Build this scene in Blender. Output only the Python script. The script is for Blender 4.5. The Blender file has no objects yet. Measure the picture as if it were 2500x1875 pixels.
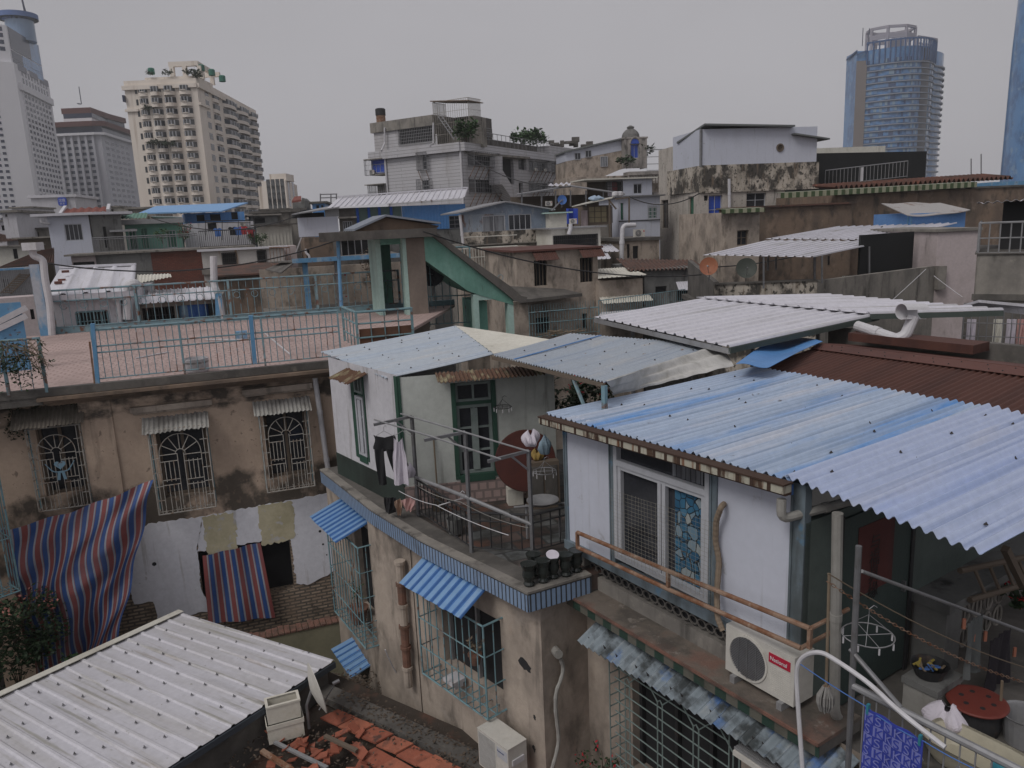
import bpy,bmesh,math,random
from mathutils import Vector,Matrix
random.seed(7)
SC=bpy.context.scene
COL=SC.collection
# camera
F=1900.0
PIT,ROL=math.radians(11.8),math.radians(2.5)
DN=Vector((math.cos(PIT)*math.sin(ROL),math.cos(PIT)*math.cos(ROL),math.sin(PIT)))
UPV=-DN
YF=(Vector((0,0,1))-DN*DN.z).normalized()
XR=YF.cross(UPV)
cam=bpy.data.cameras.new('camera')
cam.sensor_width=36.0
cam.lens=F/2500*36
cam.clip_start,cam.clip_end=0.1,6000
camo=bpy.data.objects.new('camera',cam)
COL.objects.link(camo)
camo.matrix_world=Matrix(((XR.x,-XR.y,-XR.z,0),(YF.x,-YF.y,-YF.z,0),(UPV.x,-UPV.y,-UPV.z,0),(0,0,0,1)))
SC.camera=camo
# sky, sun, exposure
SUN_EL,SUN_AZ=math.radians(50),math.radians(224)
w=bpy.data.worlds.new('World')
SC.world=w
w.use_nodes=True
nt=w.node_tree
bg=nt.nodes['Background']
sky=nt.nodes.new('ShaderNodeTexSky')
sky.sky_type='NISHITA'
sky.sun_disc=False
sky.sun_elevation,sky.sun_rotation=SUN_EL,SUN_AZ
sky.air_density,sky.dust_density,sky.ozone_density=1.0,6.0,1.0
hs=nt.nodes.new('ShaderNodeHueSaturation')
hs.inputs['Saturation'].default_value=0.10
nt.links.new(sky.outputs[0],hs.inputs['Color'])
mx=nt.nodes.new('ShaderNodeMix')
mx.data_type='RGBA'
mx.inputs['Factor'].default_value=0.88
tc=nt.nodes.new('ShaderNodeTexCoord')
nz=nt.nodes.new('ShaderNodeTexNoise')
nz.inputs['Scale'].default_value=1.3
nz.inputs['Detail'].default_value=5
mpn=nt.nodes.new('ShaderNodeMapping')
mpn.inputs['Scale'].default_value=(1,1,2.2)
nt.links.new(tc.outputs['Generated'],mpn.inputs[0])
nt.links.new(mpn.outputs[0],nz.inputs['Vector'])
cr=nt.nodes.new('ShaderNodeValToRGB')
cr.color_ramp.elements[0].position=0.3
cr.color_ramp.elements[0].color=(3.72,3.64,3.88,1)
cr.color_ramp.elements[1].position=0.7
cr.color_ramp.elements[1].color=(4.58,4.48,4.76,1)
nt.links.new(nz.outputs[0],cr.inputs[0])
nt.links.new(hs.outputs[0],mx.inputs['A'])
nt.links.new(cr.outputs[0],mx.inputs['B'])
nt.links.new(mx.outputs['Result'],bg.inputs['Color'])
bg.inputs['Strength'].default_value=0.1025
sl=bpy.data.lights.new('sun','SUN')
sl.energy,sl.angle,sl.color=1.25,math.radians(24),(1.0,0.97,0.93)
so=bpy.data.objects.new('sun',sl)
COL.objects.link(so)
so.rotation_euler=(math.pi/2-SUN_EL,0,math.pi-SUN_AZ)
SC.view_settings.view_transform='Standard'
SC.view_settings.look='None'
SC.view_settings.gamma=1
SC.view_settings.exposure=0
SC.cycles.max_bounces=5
SC.cycles.diffuse_bounces=2
SC.cycles.use_denoising=True
# from the photograph to places in the world (camera at the origin, street 11 m below)
GZ=-11.0
TL={'T1':(0,0,.30134),'T2':(600,200,.30134),'T3':(1200,200,.30134),'T4':(1800,0,.32543),'M1':(0,460,.30134),'M2':(600,460,.30134),'M3':(1200,460,.30134),'M4':(1800,400,.32543),'L1':(0,900,.30134),'L2':(600,900,.30134),'L3':(1200,900,.30134),'L4':(1800,900,.32543),'B1':(0,1375,.30134),'B2':(600,1375,.30134),'B3':(1200,1375,.30134),'B4':(1800,1335,.32543),'F':(0,0,1.13022),'X':(0,0,1)}
def ray(t,u,v):
 a=TL[t]
 r=Vector(((a[0]+u*a[2]-1250)/F,(a[1]+v*a[2]-937.5)/F,1))
 return Vector((r.dot(XR),r.dot(YF),r.dot(UPV)))
def atz(q,z):
 r=ray(*q);return r*(z/r.z)
def aty(q,y):
 r=ray(*q);return r*(y/r.y)
ZV=Vector((0,0,1))
# mesh collector
class MB:
 def __init__(s):
  s.v,s.f,s.uv,s.sm=[],[],{},False
 def add(s,vs,fs,uvs=None):
  n=len(s.v)
  s.v+=[Vector(x) for x in vs]
  for k,f in enumerate(fs):
   s.f.append([n+i for i in f])
   if uvs:s.uv[len(s.f)-1]=uvs[k]
  return s
 def poly(s,*ps):
  return s.add(ps,[list(range(len(ps)))])
 def ob(s,O,a,b,c):
  O,a,b,c=Vector(O),Vector(a),Vector(b),Vector(c)
  return s.add([O,O+a,O+a+b,O+b,O+c,O+a+c,O+a+b+c,O+b+c],[(0,3,2,1),(4,5,6,7),(0,1,5,4),(1,2,6,5),(2,3,7,6),(3,0,4,7)])
 def slab(s,ps,th):
  """flat polygon ps thickened by the vector th"""
  n=len(ps);th=Vector(th);ps=[Vector(p) for p in ps]
  fs=[list(range(n)),[2*n-1-i for i in range(n)]]
  fs+=[(i,(i+1)%n,(i+1)%n+n,i+n) for i in range(n)]
  return s.add(ps+[p+th for p in ps],fs)
 def tube(s,ps,r,n=6,closed=False):
  ps=[Vector(p) for p in ps]
  m=len(ps);b=len(s.v);r=r if isinstance(r,(list,tuple)) else [r]*m
  up=None
  for i,p in enumerate(ps):
   if closed:t=ps[(i+1)%m]-ps[i-1]
   else:t=ps[min(i+1,m-1)]-ps[max(i-1,0)]
   if t.length<1e-9:t=Vector((0,0,1))
   t.normalize()
   if up is None:up=t.orthogonal().normalized()
   up=up-t*up.dot(t)
   if up.length<1e-4:up=t.orthogonal()
   up.normalize();q=t.cross(up)
   for k in range(n):
    a=2*math.pi*k/n+math.pi/n
    s.v.append(p+(up*math.cos(a)+q*math.sin(a))*r[i])
  for i in range(m if closed else m-1):
   j=(i+1)%m
   for k in range(n):
    s.f.append([b+i*n+k,b+i*n+(k+1)%n,b+j*n+(k+1)%n,b+j*n+k])
  if not closed:
   s.f.append([b+k for k in range(n)][::-1]);s.f.append([b+(m-1)*n+k for k in range(n)])
  return s
 def bar(s,a,b,w,h=None,up=ZV):
  a,b=Vector(a),Vector(b);h=h or w
  t=(b-a).normalized()
  x=t.cross(up)
  if x.length<1e-3:x=t.orthogonal()
  x.normalize();y=x.cross(t)
  return s.ob(a-x*w/2-y*h/2,b-a,x*w,y*h)
 def lathe(s,c,prof,n=16,ax=ZV):
  c=Vector(c);ax=Vector(ax).normalized();x=ax.orthogonal().normalized();y=ax.cross(x);b=len(s.v)
  for r,z in prof:
   for k in range(n):
    a=2*math.pi*k/n
    s.v.append(c+ax*z+(x*math.cos(a)+y*math.sin(a))*r)
  for i in range(len(prof)-1):
   for k in range(n):
    s.f.append([b+i*n+k,b+i*n+(k+1)%n,b+(i+1)*n+(k+1)%n,b+(i+1)*n+k])
  s.f.append([b+k for k in range(n)][::-1]);s.f.append([b+(len(prof)-1)*n+k for k in range(n)])
  return s
 def grid(s,fn,nu,nv,uvf=None,th=0.0):
  """surface fn(s,t) on a grid; th > 0 gives it a second skin below and closed edges"""
  P=[[Vector(fn(i/nu,j/nv)) for i in range(nu+1)] for j in range(nv+1)]
  b=len(s.v);W=nu+1
  for row in P:s.v+=row
  def put(f,us):
   s.f.append(f);s.uv[len(s.f)-1]=us
  U=uvf or (lambda a,c:(a,c))
  for j in range(nv):
   for i in range(nu):
    put([b+j*W+i,b+j*W+i+1,b+(j+1)*W+i+1,b+(j+1)*W+i],[U(i/nu,j/nv),U((i+1)/nu,j/nv),U((i+1)/nu,(j+1)/nv),U(i/nu,(j+1)/nv)])
  if th:
   c=len(s.v)
   nrm=(P[0][-1]-P[0][0]).cross(P[-1][0]-P[0][0]).normalized()*th
   for row in P:s.v+=[p-nrm for p in row]
   for j in range(nv):
    for i in range(nu):
     put([c+j*W+i,c+(j+1)*W+i,c+(j+1)*W+i+1,c+j*W+i+1],[U(i/nu,j/nv),U(i/nu,(j+1)/nv),U((i+1)/nu,(j+1)/nv),U((i+1)/nu,j/nv)])
   rim=[i for i in range(nu)]
   for i in rim:
    put([b+i+1,b+i,c+i,c+i+1],[U((i+1)/nu,0),U(i/nu,0)]*2)
    k=nv*W+i
    put([b+k,b+k+1,c+k+1,c+k],[U(i/nu,1),U((i+1)/nu,1)]*2)
   for j in range(nv):
    k=j*W
    put([b+k,b+k+W,c+k+W,c+k],[U(0,j/nv),U(0,(j+1)/nv)]*2)
    k=j*W+nu
    put([b+k+W,b+k,c+k,c+k+W],[U(1,(j+1)/nv),U(1,j/nv)]*2)
  return s
 def corr(s,a,b,c,d,pitch=.1,amp=.02,kind='sine',nv=6,th=.006,sag=0.0,jit=0.0,laps=False):
  """corrugated sheet: eave a-b, ridge d-c, ribs run from a-b to d-c"""
  a,b,c,d=map(Vector,(a,b,c,d))
  N=(b-a).cross(d-a).normalized()
  if N.z<0:N=-N
  Wd=((b-a).length+(c-d).length)/2;Ln=((d-a).length+(c-b).length)/2
  nr=max(1,round(Wd/pitch))
  step=8 if kind=='sine' else 4
  s.sm=True
  if kind=='sine':xs=[(k/step,math.sin(2*math.pi*k/step)) for k in range(step)]
  else:xs=[(0,0),(.70,0),(.78,1),(.92,1)]
  tab=[((i+x)/nr,h) for i in range(nr) for x,h in xs]+[(1.0,xs[0][1])]
  rn=random.Random(int(abs(a.x*977+a.y*331))+nr)
  jt=[rn.uniform(-1,1)*jit for _ in tab]
  n=len(tab)-1
  lap=[rn.uniform(-.5,.5) for _ in range(nr//8+2)]
  def fn(i,t):
   k=round(i*n);u,h=tab[k]
   q=k/step/8;h+=lap[int(q)]*.35*t+(1-q%1)*.45 if laps else 0
   if laps:h+=.16*math.sin(u*23+t*4)*math.sin(t*9+u*5)
   e=jt[k//step*step] if t in (0.0,1.0) else 0
   t2=t+(e/Ln)*(-1 if t==0 else 1)*-1
   p=(a+(b-a)*u)*(1-t2)+(d+(c-d)*u)*t2
   return p+N*h*amp-ZV*sag*math.sin(math.pi*t)*(.6+.4*math.sin(u*7))
  return s.grid(fn,n,nv,lambda i,t:(tab[round(i*n)][0]*Wd,t*Ln),th)
 def leaves(s,c,rad,n,size,rnd=random,flat=.5):
  c=Vector(c);rad=Vector(rad)
  for _ in range(n):
   while True:
    q=Vector((rnd.uniform(-1,1),rnd.uniform(-1,1),rnd.uniform(-1,1)))
    if q.length<1:break
   q*=.55+.45*rnd.random()
   p=c+Vector((q.x*rad.x,q.y*rad.y,q.z*rad.z))
   d=Vector((rnd.gauss(0,1),rnd.gauss(0,1),rnd.gauss(0,flat))).normalized()
   e=d.cross(Vector((rnd.gauss(0,.5),rnd.gauss(0,.5),1))).normalized()
   k=size*rnd.uniform(.6,1.3)
   s.add([p,p+d*k*.5+e*k*.28,p+d*k,p+d*k*.5-e*k*.28],[(0,1,2,3)])
  return s
 def build(s,name,mat,parent=None,loc=None,label=None,smooth=False,extra=()):
  n0=len(s.f)
  for mb2,_ in extra:s.add(mb2.v,mb2.f)
  if parent is not None:
   base=Vector(parent['_o']) if '_o' in parent else Vector((0,0,0))
  else:base=Vector(loc) if loc is not None else Vector((sum(v.x for v in s.v)/len(s.v),sum(v.y for v in s.v)/len(s.v),min(v.z for v in s.v)))
  me=bpy.data.meshes.new(name)
  me.from_pydata([v-base for v in s.v],[],s.f)
  ul=me.uv_layers.new(name='UVMap')
  for k,p in enumerate(me.polygons):
   if k in s.uv:
    for li,uvv in zip(p.loop_indices,s.uv[k]):ul.data[li].uv=uvv
   else:
    n=p.normal
    h=Vector((-n.y,n.x,0))
    flat=h.length<.6
    if not flat:h.normalize()
    for li in p.loop_indices:
     q=s.v[me.loops[li].vertex_index]
     ul.data[li].uv=(q.x*.9+q.y*.35,q.y*.9-q.x*.35) if flat else (q.dot(h),q.z)
  if smooth or s.sm:
   for p in me.polygons:p.use_smooth=True
   me.set_sharp_from_angle(angle=.8)
  me.materials.append(mat)
  for k,(mb2,m2) in enumerate(extra):
   me.materials.append(m2)
   for i in range(n0,n0+len(mb2.f)):me.polygons[i].material_index=k+1
   n0+=len(mb2.f)
  o=bpy.data.objects.new(name,me)
  COL.objects.link(o)
  if parent is not None:o.parent=parent
  else:o.location=base
  o['_o']=tuple(base)
  if label:o['label']=label
  return o
def tag(o,label,cat,group=None,kind=None):
 o['label']=label;o['category']=cat
 if group:o['group']=group
 if kind:o['kind']=kind
 return o
def struct(o):
 o['kind']='structure';return o
def thing(name,label,cat,loc,group=None):
 o=bpy.data.objects.new(name,None);COL.objects.link(o)
 o.empty_display_size=.2
 o.location=loc;o['_o']=tuple(loc)
 return tag(o,label,cat,group)
def dup(o,loc,rz=0,label=None,parent=None,scale=1):
 c=o.copy();COL.objects.link(c)
 if parent is not None:c.parent=parent
 else:
  c.location=loc;c.rotation_euler=(0,0,rz);c.scale=(scale,)*3
  if label:c['label']=label
 for ch in o.children:dup(ch,None,parent=c)
 return c
 # a vertical facade plane: u along it, v = height, w = out of it towards the viewer
class Fr:
 def __init__(s,O,az=None,U=None):
  s.O=Vector((O[0],O[1],0))
  s.U=U if U is not None else Vector((math.sin(math.radians(az)),math.cos(math.radians(az)),0))
  s.N=Vector((s.U.y,-s.U.x,0))
 def at(s,u,v,w=0):return s.O+s.U*u+s.N*w+ZV*v
 def P(s,t,x,y,w=0):
  r=ray(t,x,y);o=s.O+s.N*w
  k=o.dot(s.N)/r.dot(s.N);q=r*k-o
  return q.dot(s.U),(r*k).z
 def R(s,t,x0,y0,x1,y1,w=0):
  a,b=s.P(t,x0,y0,w),s.P(t,x1,y1,w)
  return min(a[0],b[0]),max(a[0],b[0]),min(a[1],b[1]),max(a[1],b[1])
 def pt(s,t,x,y,w=0):
  u,v=s.P(t,x,y,w);return s.at(u,v,w)
 def off(s,w=0,u=0):return Fr(s.O+s.N*w+s.U*u,U=s.U)
 def right(s,u):return Fr(s.O+s.U*u,U=-s.N)
 def left(s,u,L):return Fr(s.O+s.U*u-s.N*L,U=s.N)
 def box(s,mb,u0,u1,v0,v1,w0,w1):
  return mb.ob(s.at(u0,v0,w0),s.U*(u1-u0),s.N*(w1-w0),ZV*(v1-v0))
 def wall(s,mb,u0,u1,v0,v1,holes=(),rev=.15):
  us=sorted({u0,u1,*[x for h in holes for x in h[:2] if u0<x<u1]})
  vs=sorted({v0,v1,*[x for h in holes for x in h[2:4] if v0<x<v1]})
  ins=lambda u,v:any(h[0]<u<h[1] and h[2]<v<h[3] for h in holes)
  for i in range(len(us)-1):
   for j in range(len(vs)-1):
    if not ins((us[i]+us[i+1])/2,(vs[j]+vs[j+1])/2):
     mb.poly(s.at(us[i],vs[j]),s.at(us[i+1],vs[j]),s.at(us[i+1],vs[j+1]),s.at(us[i],vs[j+1]))
  for h in holes:
   a,b,c,d=h[:4]
   q=[(a,c),(b,c),(b,d),(a,d)]
   for k in range(4):
    (x,y),(X,Y)=q[k],q[(k+1)%4]
    mb.poly(s.at(x,y,-rev),s.at(X,Y,-rev),s.at(X,Y),s.at(x,y))
  return mb
 def prism(s,mb,u0,u1,v0,v1,dep,holes=(),rh=(),lh=(),rev=.15,top=True,slope=0):
  s.wall(mb,u0,u1,v0,v1,holes,rev)
  s.right(u1).wall(mb,0,dep,v0,v1,rh,rev)
  s.left(u0,dep).wall(mb,0,dep,v0,v1,lh,rev)
  mb.poly(s.at(u1,v0,-dep),s.at(u0,v0,-dep),s.at(u0,v1,-dep),s.at(u1,v1,-dep))
  if top:mb.poly(s.at(u0,v1),s.at(u1,v1),s.at(u1,v1,-dep),s.at(u0,v1,-dep))
  return mb
def FrY(q,y,az):return Fr(aty(q,y),az)
def FrZ(q,z,az):return Fr(atz(q,z),az)
# materials
def M(name,c,layers=(),rough=.85,metal=0,bump=.25,bsc=30,uv=False,var=.12,spec=.35,extra=None):
 """base colour c, then layers (colour, scale xyz, lo, hi, amount) of noise on it, fine value variation, bump"""
 m=bpy.data.materials.new(name);m.use_nodes=True
 t=m.node_tree;N,L=t.nodes,t.links
 bs=N['Principled BSDF']
 bs.inputs['Roughness'].default_value=rough
 bs.inputs['Metallic'].default_value=metal
 bs.inputs['Specular IOR Level'].default_value=spec
 co=N.new('ShaderNodeTexCoord')
 src=co.outputs['UV' if uv else 'Object']
 cur=None
 def noise(sc,det=5,rgh=.6):
  mp=N.new('ShaderNodeMapping');mp.inputs['Scale'].default_value=sc
  L.new(src,mp.inputs[0])
  n=N.new('ShaderNodeTexNoise');n.inputs['Scale'].default_value=1
  n.inputs['Detail'].default_value=det;n.inputs['Roughness'].default_value=rgh
  L.new(mp.outputs[0],n.inputs['Vector'])
  return n.outputs[0]
 rgb=N.new('ShaderNodeRGB');rgb.outputs[0].default_value=(*c,1);cur=rgb.outputs[0]
 if extra:cur=extra(N,L,co,cur,noise)
 for lc,sc,lo,hi,am,*zb in layers:
  mr=N.new('ShaderNodeMapRange');mr.inputs[1].default_value=lo;mr.inputs[2].default_value=hi
  mr.inputs[3].default_value=0;mr.inputs[4].default_value=am
  nn=noise(sc)
  if zb:
   z0,z1,sft=zb[0]
   sx=N.new('ShaderNodeSeparateXYZ');L.new(co.outputs['Object'],sx.inputs[0])
   a=N.new('ShaderNodeMapRange');a.inputs[1].default_value=z1;a.inputs[2].default_value=z1+sft;a.inputs[3].default_value=0;a.inputs[4].default_value=-.6
   b=N.new('ShaderNodeMapRange');b.inputs[1].default_value=z0-sft;b.inputs[2].default_value=z0;b.inputs[3].default_value=-.6;b.inputs[4].default_value=0
   L.new(sx.outputs[2],a.inputs[0]);L.new(sx.outputs[2],b.inputs[0])
   for q in (a,b):
    ad=N.new('ShaderNodeMath');L.new(nn,ad.inputs[0]);L.new(q.outputs[0],ad.inputs[1]);nn=ad.outputs[0]
  L.new(nn,mr.inputs[0])
  mi=N.new('ShaderNodeMix');mi.data_type='RGBA'
  L.new(mr.outputs[0],mi.inputs['Factor']);L.new(cur,mi.inputs['A']);mi.inputs['B'].default_value=(*lc,1)
  cur=mi.outputs['Result']
 if var:
  hv=N.new('ShaderNodeHueSaturation')
  mr=N.new('ShaderNodeMapRange');mr.inputs[1].default_value=.25;mr.inputs[2].default_value=.75
  mr.inputs[3].default_value=1-var;mr.inputs[4].default_value=1+var
  L.new(noise((9,9,9),8,.7),mr.inputs[0]);L.new(mr.outputs[0],hv.inputs['Value']);L.new(cur,hv.inputs['Color'])
  cur=hv.outputs[0]
 L.new(cur,bs.inputs['Base Color'])
 if bump:
  bn=N.new('ShaderNodeBump');bn.inputs['Strength'].default_value=bump;bn.inputs['Distance'].default_value=.02
  L.new(noise((bsc,)*3,6,.7),bn.inputs['Height']);L.new(bn.outputs[0],bs.inputs['Normal'])
 return m
def bricks(c1,c2,mort,sc,rowh=.25,brw=.5):
 def ex(N,L,co,cur,noise):
  b=N.new('ShaderNodeTexBrick')
  b.inputs['Color1'].default_value=(*c1,1);b.inputs['Color2'].default_value=(*c2,1);b.inputs['Mortar'].default_value=(*mort,1)
  b.inputs['Scale'].default_value=sc;b.inputs['Mortar Size'].default_value=.02
  b.inputs['Row Height'].default_value=rowh;b.inputs['Brick Width'].default_value=brw
  L.new(co.outputs['UV'],b.inputs['Vector'])
  return b.outputs[0]
 return ex
def stripes(cols,per):
 """repeating stripes along UV x: list of (width fraction, colour)"""
 def ex(N,L,co,cur,noise):
  sx=N.new('ShaderNodeSeparateXYZ');L.new(co.outputs['UV'],sx.inputs[0])
  m1=N.new('ShaderNodeMath');m1.operation='DIVIDE';m1.inputs[1].default_value=per;L.new(sx.outputs[0],m1.inputs[0])
  m2=N.new('ShaderNodeMath');m2.operation='FRACT';L.new(m1.outputs[0],m2.inputs[0])
  r=N.new('ShaderNodeValToRGB');r.color_ramp.interpolation='CONSTANT'
  x=0
  for k,(wd,cc) in enumerate(cols):
   e=r.color_ramp.elements[k] if k<2 else r.color_ramp.elements.new(x)
   e.position=x;e.color=(*cc,1);x+=wd
  L.new(m2.outputs[0],r.inputs[0])
  return r.outputs[0]
 return ex
S1=(.8,.8,.5);S2=(2.5,2.5,.5);S3=(5,5,5)
BLK=(.03,.028,.026);GRM=(.07,.06,.05);RST=(.16,.06,.025)
m_white=M('white sheet',(.60,.59,.63),[((.33,.32,.30),(.5,.5,.5),.5,.75,.5),((.25,.22,.17),S3,.62,.75,.5)],rough=.5,bump=.05)
m_whroof=M('white roofing',(.60,.59,.64),[((.36,.35,.34),(9,.3,1),.54,.66,.6),((.42,.41,.42),(4,.35,1),.48,.7,.5),((.28,.25,.18),(6,.7,1),.62,.78,.6)],uv=True,rough=.5,bump=.03)
m_whroof2=M('old white roofing',(.54,.53,.57),[((.27,.26,.22),(9,.4,1),.56,.66,.7),((.16,.15,.10),(7,4,1),.66,.72,.7),((.36,.34,.30),(3,.3,1),.45,.7,.5),((.22,.17,.10),(7,.5,1),.6,.74,.7),((.2,.2,.21),(2.4,.25,1),.58,.8,.6)],uv=True,rough=.55,bump=.03)
m_panel=M('pale panel',(.53,.55,.63),[((.40,.41,.46),(.7,.7,.4),.5,.8,.4),((.30,.30,.31),(9,9,.5),.58,.70,.35),((.22,.20,.17),(3,3,3),.66,.74,.5)],rough=.5,bump=.03,var=.05)
m_cream=M('cream paint',(.58,.56,.50),[((.36,.33,.27),S1,.5,.75,.5),((.2,.18,.14),S2,.6,.78,.6)])
m_pinkw=M('pale pink plaster',(.50,.43,.43),[((.3,.25,.23),S1,.45,.7,.6),(GRM,S2,.6,.8,.6)])
m_greenwh=M('pale green white plaster',(.50,.52,.49),[((.17,.17,.15),(6,6,.5),.58,.68,.55),((.36,.37,.34),(.6,.6,.3),.45,.75,.6),((.22,.22,.19),(3,3,.6),.62,.8,.5)],bump=.12)
m_lilac=M('white plaster',(.53,.52,.55),[((.36,.35,.37),(.7,.7,.4),.5,.75,.5),((.20,.18,.16),(7,7,.5),.58,.68,.55),((.2,.18,.17),(4,4,4),.66,.78,.6)],bump=.12)
m_tan=M('tan plaster',(.41,.345,.29),[((.20,.17,.145),(.9,.9,.6),.45,.62,.8),(GRM,(1.6,1.6,.8),.53,.68,.8),((.09,.08,.07),(5,5,.5),.60,.70,.5),((.36,.31,.27),(1.2,1.2,1.6),.60,.66,.6),((.40,.31,.25),S3,.6,.75,.5)])
m_pink=M('weathered pink plaster',(.50,.385,.30),[((.38,.29,.225),(1,1,.7),.45,.62,.75),(GRM,(1.3,1.3,1.0),.36,.50,.92,(4.7,6.0,.75)),((.05,.045,.04),(1.5,1.5,2.5),.40,.54,.9,(7.6,8.4,.35)),(GRM,(5,5,.6),.60,.70,.4),((.13,.10,.08),(9,9,9),.63,.68,.7),((.40,.28,.21),(6,6,6),.6,.75,.4)])
m_brown=M('brown render',(.21,.15,.11),[((.13,.10,.08),(.7,.7,.5),.42,.62,.8),(GRM,(1.6,1.6,.8),.52,.66,.8),((.28,.21,.16),(1.5,1.5,1.0),.56,.68,.6)])
m_conc=M('stained concrete',(.26,.24,.215),[((.14,.13,.12),(1,1,.6),.42,.62,.8),(BLK,(3,3,.45),.55,.72,.8),((.36,.33,.28),S3,.6,.75,.5)])
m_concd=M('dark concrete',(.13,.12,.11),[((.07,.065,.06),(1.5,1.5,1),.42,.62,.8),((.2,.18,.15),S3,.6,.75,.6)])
m_weath=M('black streaked cream render',(.48,.43,.37),[((.26,.23,.19),(1.3,1.3,.3),.46,.62,.8),(BLK,(1.1,1.1,.9),.46,.56,.9),(BLK,(6,6,4),.54,.60,.9),((.20,.15,.11),(6,6,.8),.56,.68,.7)])
m_weath2=M('streaked grey cream render',(.46,.42,.38),[((.30,.27,.23),(1.2,1.2,.4),.47,.65,.7),((.10,.09,.085),(3,3,.5),.58,.68,.75),(BLK,(8,8,5),.60,.66,.7)])
m_grey=M('grey render',(.17,.17,.165),[((.10,.10,.098),(1,1,.6),.45,.62,.7),(BLK,(2.5,2.5,.6),.56,.7,.8)])
m_dark=M('unlit interior',(.022,.022,.024),bump=0,var=0)
m_glass=M('dark window glass',(.028,.03,.036),rough=.12,bump=0,var=.3,spec=.5)
m_glassb=M('blue window film',(.03,.08,.42),rough=.25,bump=0,spec=.5)
m_glassg=M('green window glass',(.02,.12,.075),rough=.2,bump=0,spec=.5)
m_glassp=M('pale curtained glass',(.22,.23,.25),[((.08,.08,.09),(3,3,.3),.45,.6,.8)],rough=.25,bump=0)
m_frame=M('pale window frame',(.42,.43,.46),rough=.5,bump=.02)
m_wood=M('old wood frame',(.14,.11,.085),rough=.8,bump=.1)
m_alu=M('weathered aluminium',(.30,.30,.31),[((.18,.17,.16),S3,.5,.7,.5)],rough=.45,metal=.3,bump=.02)
m_steel=M('grey galvanised steel',(.22,.22,.23),[((.12,.11,.10),S3,.5,.7,.6)],rough=.45,metal=.5,bump=.05)
m_black=M('black painted iron',(.03,.03,.032),[((.10,.06,.04),S3,.58,.7,.6)],rough=.6,bump=.1)
m_grill=M('pale painted grille',(.36,.34,.31),[((.2,.12,.07),(9,9,9),.52,.66,.8)],rough=.6,bump=.1)
m_grillt=M('teal painted iron',(.16,.27,.30),[(RST,(7,7,7),.54,.66,.85),((.09,.15,.18),(2,2,2),.5,.7,.6)],rough=.6,bump=.15)
m_teal=M('faded teal paint',(.17,.27,.31),[(RST,(5,5,5),.53,.63,.9),((.28,.38,.40),(2,2,2),.5,.7,.6)],rough=.6,bump=.15)
m_bluep=M('sky blue paint',(.12,.28,.46),[((.36,.42,.46),(2,2,.7),.52,.62,.6),(RST,(7,7,7),.6,.7,.7)],rough=.6,bump=.1)
m_green=M('mint green paint',(.17,.36,.29),[((.13,.26,.22),(.7,.7,.4),.45,.7,.7),((.30,.50,.43),(1.2,1.2,.4),.55,.75,.6),(GRM,(4,4,.8),.64,.76,.7)],rough=.8)
m_mint=M('pale mint paint',(.40,.55,.50),[((.25,.36,.33),(2,2,.3),.5,.7,.6)],rough=.8)
m_greent=M('bottle green trim',(.03,.075,.053),[((.02,.06,.045),S2,.5,.7,.7)],rough=.6,bump=.1)
m_dado=M('dark green dado',(.035,.05,.043),[((.02,.022,.02),(1,1,.6),.45,.65,.8),((.10,.11,.10),(5,5,1),.62,.74,.6)],rough=.7)
m_blueroof=M('faded blue roofing',(.40,.48,.61),[((.09,.28,.62),(1.5,.12,1),.50,.60,.92),((.52,.54,.60),(3,.2,1),.50,.64,.85),((.24,.31,.43),(17,.12,1),.50,.62,.8),((.10,.26,.55),(2.2,.5,1),.60,.70,.6),((.10,.08,.07),(9,2.5,1),.69,.74,.8)],uv=True,rough=.5,bump=.03)  # narrow dark rib streaks: valley dirt, also standing in for weak corrugation shading
m_blueroof2=M('pale blue roofing',(.42,.48,.64),[((.25,.31,.47),(17,.12,1),.50,.64,.7),((.50,.51,.57),(2,.3,1),.52,.68,.6),((.34,.44,.72),(1.6,.15,1),.5,.68,.6),((.2,.2,.22),(8,2,1),.70,.75,.7)],uv=True,rough=.48,bump=.02)
m_blueroof3=M('chalky blue roofing',(.45,.495,.55),[((.52,.52,.52),(2.5,.5,1),.52,.64,.7),((.28,.34,.44),(17,.15,1),.52,.66,.6),((.36,.46,.60),(1.3,.12,1),.52,.68,.6),((.25,.15,.09),(7,2,1),.68,.73,.85),((.55,.57,.60),(4,.3,1),.55,.7,.5)],uv=True,rough=.55,bump=.03)
m_bluesheet=M('blue sheet cladding',(.10,.26,.55),[((.06,.17,.40),(.8,.8,.4),.45,.65,.6),((.2,.34,.56),(3,3,.3),.55,.7,.5)],rough=.5,bump=.03)
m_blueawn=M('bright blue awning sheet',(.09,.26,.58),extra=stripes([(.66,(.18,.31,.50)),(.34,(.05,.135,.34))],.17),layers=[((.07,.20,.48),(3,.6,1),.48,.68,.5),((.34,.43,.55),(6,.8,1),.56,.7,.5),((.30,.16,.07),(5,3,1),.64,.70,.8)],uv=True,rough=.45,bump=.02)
m_browncor=M('brown roofing',(.085,.035,.026),[((.05,.022,.018),(3,.3,1),.45,.65,.7),((.14,.06,.045),(8,1,1),.6,.75,.5)],uv=True,rough=.7,bump=.08)
m_brownfl=M('red brown flashing',(.115,.048,.038),[((.07,.03,.025),S1,.45,.65,.7)],rough=.7,bump=.05)
m_fibrel=M('pale fibre cement sheet',(.50,.49,.47),[((.26,.25,.22),(2.2,2.2,2.2),.48,.66,.6),((.52,.51,.48),S3,.6,.75,.4)],bump=.2)
m_fibre=M('grey fibre cement sheet',(.33,.32,.30),[((.14,.13,.12),(2.2,2.2,2.2),.46,.64,.8),((.52,.51,.48),S3,.6,.75,.4)],bump=.2)
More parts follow.
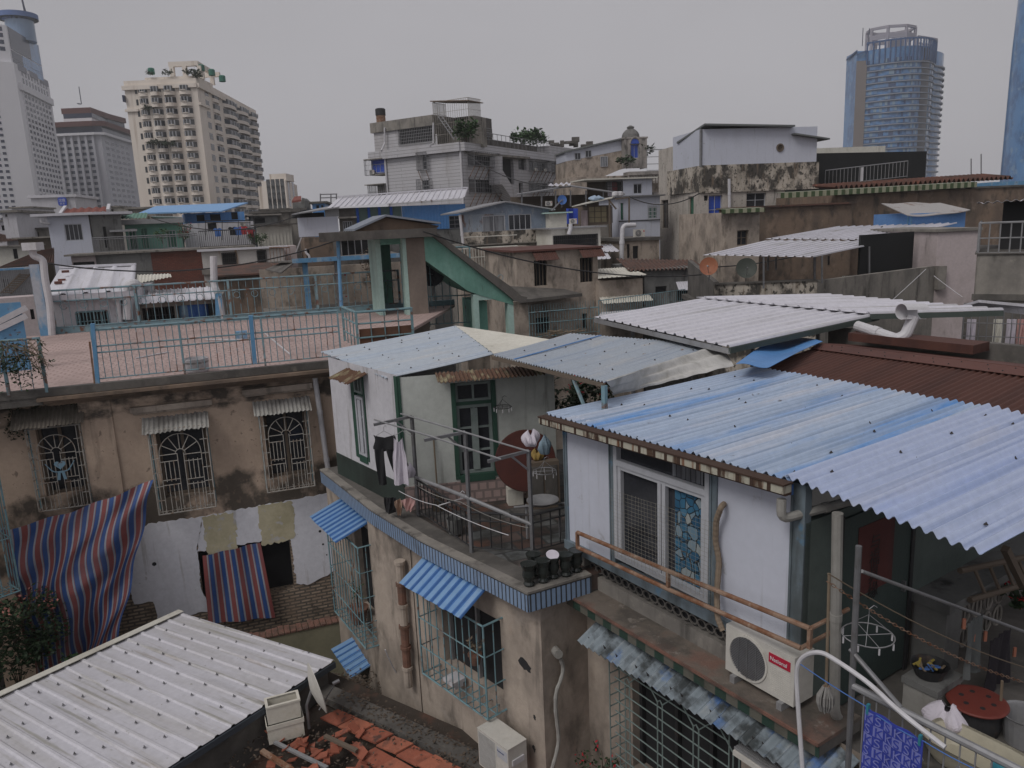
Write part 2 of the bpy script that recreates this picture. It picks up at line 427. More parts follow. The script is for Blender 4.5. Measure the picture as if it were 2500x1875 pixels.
m_fibred=M('mossy fibre cement sheet',(.15,.13,.11),[((.07,.065,.05),(2.2,2.2,2.2),.46,.64,.8),((.26,.22,.18),S3,.6,.7,.7)],bump=.2)
m_gfibre=M('blue grey translucent sheet',(.24,.28,.31),[((.045,.05,.05),(3.2,2.4,1),.46,.58,.9),((.09,.19,.42),(2.5,1.8,1),.54,.64,.85),((.44,.46,.46),(9,2,1),.58,.7,.5)],uv=True,rough=.4,bump=.05)
m_yelrust=M('yellowed rusty sheet',(.36,.34,.21),[((.10,.048,.028),(4,1.4,1),.34,.47,.98)],uv=True,rough=.7,bump=.1)
m_rust=M('rusty pipe',(.26,.17,.12),[(RST,(5,5,5),.42,.6,.85),((.38,.32,.26),(9,9,9),.58,.7,.6)],rough=.75,bump=.2)
m_rustsh=M('rusted blue sheet',(.24,.28,.33),[((.12,.055,.035),(1.6,1.6,.6),.52,.58,.92),((.36,.37,.38),(2,2,.6),.5,.7,.5),((.07,.06,.05),(4,4,1.2),.58,.66,.7)],rough=.7,bump=.15)
m_peel=M('peeling blue plaster',(.22,.27,.34),[((.13,.15,.19),(.9,.9,.6),.45,.65,.7),((.34,.36,.38),(4,4,3),.58,.66,.6)],bump=.2)
m_pvc=M('white plastic pipe',(.54,.53,.55),[((.3,.28,.24),(3,3,1),.55,.75,.5)],rough=.4,bump=.02)
m_pvcg=M('grimy plastic pipe',(.30,.29,.27),[((.15,.14,.12),(3,3,1),.48,.7,.6)],rough=.5,bump=.03)
m_clay=M('terracotta',(.30,.095,.058),[((.17,.06,.04),S3,.45,.65,.6),((.05,.04,.035),(4,4,4),.56,.66,.8),((.36,.16,.11),(9,9,9),.58,.7,.5)],bump=.15)
m_claypipe=M('clay pipe',(.20,.105,.075),[((.11,.065,.05),S3,.45,.65,.7),(GRM,(2,2,2),.5,.66,.7)],bump=.15)
m_tileroof=M('old clay tile roof',(.115,.062,.047),[((.055,.045,.04),(1.3,1.3,1.3),.45,.62,.85),((.19,.08,.055),(5,5,5),.57,.68,.7)],bump=.3)
m_redtile=M('red roof tiles',(.21,.065,.05),[((.14,.05,.04),S3,.45,.65,.6)],bump=.2)
m_brick=M('bare brown brick',(.2,.13,.09),[((.30,.21,.15),(2,2,2),.5,.7,.4),(GRM,(3,3,3),.55,.7,.7)],extra=bricks((.30,.225,.165),(.42,.325,.245),(.14,.12,.10),1,.075,.23),bump=.9,bsc=16)
m_rbrick=M('red brick',(.2,.08,.06),[((.10,.05,.04),(1,1,1),.45,.65,.6),((.27,.12,.08),(4,1.5,9),.62,.70,.7)],extra=bricks((.16,.05,.035),(.20,.07,.05),(.10,.05,.04),1,.10,.26),bump=.3)
m_terr=M('pink terrace tiles',(.42,.275,.25),[((.34,.255,.235),(.5,.5,.5),.45,.6,.8),((.25,.19,.175),(2,2,2),.56,.68,.7),((.52,.45,.43),S3,.62,.75,.5)],bump=.1,extra=bricks((.46,.345,.32),(.44,.33,.305),(.33,.24,.22),1,.2,.2))
m_whtile=M('white wall tiles',(.48,.47,.49),[((.33,.31,.30),(.5,.5,.15),.48,.7,.6),((.16,.14,.12),(1.5,1.5,.2),.6,.75,.6)],extra=bricks((.50,.49,.51),(.46,.45,.47),(.17,.165,.165),1,.36,60),rough=.4)
m_band=M('blue striped tile band',(.2,.3,.4),[((.06,.06,.06),(2,2,2),.55,.7,.6)],uv=True,extra=stripes([(.70,(.21,.29,.42)),(.30,(.045,.05,.055))],.075),rough=.35,bump=.02)
m_gband=M('green checked tile band',(.1,.14,.11),[((.05,.05,.04),(3,3,3),.5,.7,.7)],uv=True,extra=stripes([(.5,(.028,.055,.042)),(.5,(.12,.115,.095))],.30),rough=.45,bump=.02)
m_glaze=M('green glazed tile edge',(.3,.3,.2),[((.08,.06,.04),(2,2,2),.56,.7,.6)],uv=True,extra=stripes([(.5,(.06,.09,.04)),(.5,(.30,.30,.21))],.5),rough=.4)
m_pinktile=M('pink wall tiles',(.34,.255,.235),extra=bricks((.35,.26,.24),(.33,.25,.235),(.2,.16,.15),1,.15,.15),rough=.45,bump=.02)
m_floor=M('patchwork floor tiles',(.15,.13,.12),[((.035,.033,.03),S2,.42,.6,.85)],extra=bricks((.11,.055,.04),(.13,.14,.14),(.06,.06,.06),1,.30,.45),rough=.6)
m_whitep=M('white distempered plaster',(.70,.70,.75),[((.52,.51,.53),(.7,.7,.4),.5,.75,.5),((.30,.27,.24),(7,7,.5),.60,.70,.45),((.25,.22,.19),(5,5,5),.66,.72,.6)],bump=.12)
m_ledge=M('grimy red washed ledge',(.15,.125,.105),[((.20,.105,.08),(1.5,1.5,1.5),.5,.62,.7),((.07,.062,.055),(2,2,2),.46,.6,.8),((.26,.23,.2),(7,7,7),.62,.7,.6)],bump=.5,bsc=18)
m_tarp=M('striped plastic tarpaulin',(.3,.2,.2),[((.10,.10,.13),(1.5,1.5,1.5),.45,.75,.45)],uv=True,extra=stripes([(.36,(.25,.075,.07)),(.12,(.30,.31,.35)),(.04,(.2,.10,.11)),(.34,(.035,.085,.25)),(.14,(.30,.31,.35))],.20),rough=.45,bump=.08,bsc=60,spec=.4)
m_cloth=M('white cloth',(.56,.52,.58),bump=.1)
m_clothb=M('black cloth',(.018,.018,.02),bump=.1)
m_clothp=M('pink cloth',(.50,.30,.28),bump=.1)
m_clothr=M('red cloth',(.42,.05,.06),bump=.1)
m_clothbl=M('blue cloth',(.07,.16,.42),bump=.1)
m_acw=M('off white appliance casing',(.52,.50,.46),[((.34,.31,.26),S3,.55,.75,.5)],rough=.5,bump=.02)
m_foam=M('white foam',(.60,.57,.50),[((.40,.37,.28),S3,.5,.7,.5)],rough=.8,bump=.05)
m_leaf=M('dark leaves',(.022,.042,.018),[((.045,.075,.03),(4,4,4),.5,.65,.8)],rough=.6,bump=0,var=.35)
m_leafg=M('green leaves',(.04,.085,.03),[((.07,.12,.04),(4,4,4),.5,.65,.8)],rough=.6,bump=0,var=.35)
m_flower=M('pink blossom',(.42,.17,.14),bump=0)
m_redfl=M('red blossom',(.42,.025,.04),bump=0)
m_bark=M('bark',(.09,.07,.05),bump=.4)
m_straw=M('dry stems',(.20,.155,.11),bump=.2)
m_red=M('red plastic',(.16,.036,.027),[((.12,.03,.02),S3,.5,.7,.6)],rough=.5,bump=.03)
m_badge=M('red badge',(.42,.022,.05),rough=.4,bump=0)
m_ink=M('white lettering',(.7,.7,.72),rough=.5,bump=0,var=0)
m_inkb=M('blue lettering',(.02,.04,.18),rough=.5,bump=0,var=0)
m_inkk=M('black lettering',(.02,.015,.015),rough=.5,bump=0,var=0)
m_sign=M('blue sign',(.035,.075,.42),rough=.4,bump=0)
m_orange=M('orange rusted dish',(.30,.115,.06),[((.22,.07,.04),(3,3,3),.5,.65,.6),((.45,.3,.2),(5,5,1),.62,.75,.5)],rough=.6)
m_dishg=M('dull green dish',(.075,.085,.075),rough=.6)
m_mesh=M('black shade net',(.016,.017,.018),bump=.3,bsc=80)
m_asph=M('street',(.05,.05,.05))
m_city=M('white tower cladding',(.74,.73,.76),[((.64,.63,.66),(.05,.05,.02),.45,.65,.5)],bump=0,var=.04)
m_cityd=M('grey tower cladding',(.50,.50,.54),[((.40,.40,.45),(.05,.05,.02),.45,.65,.5)],bump=0,var=.04)
m_cityg=M('tower windows',(.03,.04,.08),rough=.2,bump=0,var=.3)
m_cityb=M('blue tower glass',(.10,.25,.50),[((.05,.13,.30),(.25,.25,.12),.45,.6,.8),((.22,.33,.46),(.4,.4,.3),.56,.66,.7)],rough=.15,bump=0,var=.2,spec=.6)
m_cityr=M('red brown fascia',(.12,.045,.04),bump=0)
m_aptw=M('cream apartment render',(.74,.67,.60),[((.60,.52,.45),(.12,.12,.03),.48,.66,.6),((.36,.27,.2),(.6,.6,.03),.58,.70,.6)],bump=0,var=.06)
m_band2=M('pale floor bands',(.34,.34,.36),bump=0)
# fittings used by many buildings
def win(fr,r,par,nx=2,ny=1,mf=m_frame,mg=m_glass,w=-.1,fw=.05,bar=.035,sill=0,label=None,th=.05):
 """a window: frame and bars in one mesh, its pane below it as sub-part"""
 u0,u1,v0,v1=r
 mb=MB()
 fr.box(mb,u0,u0+fw,v0,v1,w-.02,w+th);fr.box(mb,u1-fw,u1,v0,v1,w-.02,w+th)
 fr.box(mb,u0+fw,u1-fw,v0,v0+fw,w-.02,w+th-.003);fr.box(mb,u0+fw,u1-fw,v1-fw,v1,w-.02,w+th-.003)
 for k in range(1,nx):
  x=u0+(u1-u0)*k/nx;fr.box(mb,x-bar/2,x+bar/2,v0+fw,v1-fw,w-.015,w+th-.01)
 for k in range(1,ny):
  y=v0+(v1-v0)*k/ny;fr.box(mb,u0+fw,u1-fw,y-bar/2,y+bar/2,w-.013,w+th-.014)
 if sill:fr.box(mb,u0-.05,u1+.05,v0-.06,v0-.002,w,sill)
 o=mb.build('window',mf,par,label=label)
 o['_o']=par['_o']
 g=MB();fr.box(g,u0+.01,u1-.01,v0+.01,v1-.01,w-.02,w)
 g.build('pane',mg,o)
 return o
def flat(p):return Vector((p.x,p.y,0))
def hole(fr,r,par,w=-.4,name='opening'):
 g=MB();fr.box(g,r[0]-.02,r[1]+.02,r[2]-.02,r[3]+.02,w-.05,w)
 return g.build(name,m_dark,par)
def grille(fr,r,par,w1=.3,nx=9,ny=3,rad=.008,mat=m_steel,sides=True,bottom=True,w0=.0,name='window_grille',arch=False,top=False):
 u0,u1,v0,v1=r
 mb=MB();T=lambda *p:mb.tube([fr.at(*q) for q in p],rad,5)
 R2=rad*1.6
 def E(*p):mb.tube([fr.at(*q) for q in p],R2,5)
 E((u0,v0,w1),(u1,v0,w1));E((u0,v1,w1),(u1,v1,w1));E((u0,v0,w1),(u0,v1,w1));E((u1,v0,w1),(u1,v1,w1))
 if not arch:
  for k in range(1,nx):
   x=u0+(u1-u0)*k/nx;T((x,v0,w1),(x,v1,w1))
  for k in range(1,ny):
   y=v0+(v1-v0)*k/ny;T((u0,y,w1),(u1,y,w1))
 else:
  W,H=u1-u0,v1-v0;a,b=u0+W*.14,u1-W*.14;c=(a+b)/2;yr=v0+H*.70;rr=(b-a)/2
  for x in (a,b):T((x,v0,w1),(x,yr,w1))
  T(*[(c+rr*math.cos(t*math.pi/14),yr+min(H*.29,rr*1.05)*math.sin(t*math.pi/14),w1) for t in range(15)])
  T(*[(c+.09*math.cos(t*math.pi/8),yr+.09*math.sin(t*math.pi/8),w1) for t in range(9)])
  for t in (1,2,3,4,5):
   an=math.pi*t/6;T((c+.09*math.cos(an),yr+.09*math.sin(an),w1),(c+rr*math.cos(an),yr+min(H*.29,rr*1.05)*math.sin(an),w1))
  for y in (.70,.62,.40,.34):T((a,v0+H*y,w1),(c-.06,v0+H*y,w1));T((c+.06,v0+H*(y-.02),w1),(b,v0+H*(y-.02),w1))
  for x in (c-.06,c+.06):T((x,v0,w1),(x,yr,w1))
  for k in range(1,4):
   for sx,e in ((a,c-.06),(c+.06,b)):
    x=sx+(e-sx)*k/4;T((x,v0+H*.38,w1),(x,v0+H*.62,w1));T((x+.03,v0,w1),(x+.03,v0+H*.34,w1))
  for k in range(1,6):
   y=v0+H*k/6;T((u0,y,w1),(a,y,w1));T((b,y,w1),(u1,y,w1))
  T((u0+W*.07,v0,w1),(u0+W*.07,v1,w1));T((u1-W*.07,v0,w1),(u1-W*.07,v1,w1))
 n=max(1,int((w1-w0)/.12))
 if sides:
  for x in (u0,u1):
   E((x,v0,w0),(x,v0,w1));E((x,v1,w0),(x,v1,w1))
   for k in range(1,n):T((x,v0,w0+(w1-w0)*k/n),(x,v1,w0+(w1-w0)*k/n))
   for k in range(1,ny):T((x,v0+(v1-v0)*k/ny,w0),(x,v0+(v1-v0)*k/ny,w1))
 if bottom:
  for k in range(1,nx):x=u0+(u1-u0)*k/nx;T((x,v0,w0),(x,v0,w1))
  for k in range(1,n):T((u0,v0,w0+(w1-w0)*k/n),(u1,v0,w0+(w1-w0)*k/n))
 if top:
  for k in range(1,nx):x=u0+(u1-u0)*k/nx;T((x,v1,w0),(x,v1,w1))
 return mb.build(name,mat,par)
_AC={}
def aircon(fr,u,v,wd=.8,label='',w=.05,sc=1.0,group=None,fan='L'):
 """outdoor unit on brackets: built once at the origin, then copied; u,v is its lower left corner, w its back"""
 if 'p' not in _AC:
  t=thing('air_conditioner','x','air conditioner',(0,0,0));_AC['p']=t
  b=MB();b.ob((0,-.28,0),(.8,0,0),(0,.28,0),(0,0,.54));b.build('casing',m_acw,t)
  b=MB()
  b.lathe((.29,-.283,.27),[(.225,0),(.225,.008),(.20,.008),(.20,.002)],24,(0,-1,0));b.lathe((.29,-.284,.27),[(.20,0),(.20,.002)],24,(0,-1,0))
  fg=b.build('fan_guard',m_steel,t)
  b=MB()
  for r in (.05,.10,.15):b.tube([(.29+r*math.cos(a*math.pi/8),-.29,.27+r*math.sin(a*math.pi/8)) for a in range(16)],.005,4,True)
  b.lathe((.29,-.288,.27),[(.03,0),(.03,.006)],10,(0,-1,0))
  b.build('fan_hub',m_acw,t)
  b=MB();b.ob((.66,-.284,.36),(.1,0,0),(0,.006,0),(0,0,.09));b.build('badge',m_badge,t)
  b=MB()
  for x in (.12,.64):b.ob((x,-.3,-.04),(.04,0,0),(0,.3,0),(0,0,.037))
  b.build('bracket',m_steel,t)
 t=_AC['p']
 p=fr.at(u,v,w)
 rz=math.atan2(fr.U.y,fr.U.x)
 o=dup(t,p,rz,label,scale=sc)
 o['_o']=tuple(p)
 if group:o['group']=group
 return o
def railing(name,pts,h,label,cat='railing',sp=.12,mat=m_steel,br=.008,tr=.022,mids=(),post=None,low=.08,group=None,posts_every=None,pw=.03):
 """a railing along 3-D base points: rails, baluster panel and posts"""
 pts=[Vector(p) for p in pts]
 t=thing(name,label,cat,pts[0],group)
 up=lambda p,z:Vector(p)+ZV*z
 for a,b in zip(pts,pts[1:]):
  bl=MB()
  for z,rr in [(h,tr),(low,tr*.6)]+[(m,tr*.7) for m in mids]:MB().tube([up(a,z),up(b,z)],rr,6).build('rail',mat,t)
  n=max(1,int((b-a).length/sp))
  for k in range(1,n):
   p=a+(b-a)*k/n;bl.tube([up(p,low),up(p,h)],br,4)
  bl.build('baluster_panel',mat,t)
 ps=list(pts)
 if posts_every:
  ps=[]
  for a,b in zip(pts,pts[1:]):
   n=max(1,round((b-a).length/posts_every));ps+=[a+(b-a)*k/n for k in range(n)]
  ps.append(pts[-1])
 for p in ps:
  q=MB();q.bar(p,up(p,h+.02),pw,pw,up=Vector((1,.2,0)));q.build('post',post or mat,t)
 return t
def pipe(name,pts,r,label,mat=m_pvc,cat='pipe',n=10,parent=None,collars=True,group=None):
 mb=MB();pts=[Vector(p) for p in pts]
 P=[pts[0]]
 for i in range(1,len(pts)-1):
  a,b,c=pts[i-1],pts[i],pts[i+1]
  d1,d2=(a-b).normalized(),(c-b).normalized()
  k=min(r*2.2,(a-b).length*.45,(c-b).length*.45)
  for t in (0,.25,.5,.75,1):
   P.append((b+d1*k)*(1-t)**2+b*2*t*(1-t)+(b+d2*k)*t*t)
 P.append(pts[-1])
 mb.tube(P,r,n)
 if collars:
  for i in range(len(pts)-1):
   a,b=pts[i],pts[i+1];L=(b-a).length
   if L>r*9:mb.tube([a+(b-a)*.5-(b-a)/L*r*.7,a+(b-a)*.5+(b-a)/L*r*.7],r*1.16,n)
 if parent is not None:return mb.build(name,mat,parent,smooth=False)
 o=mb.build(name,mat)
 return tag(o,label,cat,group)
def cable(name,pts,r,label,mat,sag=.1,cat='cable',n=14):
 pts=[Vector(p) for p in pts];P=[]
 for a,b in zip(pts,pts[1:]):
  for k in range(n):
   t=k/n;P.append(a+(b-a)*t-ZV*sag*4*t*(1-t))
 P.append(pts[-1])
 return tag(MB().tube(P,r,5).build(name,mat),label,cat)
def text(body,fr,u,v,size,mat,par,name='lettering',w=.005,shear=0,rot=0):
 c=bpy.data.curves.new(name,'FONT');c.body=body;c.size=size;c.extrude=.001;c.shear=shear
 tmp=bpy.data.objects.new(name,c);COL.objects.link(tmp)
 bpy.context.view_layer.update()
 dg=bpy.context.evaluated_depsgraph_get()
 me=bpy.data.meshes.new_from_object(tmp.evaluated_get(dg))
 bpy.data.objects.remove(tmp)
 base=Vector(par['_o'])
 for vx in me.vertices:
  x,y=vx.co.x,vx.co.y
  x,y=x*math.cos(rot)-y*math.sin(rot),x*math.sin(rot)+y*math.cos(rot)
  vx.co=fr.at(u+x,v+y,w+vx.co.z)-base
 me.materials.clear();me.materials.append(mat)
 o=bpy.data.objects.new(name,me);COL.objects.link(o);o.parent=par
 o['_o']=par['_o']
 return o
def dish(c,r,nrm,label,mat=m_acw,back=None):
 t=thing('satellite_dish',label,'satellite dish',c)
 nrm=Vector(nrm).normalized();c=Vector(c)
 b=MB();b.lathe(c,[(r*.1,-r*.24),(r*.5,-r*.17),(r*.85,-r*.05),(r,0),(r,.012),(r*.83,-r*.03),(r*.48,-r*.145),(r*.05,-r*.2)],28,nrm)
 b.build('reflector',mat,t,smooth=True)
 b=MB();f=c+nrm*r*.75-ZV*r*.15
 b.tube([c-ZV*r*.95,f],.012,5);b.tube([f-nrm*.05,f+nrm*.06],.03,8);b.build('feed_arm',m_steel,t)
 b=MB();b.tube([c-nrm*r*.2,c-nrm*r*.45-ZV*r*.5,c-nrm*r*.45-ZV*r*1.5],.025,6);b.build('mast',m_steel,t)
 return t
def clothes(fr,u,v,wd,ht,mat,label,kind='shirt',w=.02,cat='clothing',group=None):
 """a hung garment with thickness and folds; u,v = middle of its top"""
 if kind=='shirt':prof=[(0,.32),(.06,.5),(.12,.62),(.26,.66),(.30,.42),(1,.46)]
 elif kind=='tank':prof=[(0,.28),(.10,.30),(.28,.34),(.36,.44),(1,.52)]
 elif kind=='trousers':prof=[(0,.5),(.3,.48),(1,.40)]
 else:prof=[(0,.5),(.5,.5),(1,.5)]
 def half(t):
  for (a,x),(b,y) in zip(prof,prof[1:]):
   if t<=b:return x+(y-x)*(t-a)/(b-a)
  return prof[-1][1]
 ph=random.random()*6
 def fn(s,t):
  x=(s-.5)*2*half(t)*wd
  return fr.at(u+x,v-t*ht-(.10*ht*(1-abs(s-.5)*2)*(1-t)**6 if kind in ('tank','shirt') else 0),w+.03*math.sin(s*9+ph)*(.3+t)+.012*math.sin(s*23+t*5))
 mb=MB();mb.grid(fn,14,12,th=.006)
 o=mb.build({'shirt':'shirt','tank':'vest','trousers':'trousers'}.get(kind,'cloth'),mat,smooth=True)
 return tag(o,label,cat,group)
def plant(c,label,rad=.3,h=.6,n=140,leaf=.1,mat=m_leafg,flower=None,pot=.0,stems=5,name='plant',cat='plant',group=None):
 c=Vector(c);t=thing(name,label,cat,c,group)
 z0=pot
 if pot:MB().lathe(c,[(pot*.42,0),(pot*.58,pot*.85),(pot*.66,pot*.87),(pot*.66,pot),(pot*.5,pot*.98)],14).build('pot',m_claypipe,t)
 b=MB();ends=[]
 for k in range(stems):
  a=2*math.pi*k/stems+random.random();e=c+Vector((math.cos(a)*rad*.7,math.sin(a)*rad*.7,z0+h*random.uniform(.6,1)))
  b.tube([c+ZV*z0*.9,c+ZV*(z0+h*.35)+(e-c)*.2,e],[.012,.008,.004],4);ends.append(e)
 b.build('stem',m_bark,t)
 b=MB()
 for e in ends:b.leaves(e,(rad*.5,rad*.5,h*.32),n//stems,leaf)
 b.leaves(c+ZV*(z0+h*.6),(rad,rad,h*.4),n//3,leaf)
 b.build('foliage',mat,t)
 if flower:
  b=MB()
  for e in ends:b.leaves(e+ZV*h*.1,(rad*.5,rad*.5,h*.25),max(5,n//(stems*5)),leaf*.75,flat=1)
  b.build('blossom',flower,t)
 return t
def hanger_ring(c,r,label,mat=m_alu):
 c=Vector(c);t=thing('peg_hanger',label,'hanger',c)
 b=MB();b.tube([c+Vector((r*math.cos(a*math.pi/12),r*math.sin(a*math.pi/12),0)) for a in range(24)],.006,5,True)
 for a in (0,1):b.tube([c+Vector((r*math.cos(a*1.57),r*math.sin(a*1.57),0)),c-Vector((r*math.cos(a*1.57),r*math.sin(a*1.57),0))],.004,4)
 b.build('ring',mat,t)
 b=MB()
 for a in range(3):b.tube([c+Vector((r*math.cos(a*2.1),r*math.sin(a*2.1),0)),c+ZV*r*.9],.003,4)
 b.tube([c+ZV*r*.9,c+ZV*r*1.15,c+ZV*r*1.3+Vector((.04,0,0)),c+ZV*r*1.2+Vector((.07,0,0))],.004,4)
 b.build('hook',mat,t)
 for k in range(8):
  a=k*math.pi/4;q=c+Vector((r*math.cos(a),r*math.sin(a),0))
  b=MB();b.ob(q-Vector((.006,.006,.07)),(.012,0,0),(0,.012,0),(0,0,.06));b.build('clothes_peg',m_pvc,t)
 return t
def facade(name,label,cat,fr,r,z0,dep,mat,holes=(),rh=(),lh=(),rev=.15,loc=None,top=True,wname='wall',group=None):
 """a building of one block: r = (u0,u1,ztop)"""
 u0,u1,z1=r
 base=loc or fr.at((u0+u1)/2,z0,-dep/2)
 t=thing(name,label,cat,base,group)
 fr.prism(MB(),u0,u1,z0,z1,dep,holes,rh,lh,rev,top).build(wname,mat,t)
 return t
 # setting
g=MB();g.poly((-3000,-300,GZ),(3000,-300,GZ),(3000,4000,GZ),(-3000,4000,GZ))
struct(g.build('ground',m_asph,loc=(0,0,GZ)))
BZ=56.6
def away(base,az,t,x,y):return Fr(base,az).pt(t,x,y)
# panel house, right foreground
FrH=Fr(atz(('X',1384,1319),-4.3),146.6)
UR=3.72
FrR=FrH.right(UR)
TF=-5.1
t=thing('panel_house','nearest house of white panels and a sliding window under a blue corrugated roof','house',FrH.at(1.8,GZ,-2))
ph=t
sw=FrH.R('F',1336,985,1533,1290)
s0,s1=FrH.P('F',1336,1040)[0],FrH.P('F',1535,1080)[0]
VB,VT=-4.27,-2.62
EV=lambda u:-2.547+(u+.205)*.0172
for a,b in ((.07,s0-.16),(s1+.10,UR-.16)):
 m=MB();FrH.box(m,a,b,VB,VT+.1,-.06,0);m.build('white_panel',m_panel,t)
m_post=M('blue grey metal post',(.16,.20,.23),[((.07,.08,.08),(4,4,1),.45,.65,.8),((.09,.25,.42),(2,2,2),.62,.68,.6)],rough=.5)
for a,b in ((0,.07),(s0-.16,s0-.06),(s1,s1+.10),(UR-.16,UR)):
 m=MB();FrH.box(m,a,b,VB-.05,VT+.1,-.08,.02);FrH.box(m,a+.02,a+.035,VB-.04,VT+.1,.02,.035);m.build('post',m_post,t)
m=MB();FrH.box(m,0,UR,VB-.12,VB-.002,-.07,.05);m.build('base_rail',m_post,t)
VS=FrH.P('F',1335,1205)[1];VS=max(VS,VB)
vtr=FrH.P('F',1430,1028)[1]
m=MB()
for a,b,c,d in ((s0-.06,s0,VS,VT+.1),(s1-.06,s1,VS,VT+.1),(s0,s1-.06,VS,VS+.08),(s0,s1-.06,vtr-.05,vtr+.02)):
 FrH.box(m,a,b,c,d,-.06,.03)
sm=(s0+s1)/2
for a in (s0+.0,sm-.05,sm+.02,s1-.12):FrH.box(m,a,a+.055,VS+.08,vtr-.05,-.04,.015)
FrH.box(m,s0+.055,s1-.12,vtr-.10,vtr-.051,-.04,.012)
o=m.build('sliding_window',m_frame,t)
m=MB();FrH.box(m,s0,s1,VS,VT+.1,-.052,-.045);m.build('pane',m_glass,o)
m_cur=M('blue shard patterned curtain',(.05,.16,.28),bump=0,var=.1)
nt_=m_cur.node_tree;vo=nt_.nodes.new('ShaderNodeTexVoronoi');vo.inputs['Scale'].default_value=9
vd=nt_.nodes.new('ShaderNodeTexVoronoi');vd.feature='DISTANCE_TO_EDGE';vd.inputs['Scale'].default_value=9
tcn=nt_.nodes.new('ShaderNodeTexCoord');nt_.links.new(tcn.outputs['UV'],vo.inputs[0]);nt_.links.new(tcn.outputs['UV'],vd.inputs[0])
r1=nt_.nodes.new('ShaderNodeValToRGB');r1.color_ramp.elements[0].color=(.015,.07,.14,1);r1.color_ramp.elements[1].color=(.30,.33,.33,1)
r1.color_ramp.elements.new(.5).color=(.05,.16,.26,1);sx_=nt_.nodes.new('ShaderNodeSeparateColor');nt_.links.new(vo.outputs['Color'],sx_.inputs[0]);nt_.links.new(sx_.outputs[0],r1.inputs[0])
ml=nt_.nodes.new('ShaderNodeMath');ml.operation='GREATER_THAN';ml.inputs[1].default_value=.05;nt_.links.new(vd.outputs[0],ml.inputs[0])
mm_=nt_.nodes.new('ShaderNodeMix');mm_.data_type='RGBA';nt_.links.new(ml.outputs[0],mm_.inputs['Factor']);mm_.inputs['A'].default_value=(.012,.018,.025,1);nt_.links.new(r1.outputs[0],mm_.inputs['B'])
nt_.links.new(mm_.outputs['Result'],nt_.nodes['Principled BSDF'].inputs['Base Color'])
m=MB();ca,cb=s1-.56,s1-.12
m.grid(lambda i,j:FrH.at(ca+(cb-ca)*i,VS+.09+(vtr-.11-VS-.09)*j,-.038+.006*math.sin(i*30)),40,2,lambda i,j:(i*.5,j*1.2));m.build('curtain',m_cur,o)
m=MB();m.grid(lambda i,j:FrH.at(s1-.6+.46*i,vtr+.03+.16*j,-.04+.006*math.sin(i*40)),40,1);m.build('curtain',m_glassp,o,label='short grey curtain behind the transom')
GE=3.66
def gbox(m,z0,z1,w0,w1,ua=-.18,ub=GE):
 m.add([FrH.at(u,EV(u)+z,w_) for u in (ua,ub) for z in (z0,z1) for w_ in (w0,w1)],[(0,1,3,2),(4,6,7,5),(0,4,5,1),(2,3,7,6),(0,2,6,4),(1,5,7,3)])
m=MB();gbox(m,-.12,-.02,.12,.15);m.build('fascia',M('deep blue fascia',(.035,.095,.26),[((.02,.05,.14),(3,3,1),.45,.65,.7)],rough=.5),t)
m_gut=M('rust streaked pale gutter',(.42,.40,.33),[((.07,.035,.02),(7,7,1.2),.52,.6,.95),(RST,(14,14,.6),.56,.64,.9)],rough=.6)
m=MB();gbox(m,-.085,-.005,.15,.27);m.build('gutter',m_gut,t)
m=MB();gbox(m,-.005,.012,.14,.282,-.19,GE+.01);gbox(m,-.105,-.085,.16,.25,-.19,GE+.01)
for k in range(17):q=-.15+k*.23+.05*math.sin(k*5);gbox(m,-.085,-.005,.27,.275,q,q+.04)
m.build('gutter_lip',M('brown rust',(.06,.035,.025),bump=.2),t)
RA,RB=FrH.at(-.205,EV(-.205)+.01,.135),FrH.at(3.633,EV(3.633)+.01,.135)
dB=Vector((math.sin(math.radians(BZ)),math.cos(math.radians(BZ)),.07))
RDn,RC=away(RA,BZ,'X',1845,897),away(RB,BZ,'X',2408,994)
dB=(RC-RB).normalized()
m=MB();m.corr(RA,RB,RC,RDn,.105,.024,nv=16,jit=.02,sag=.02,laps=True);mroof=m
def screws(mb,a,b,c,d,us,vs,r=.014,h=.03,jit=.02):
 a,b,c,d=map(Vector,(a,b,c,d));n=(b-a).cross(d-a).normalized()
 if n.z<0:n=-n
 for j,vv in enumerate(vs):
  for k in range(us):
   u=(k+.5+.3*math.sin(k*3+j))/us;vq=vv+random.uniform(-jit,jit)
   p=(a+(b-a)*u)*(1-vq)+(d+(c-d)*u)*vq
   mb.lathe(p,[(r*2,0),(r,h*.5),(r*.4,h)],6,n)
 return mb
m_screw=M('dark roofing bolt',(.04,.035,.035),bump=0)
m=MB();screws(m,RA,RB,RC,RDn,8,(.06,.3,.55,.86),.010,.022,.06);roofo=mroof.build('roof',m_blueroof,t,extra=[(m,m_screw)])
SA=RB+Vector((0,0,.025))-FrH.U*.06;SB=FrH.at(5.35,-2.60,.13);SD=RC+Vector((0,0,.03));SCc=SB+(SD-SA)
m=MB();m.corr(SA,SB,SCc,SD,.105,.024,nv=10,jit=.008,laps=True);mroof=m
m=MB();screws(m,SA,SB,SCc,SD,5,(.12,.4,.62,.85),.010,.022,.05);so2=mroof.build('roof',m_blueroof2,t,label='newer pale blue corrugated roof sheets',extra=[(m,m_screw)])
BA=RDn-dB*.05+Vector((0,0,-.03));BB=RC+Vector((0,0,-.03))-dB*.05
BD=away(BA,BZ,'X',1985,851);BC=BB+FrH.U*.9+(BD-BA);BB2=BB+FrH.U*.9
m=MB();m.corr(BA-dB*.1,BB2-dB*.1,BC,BD,.10,.016,nv=5,jit=.01);bro=m.build('roof',m_browncor,t,label='dark red brown corrugated roof behind the blue sheets')
fl0,fl1=BD+Vector((0,0,.03)),BC+Vector((0,0,.03))
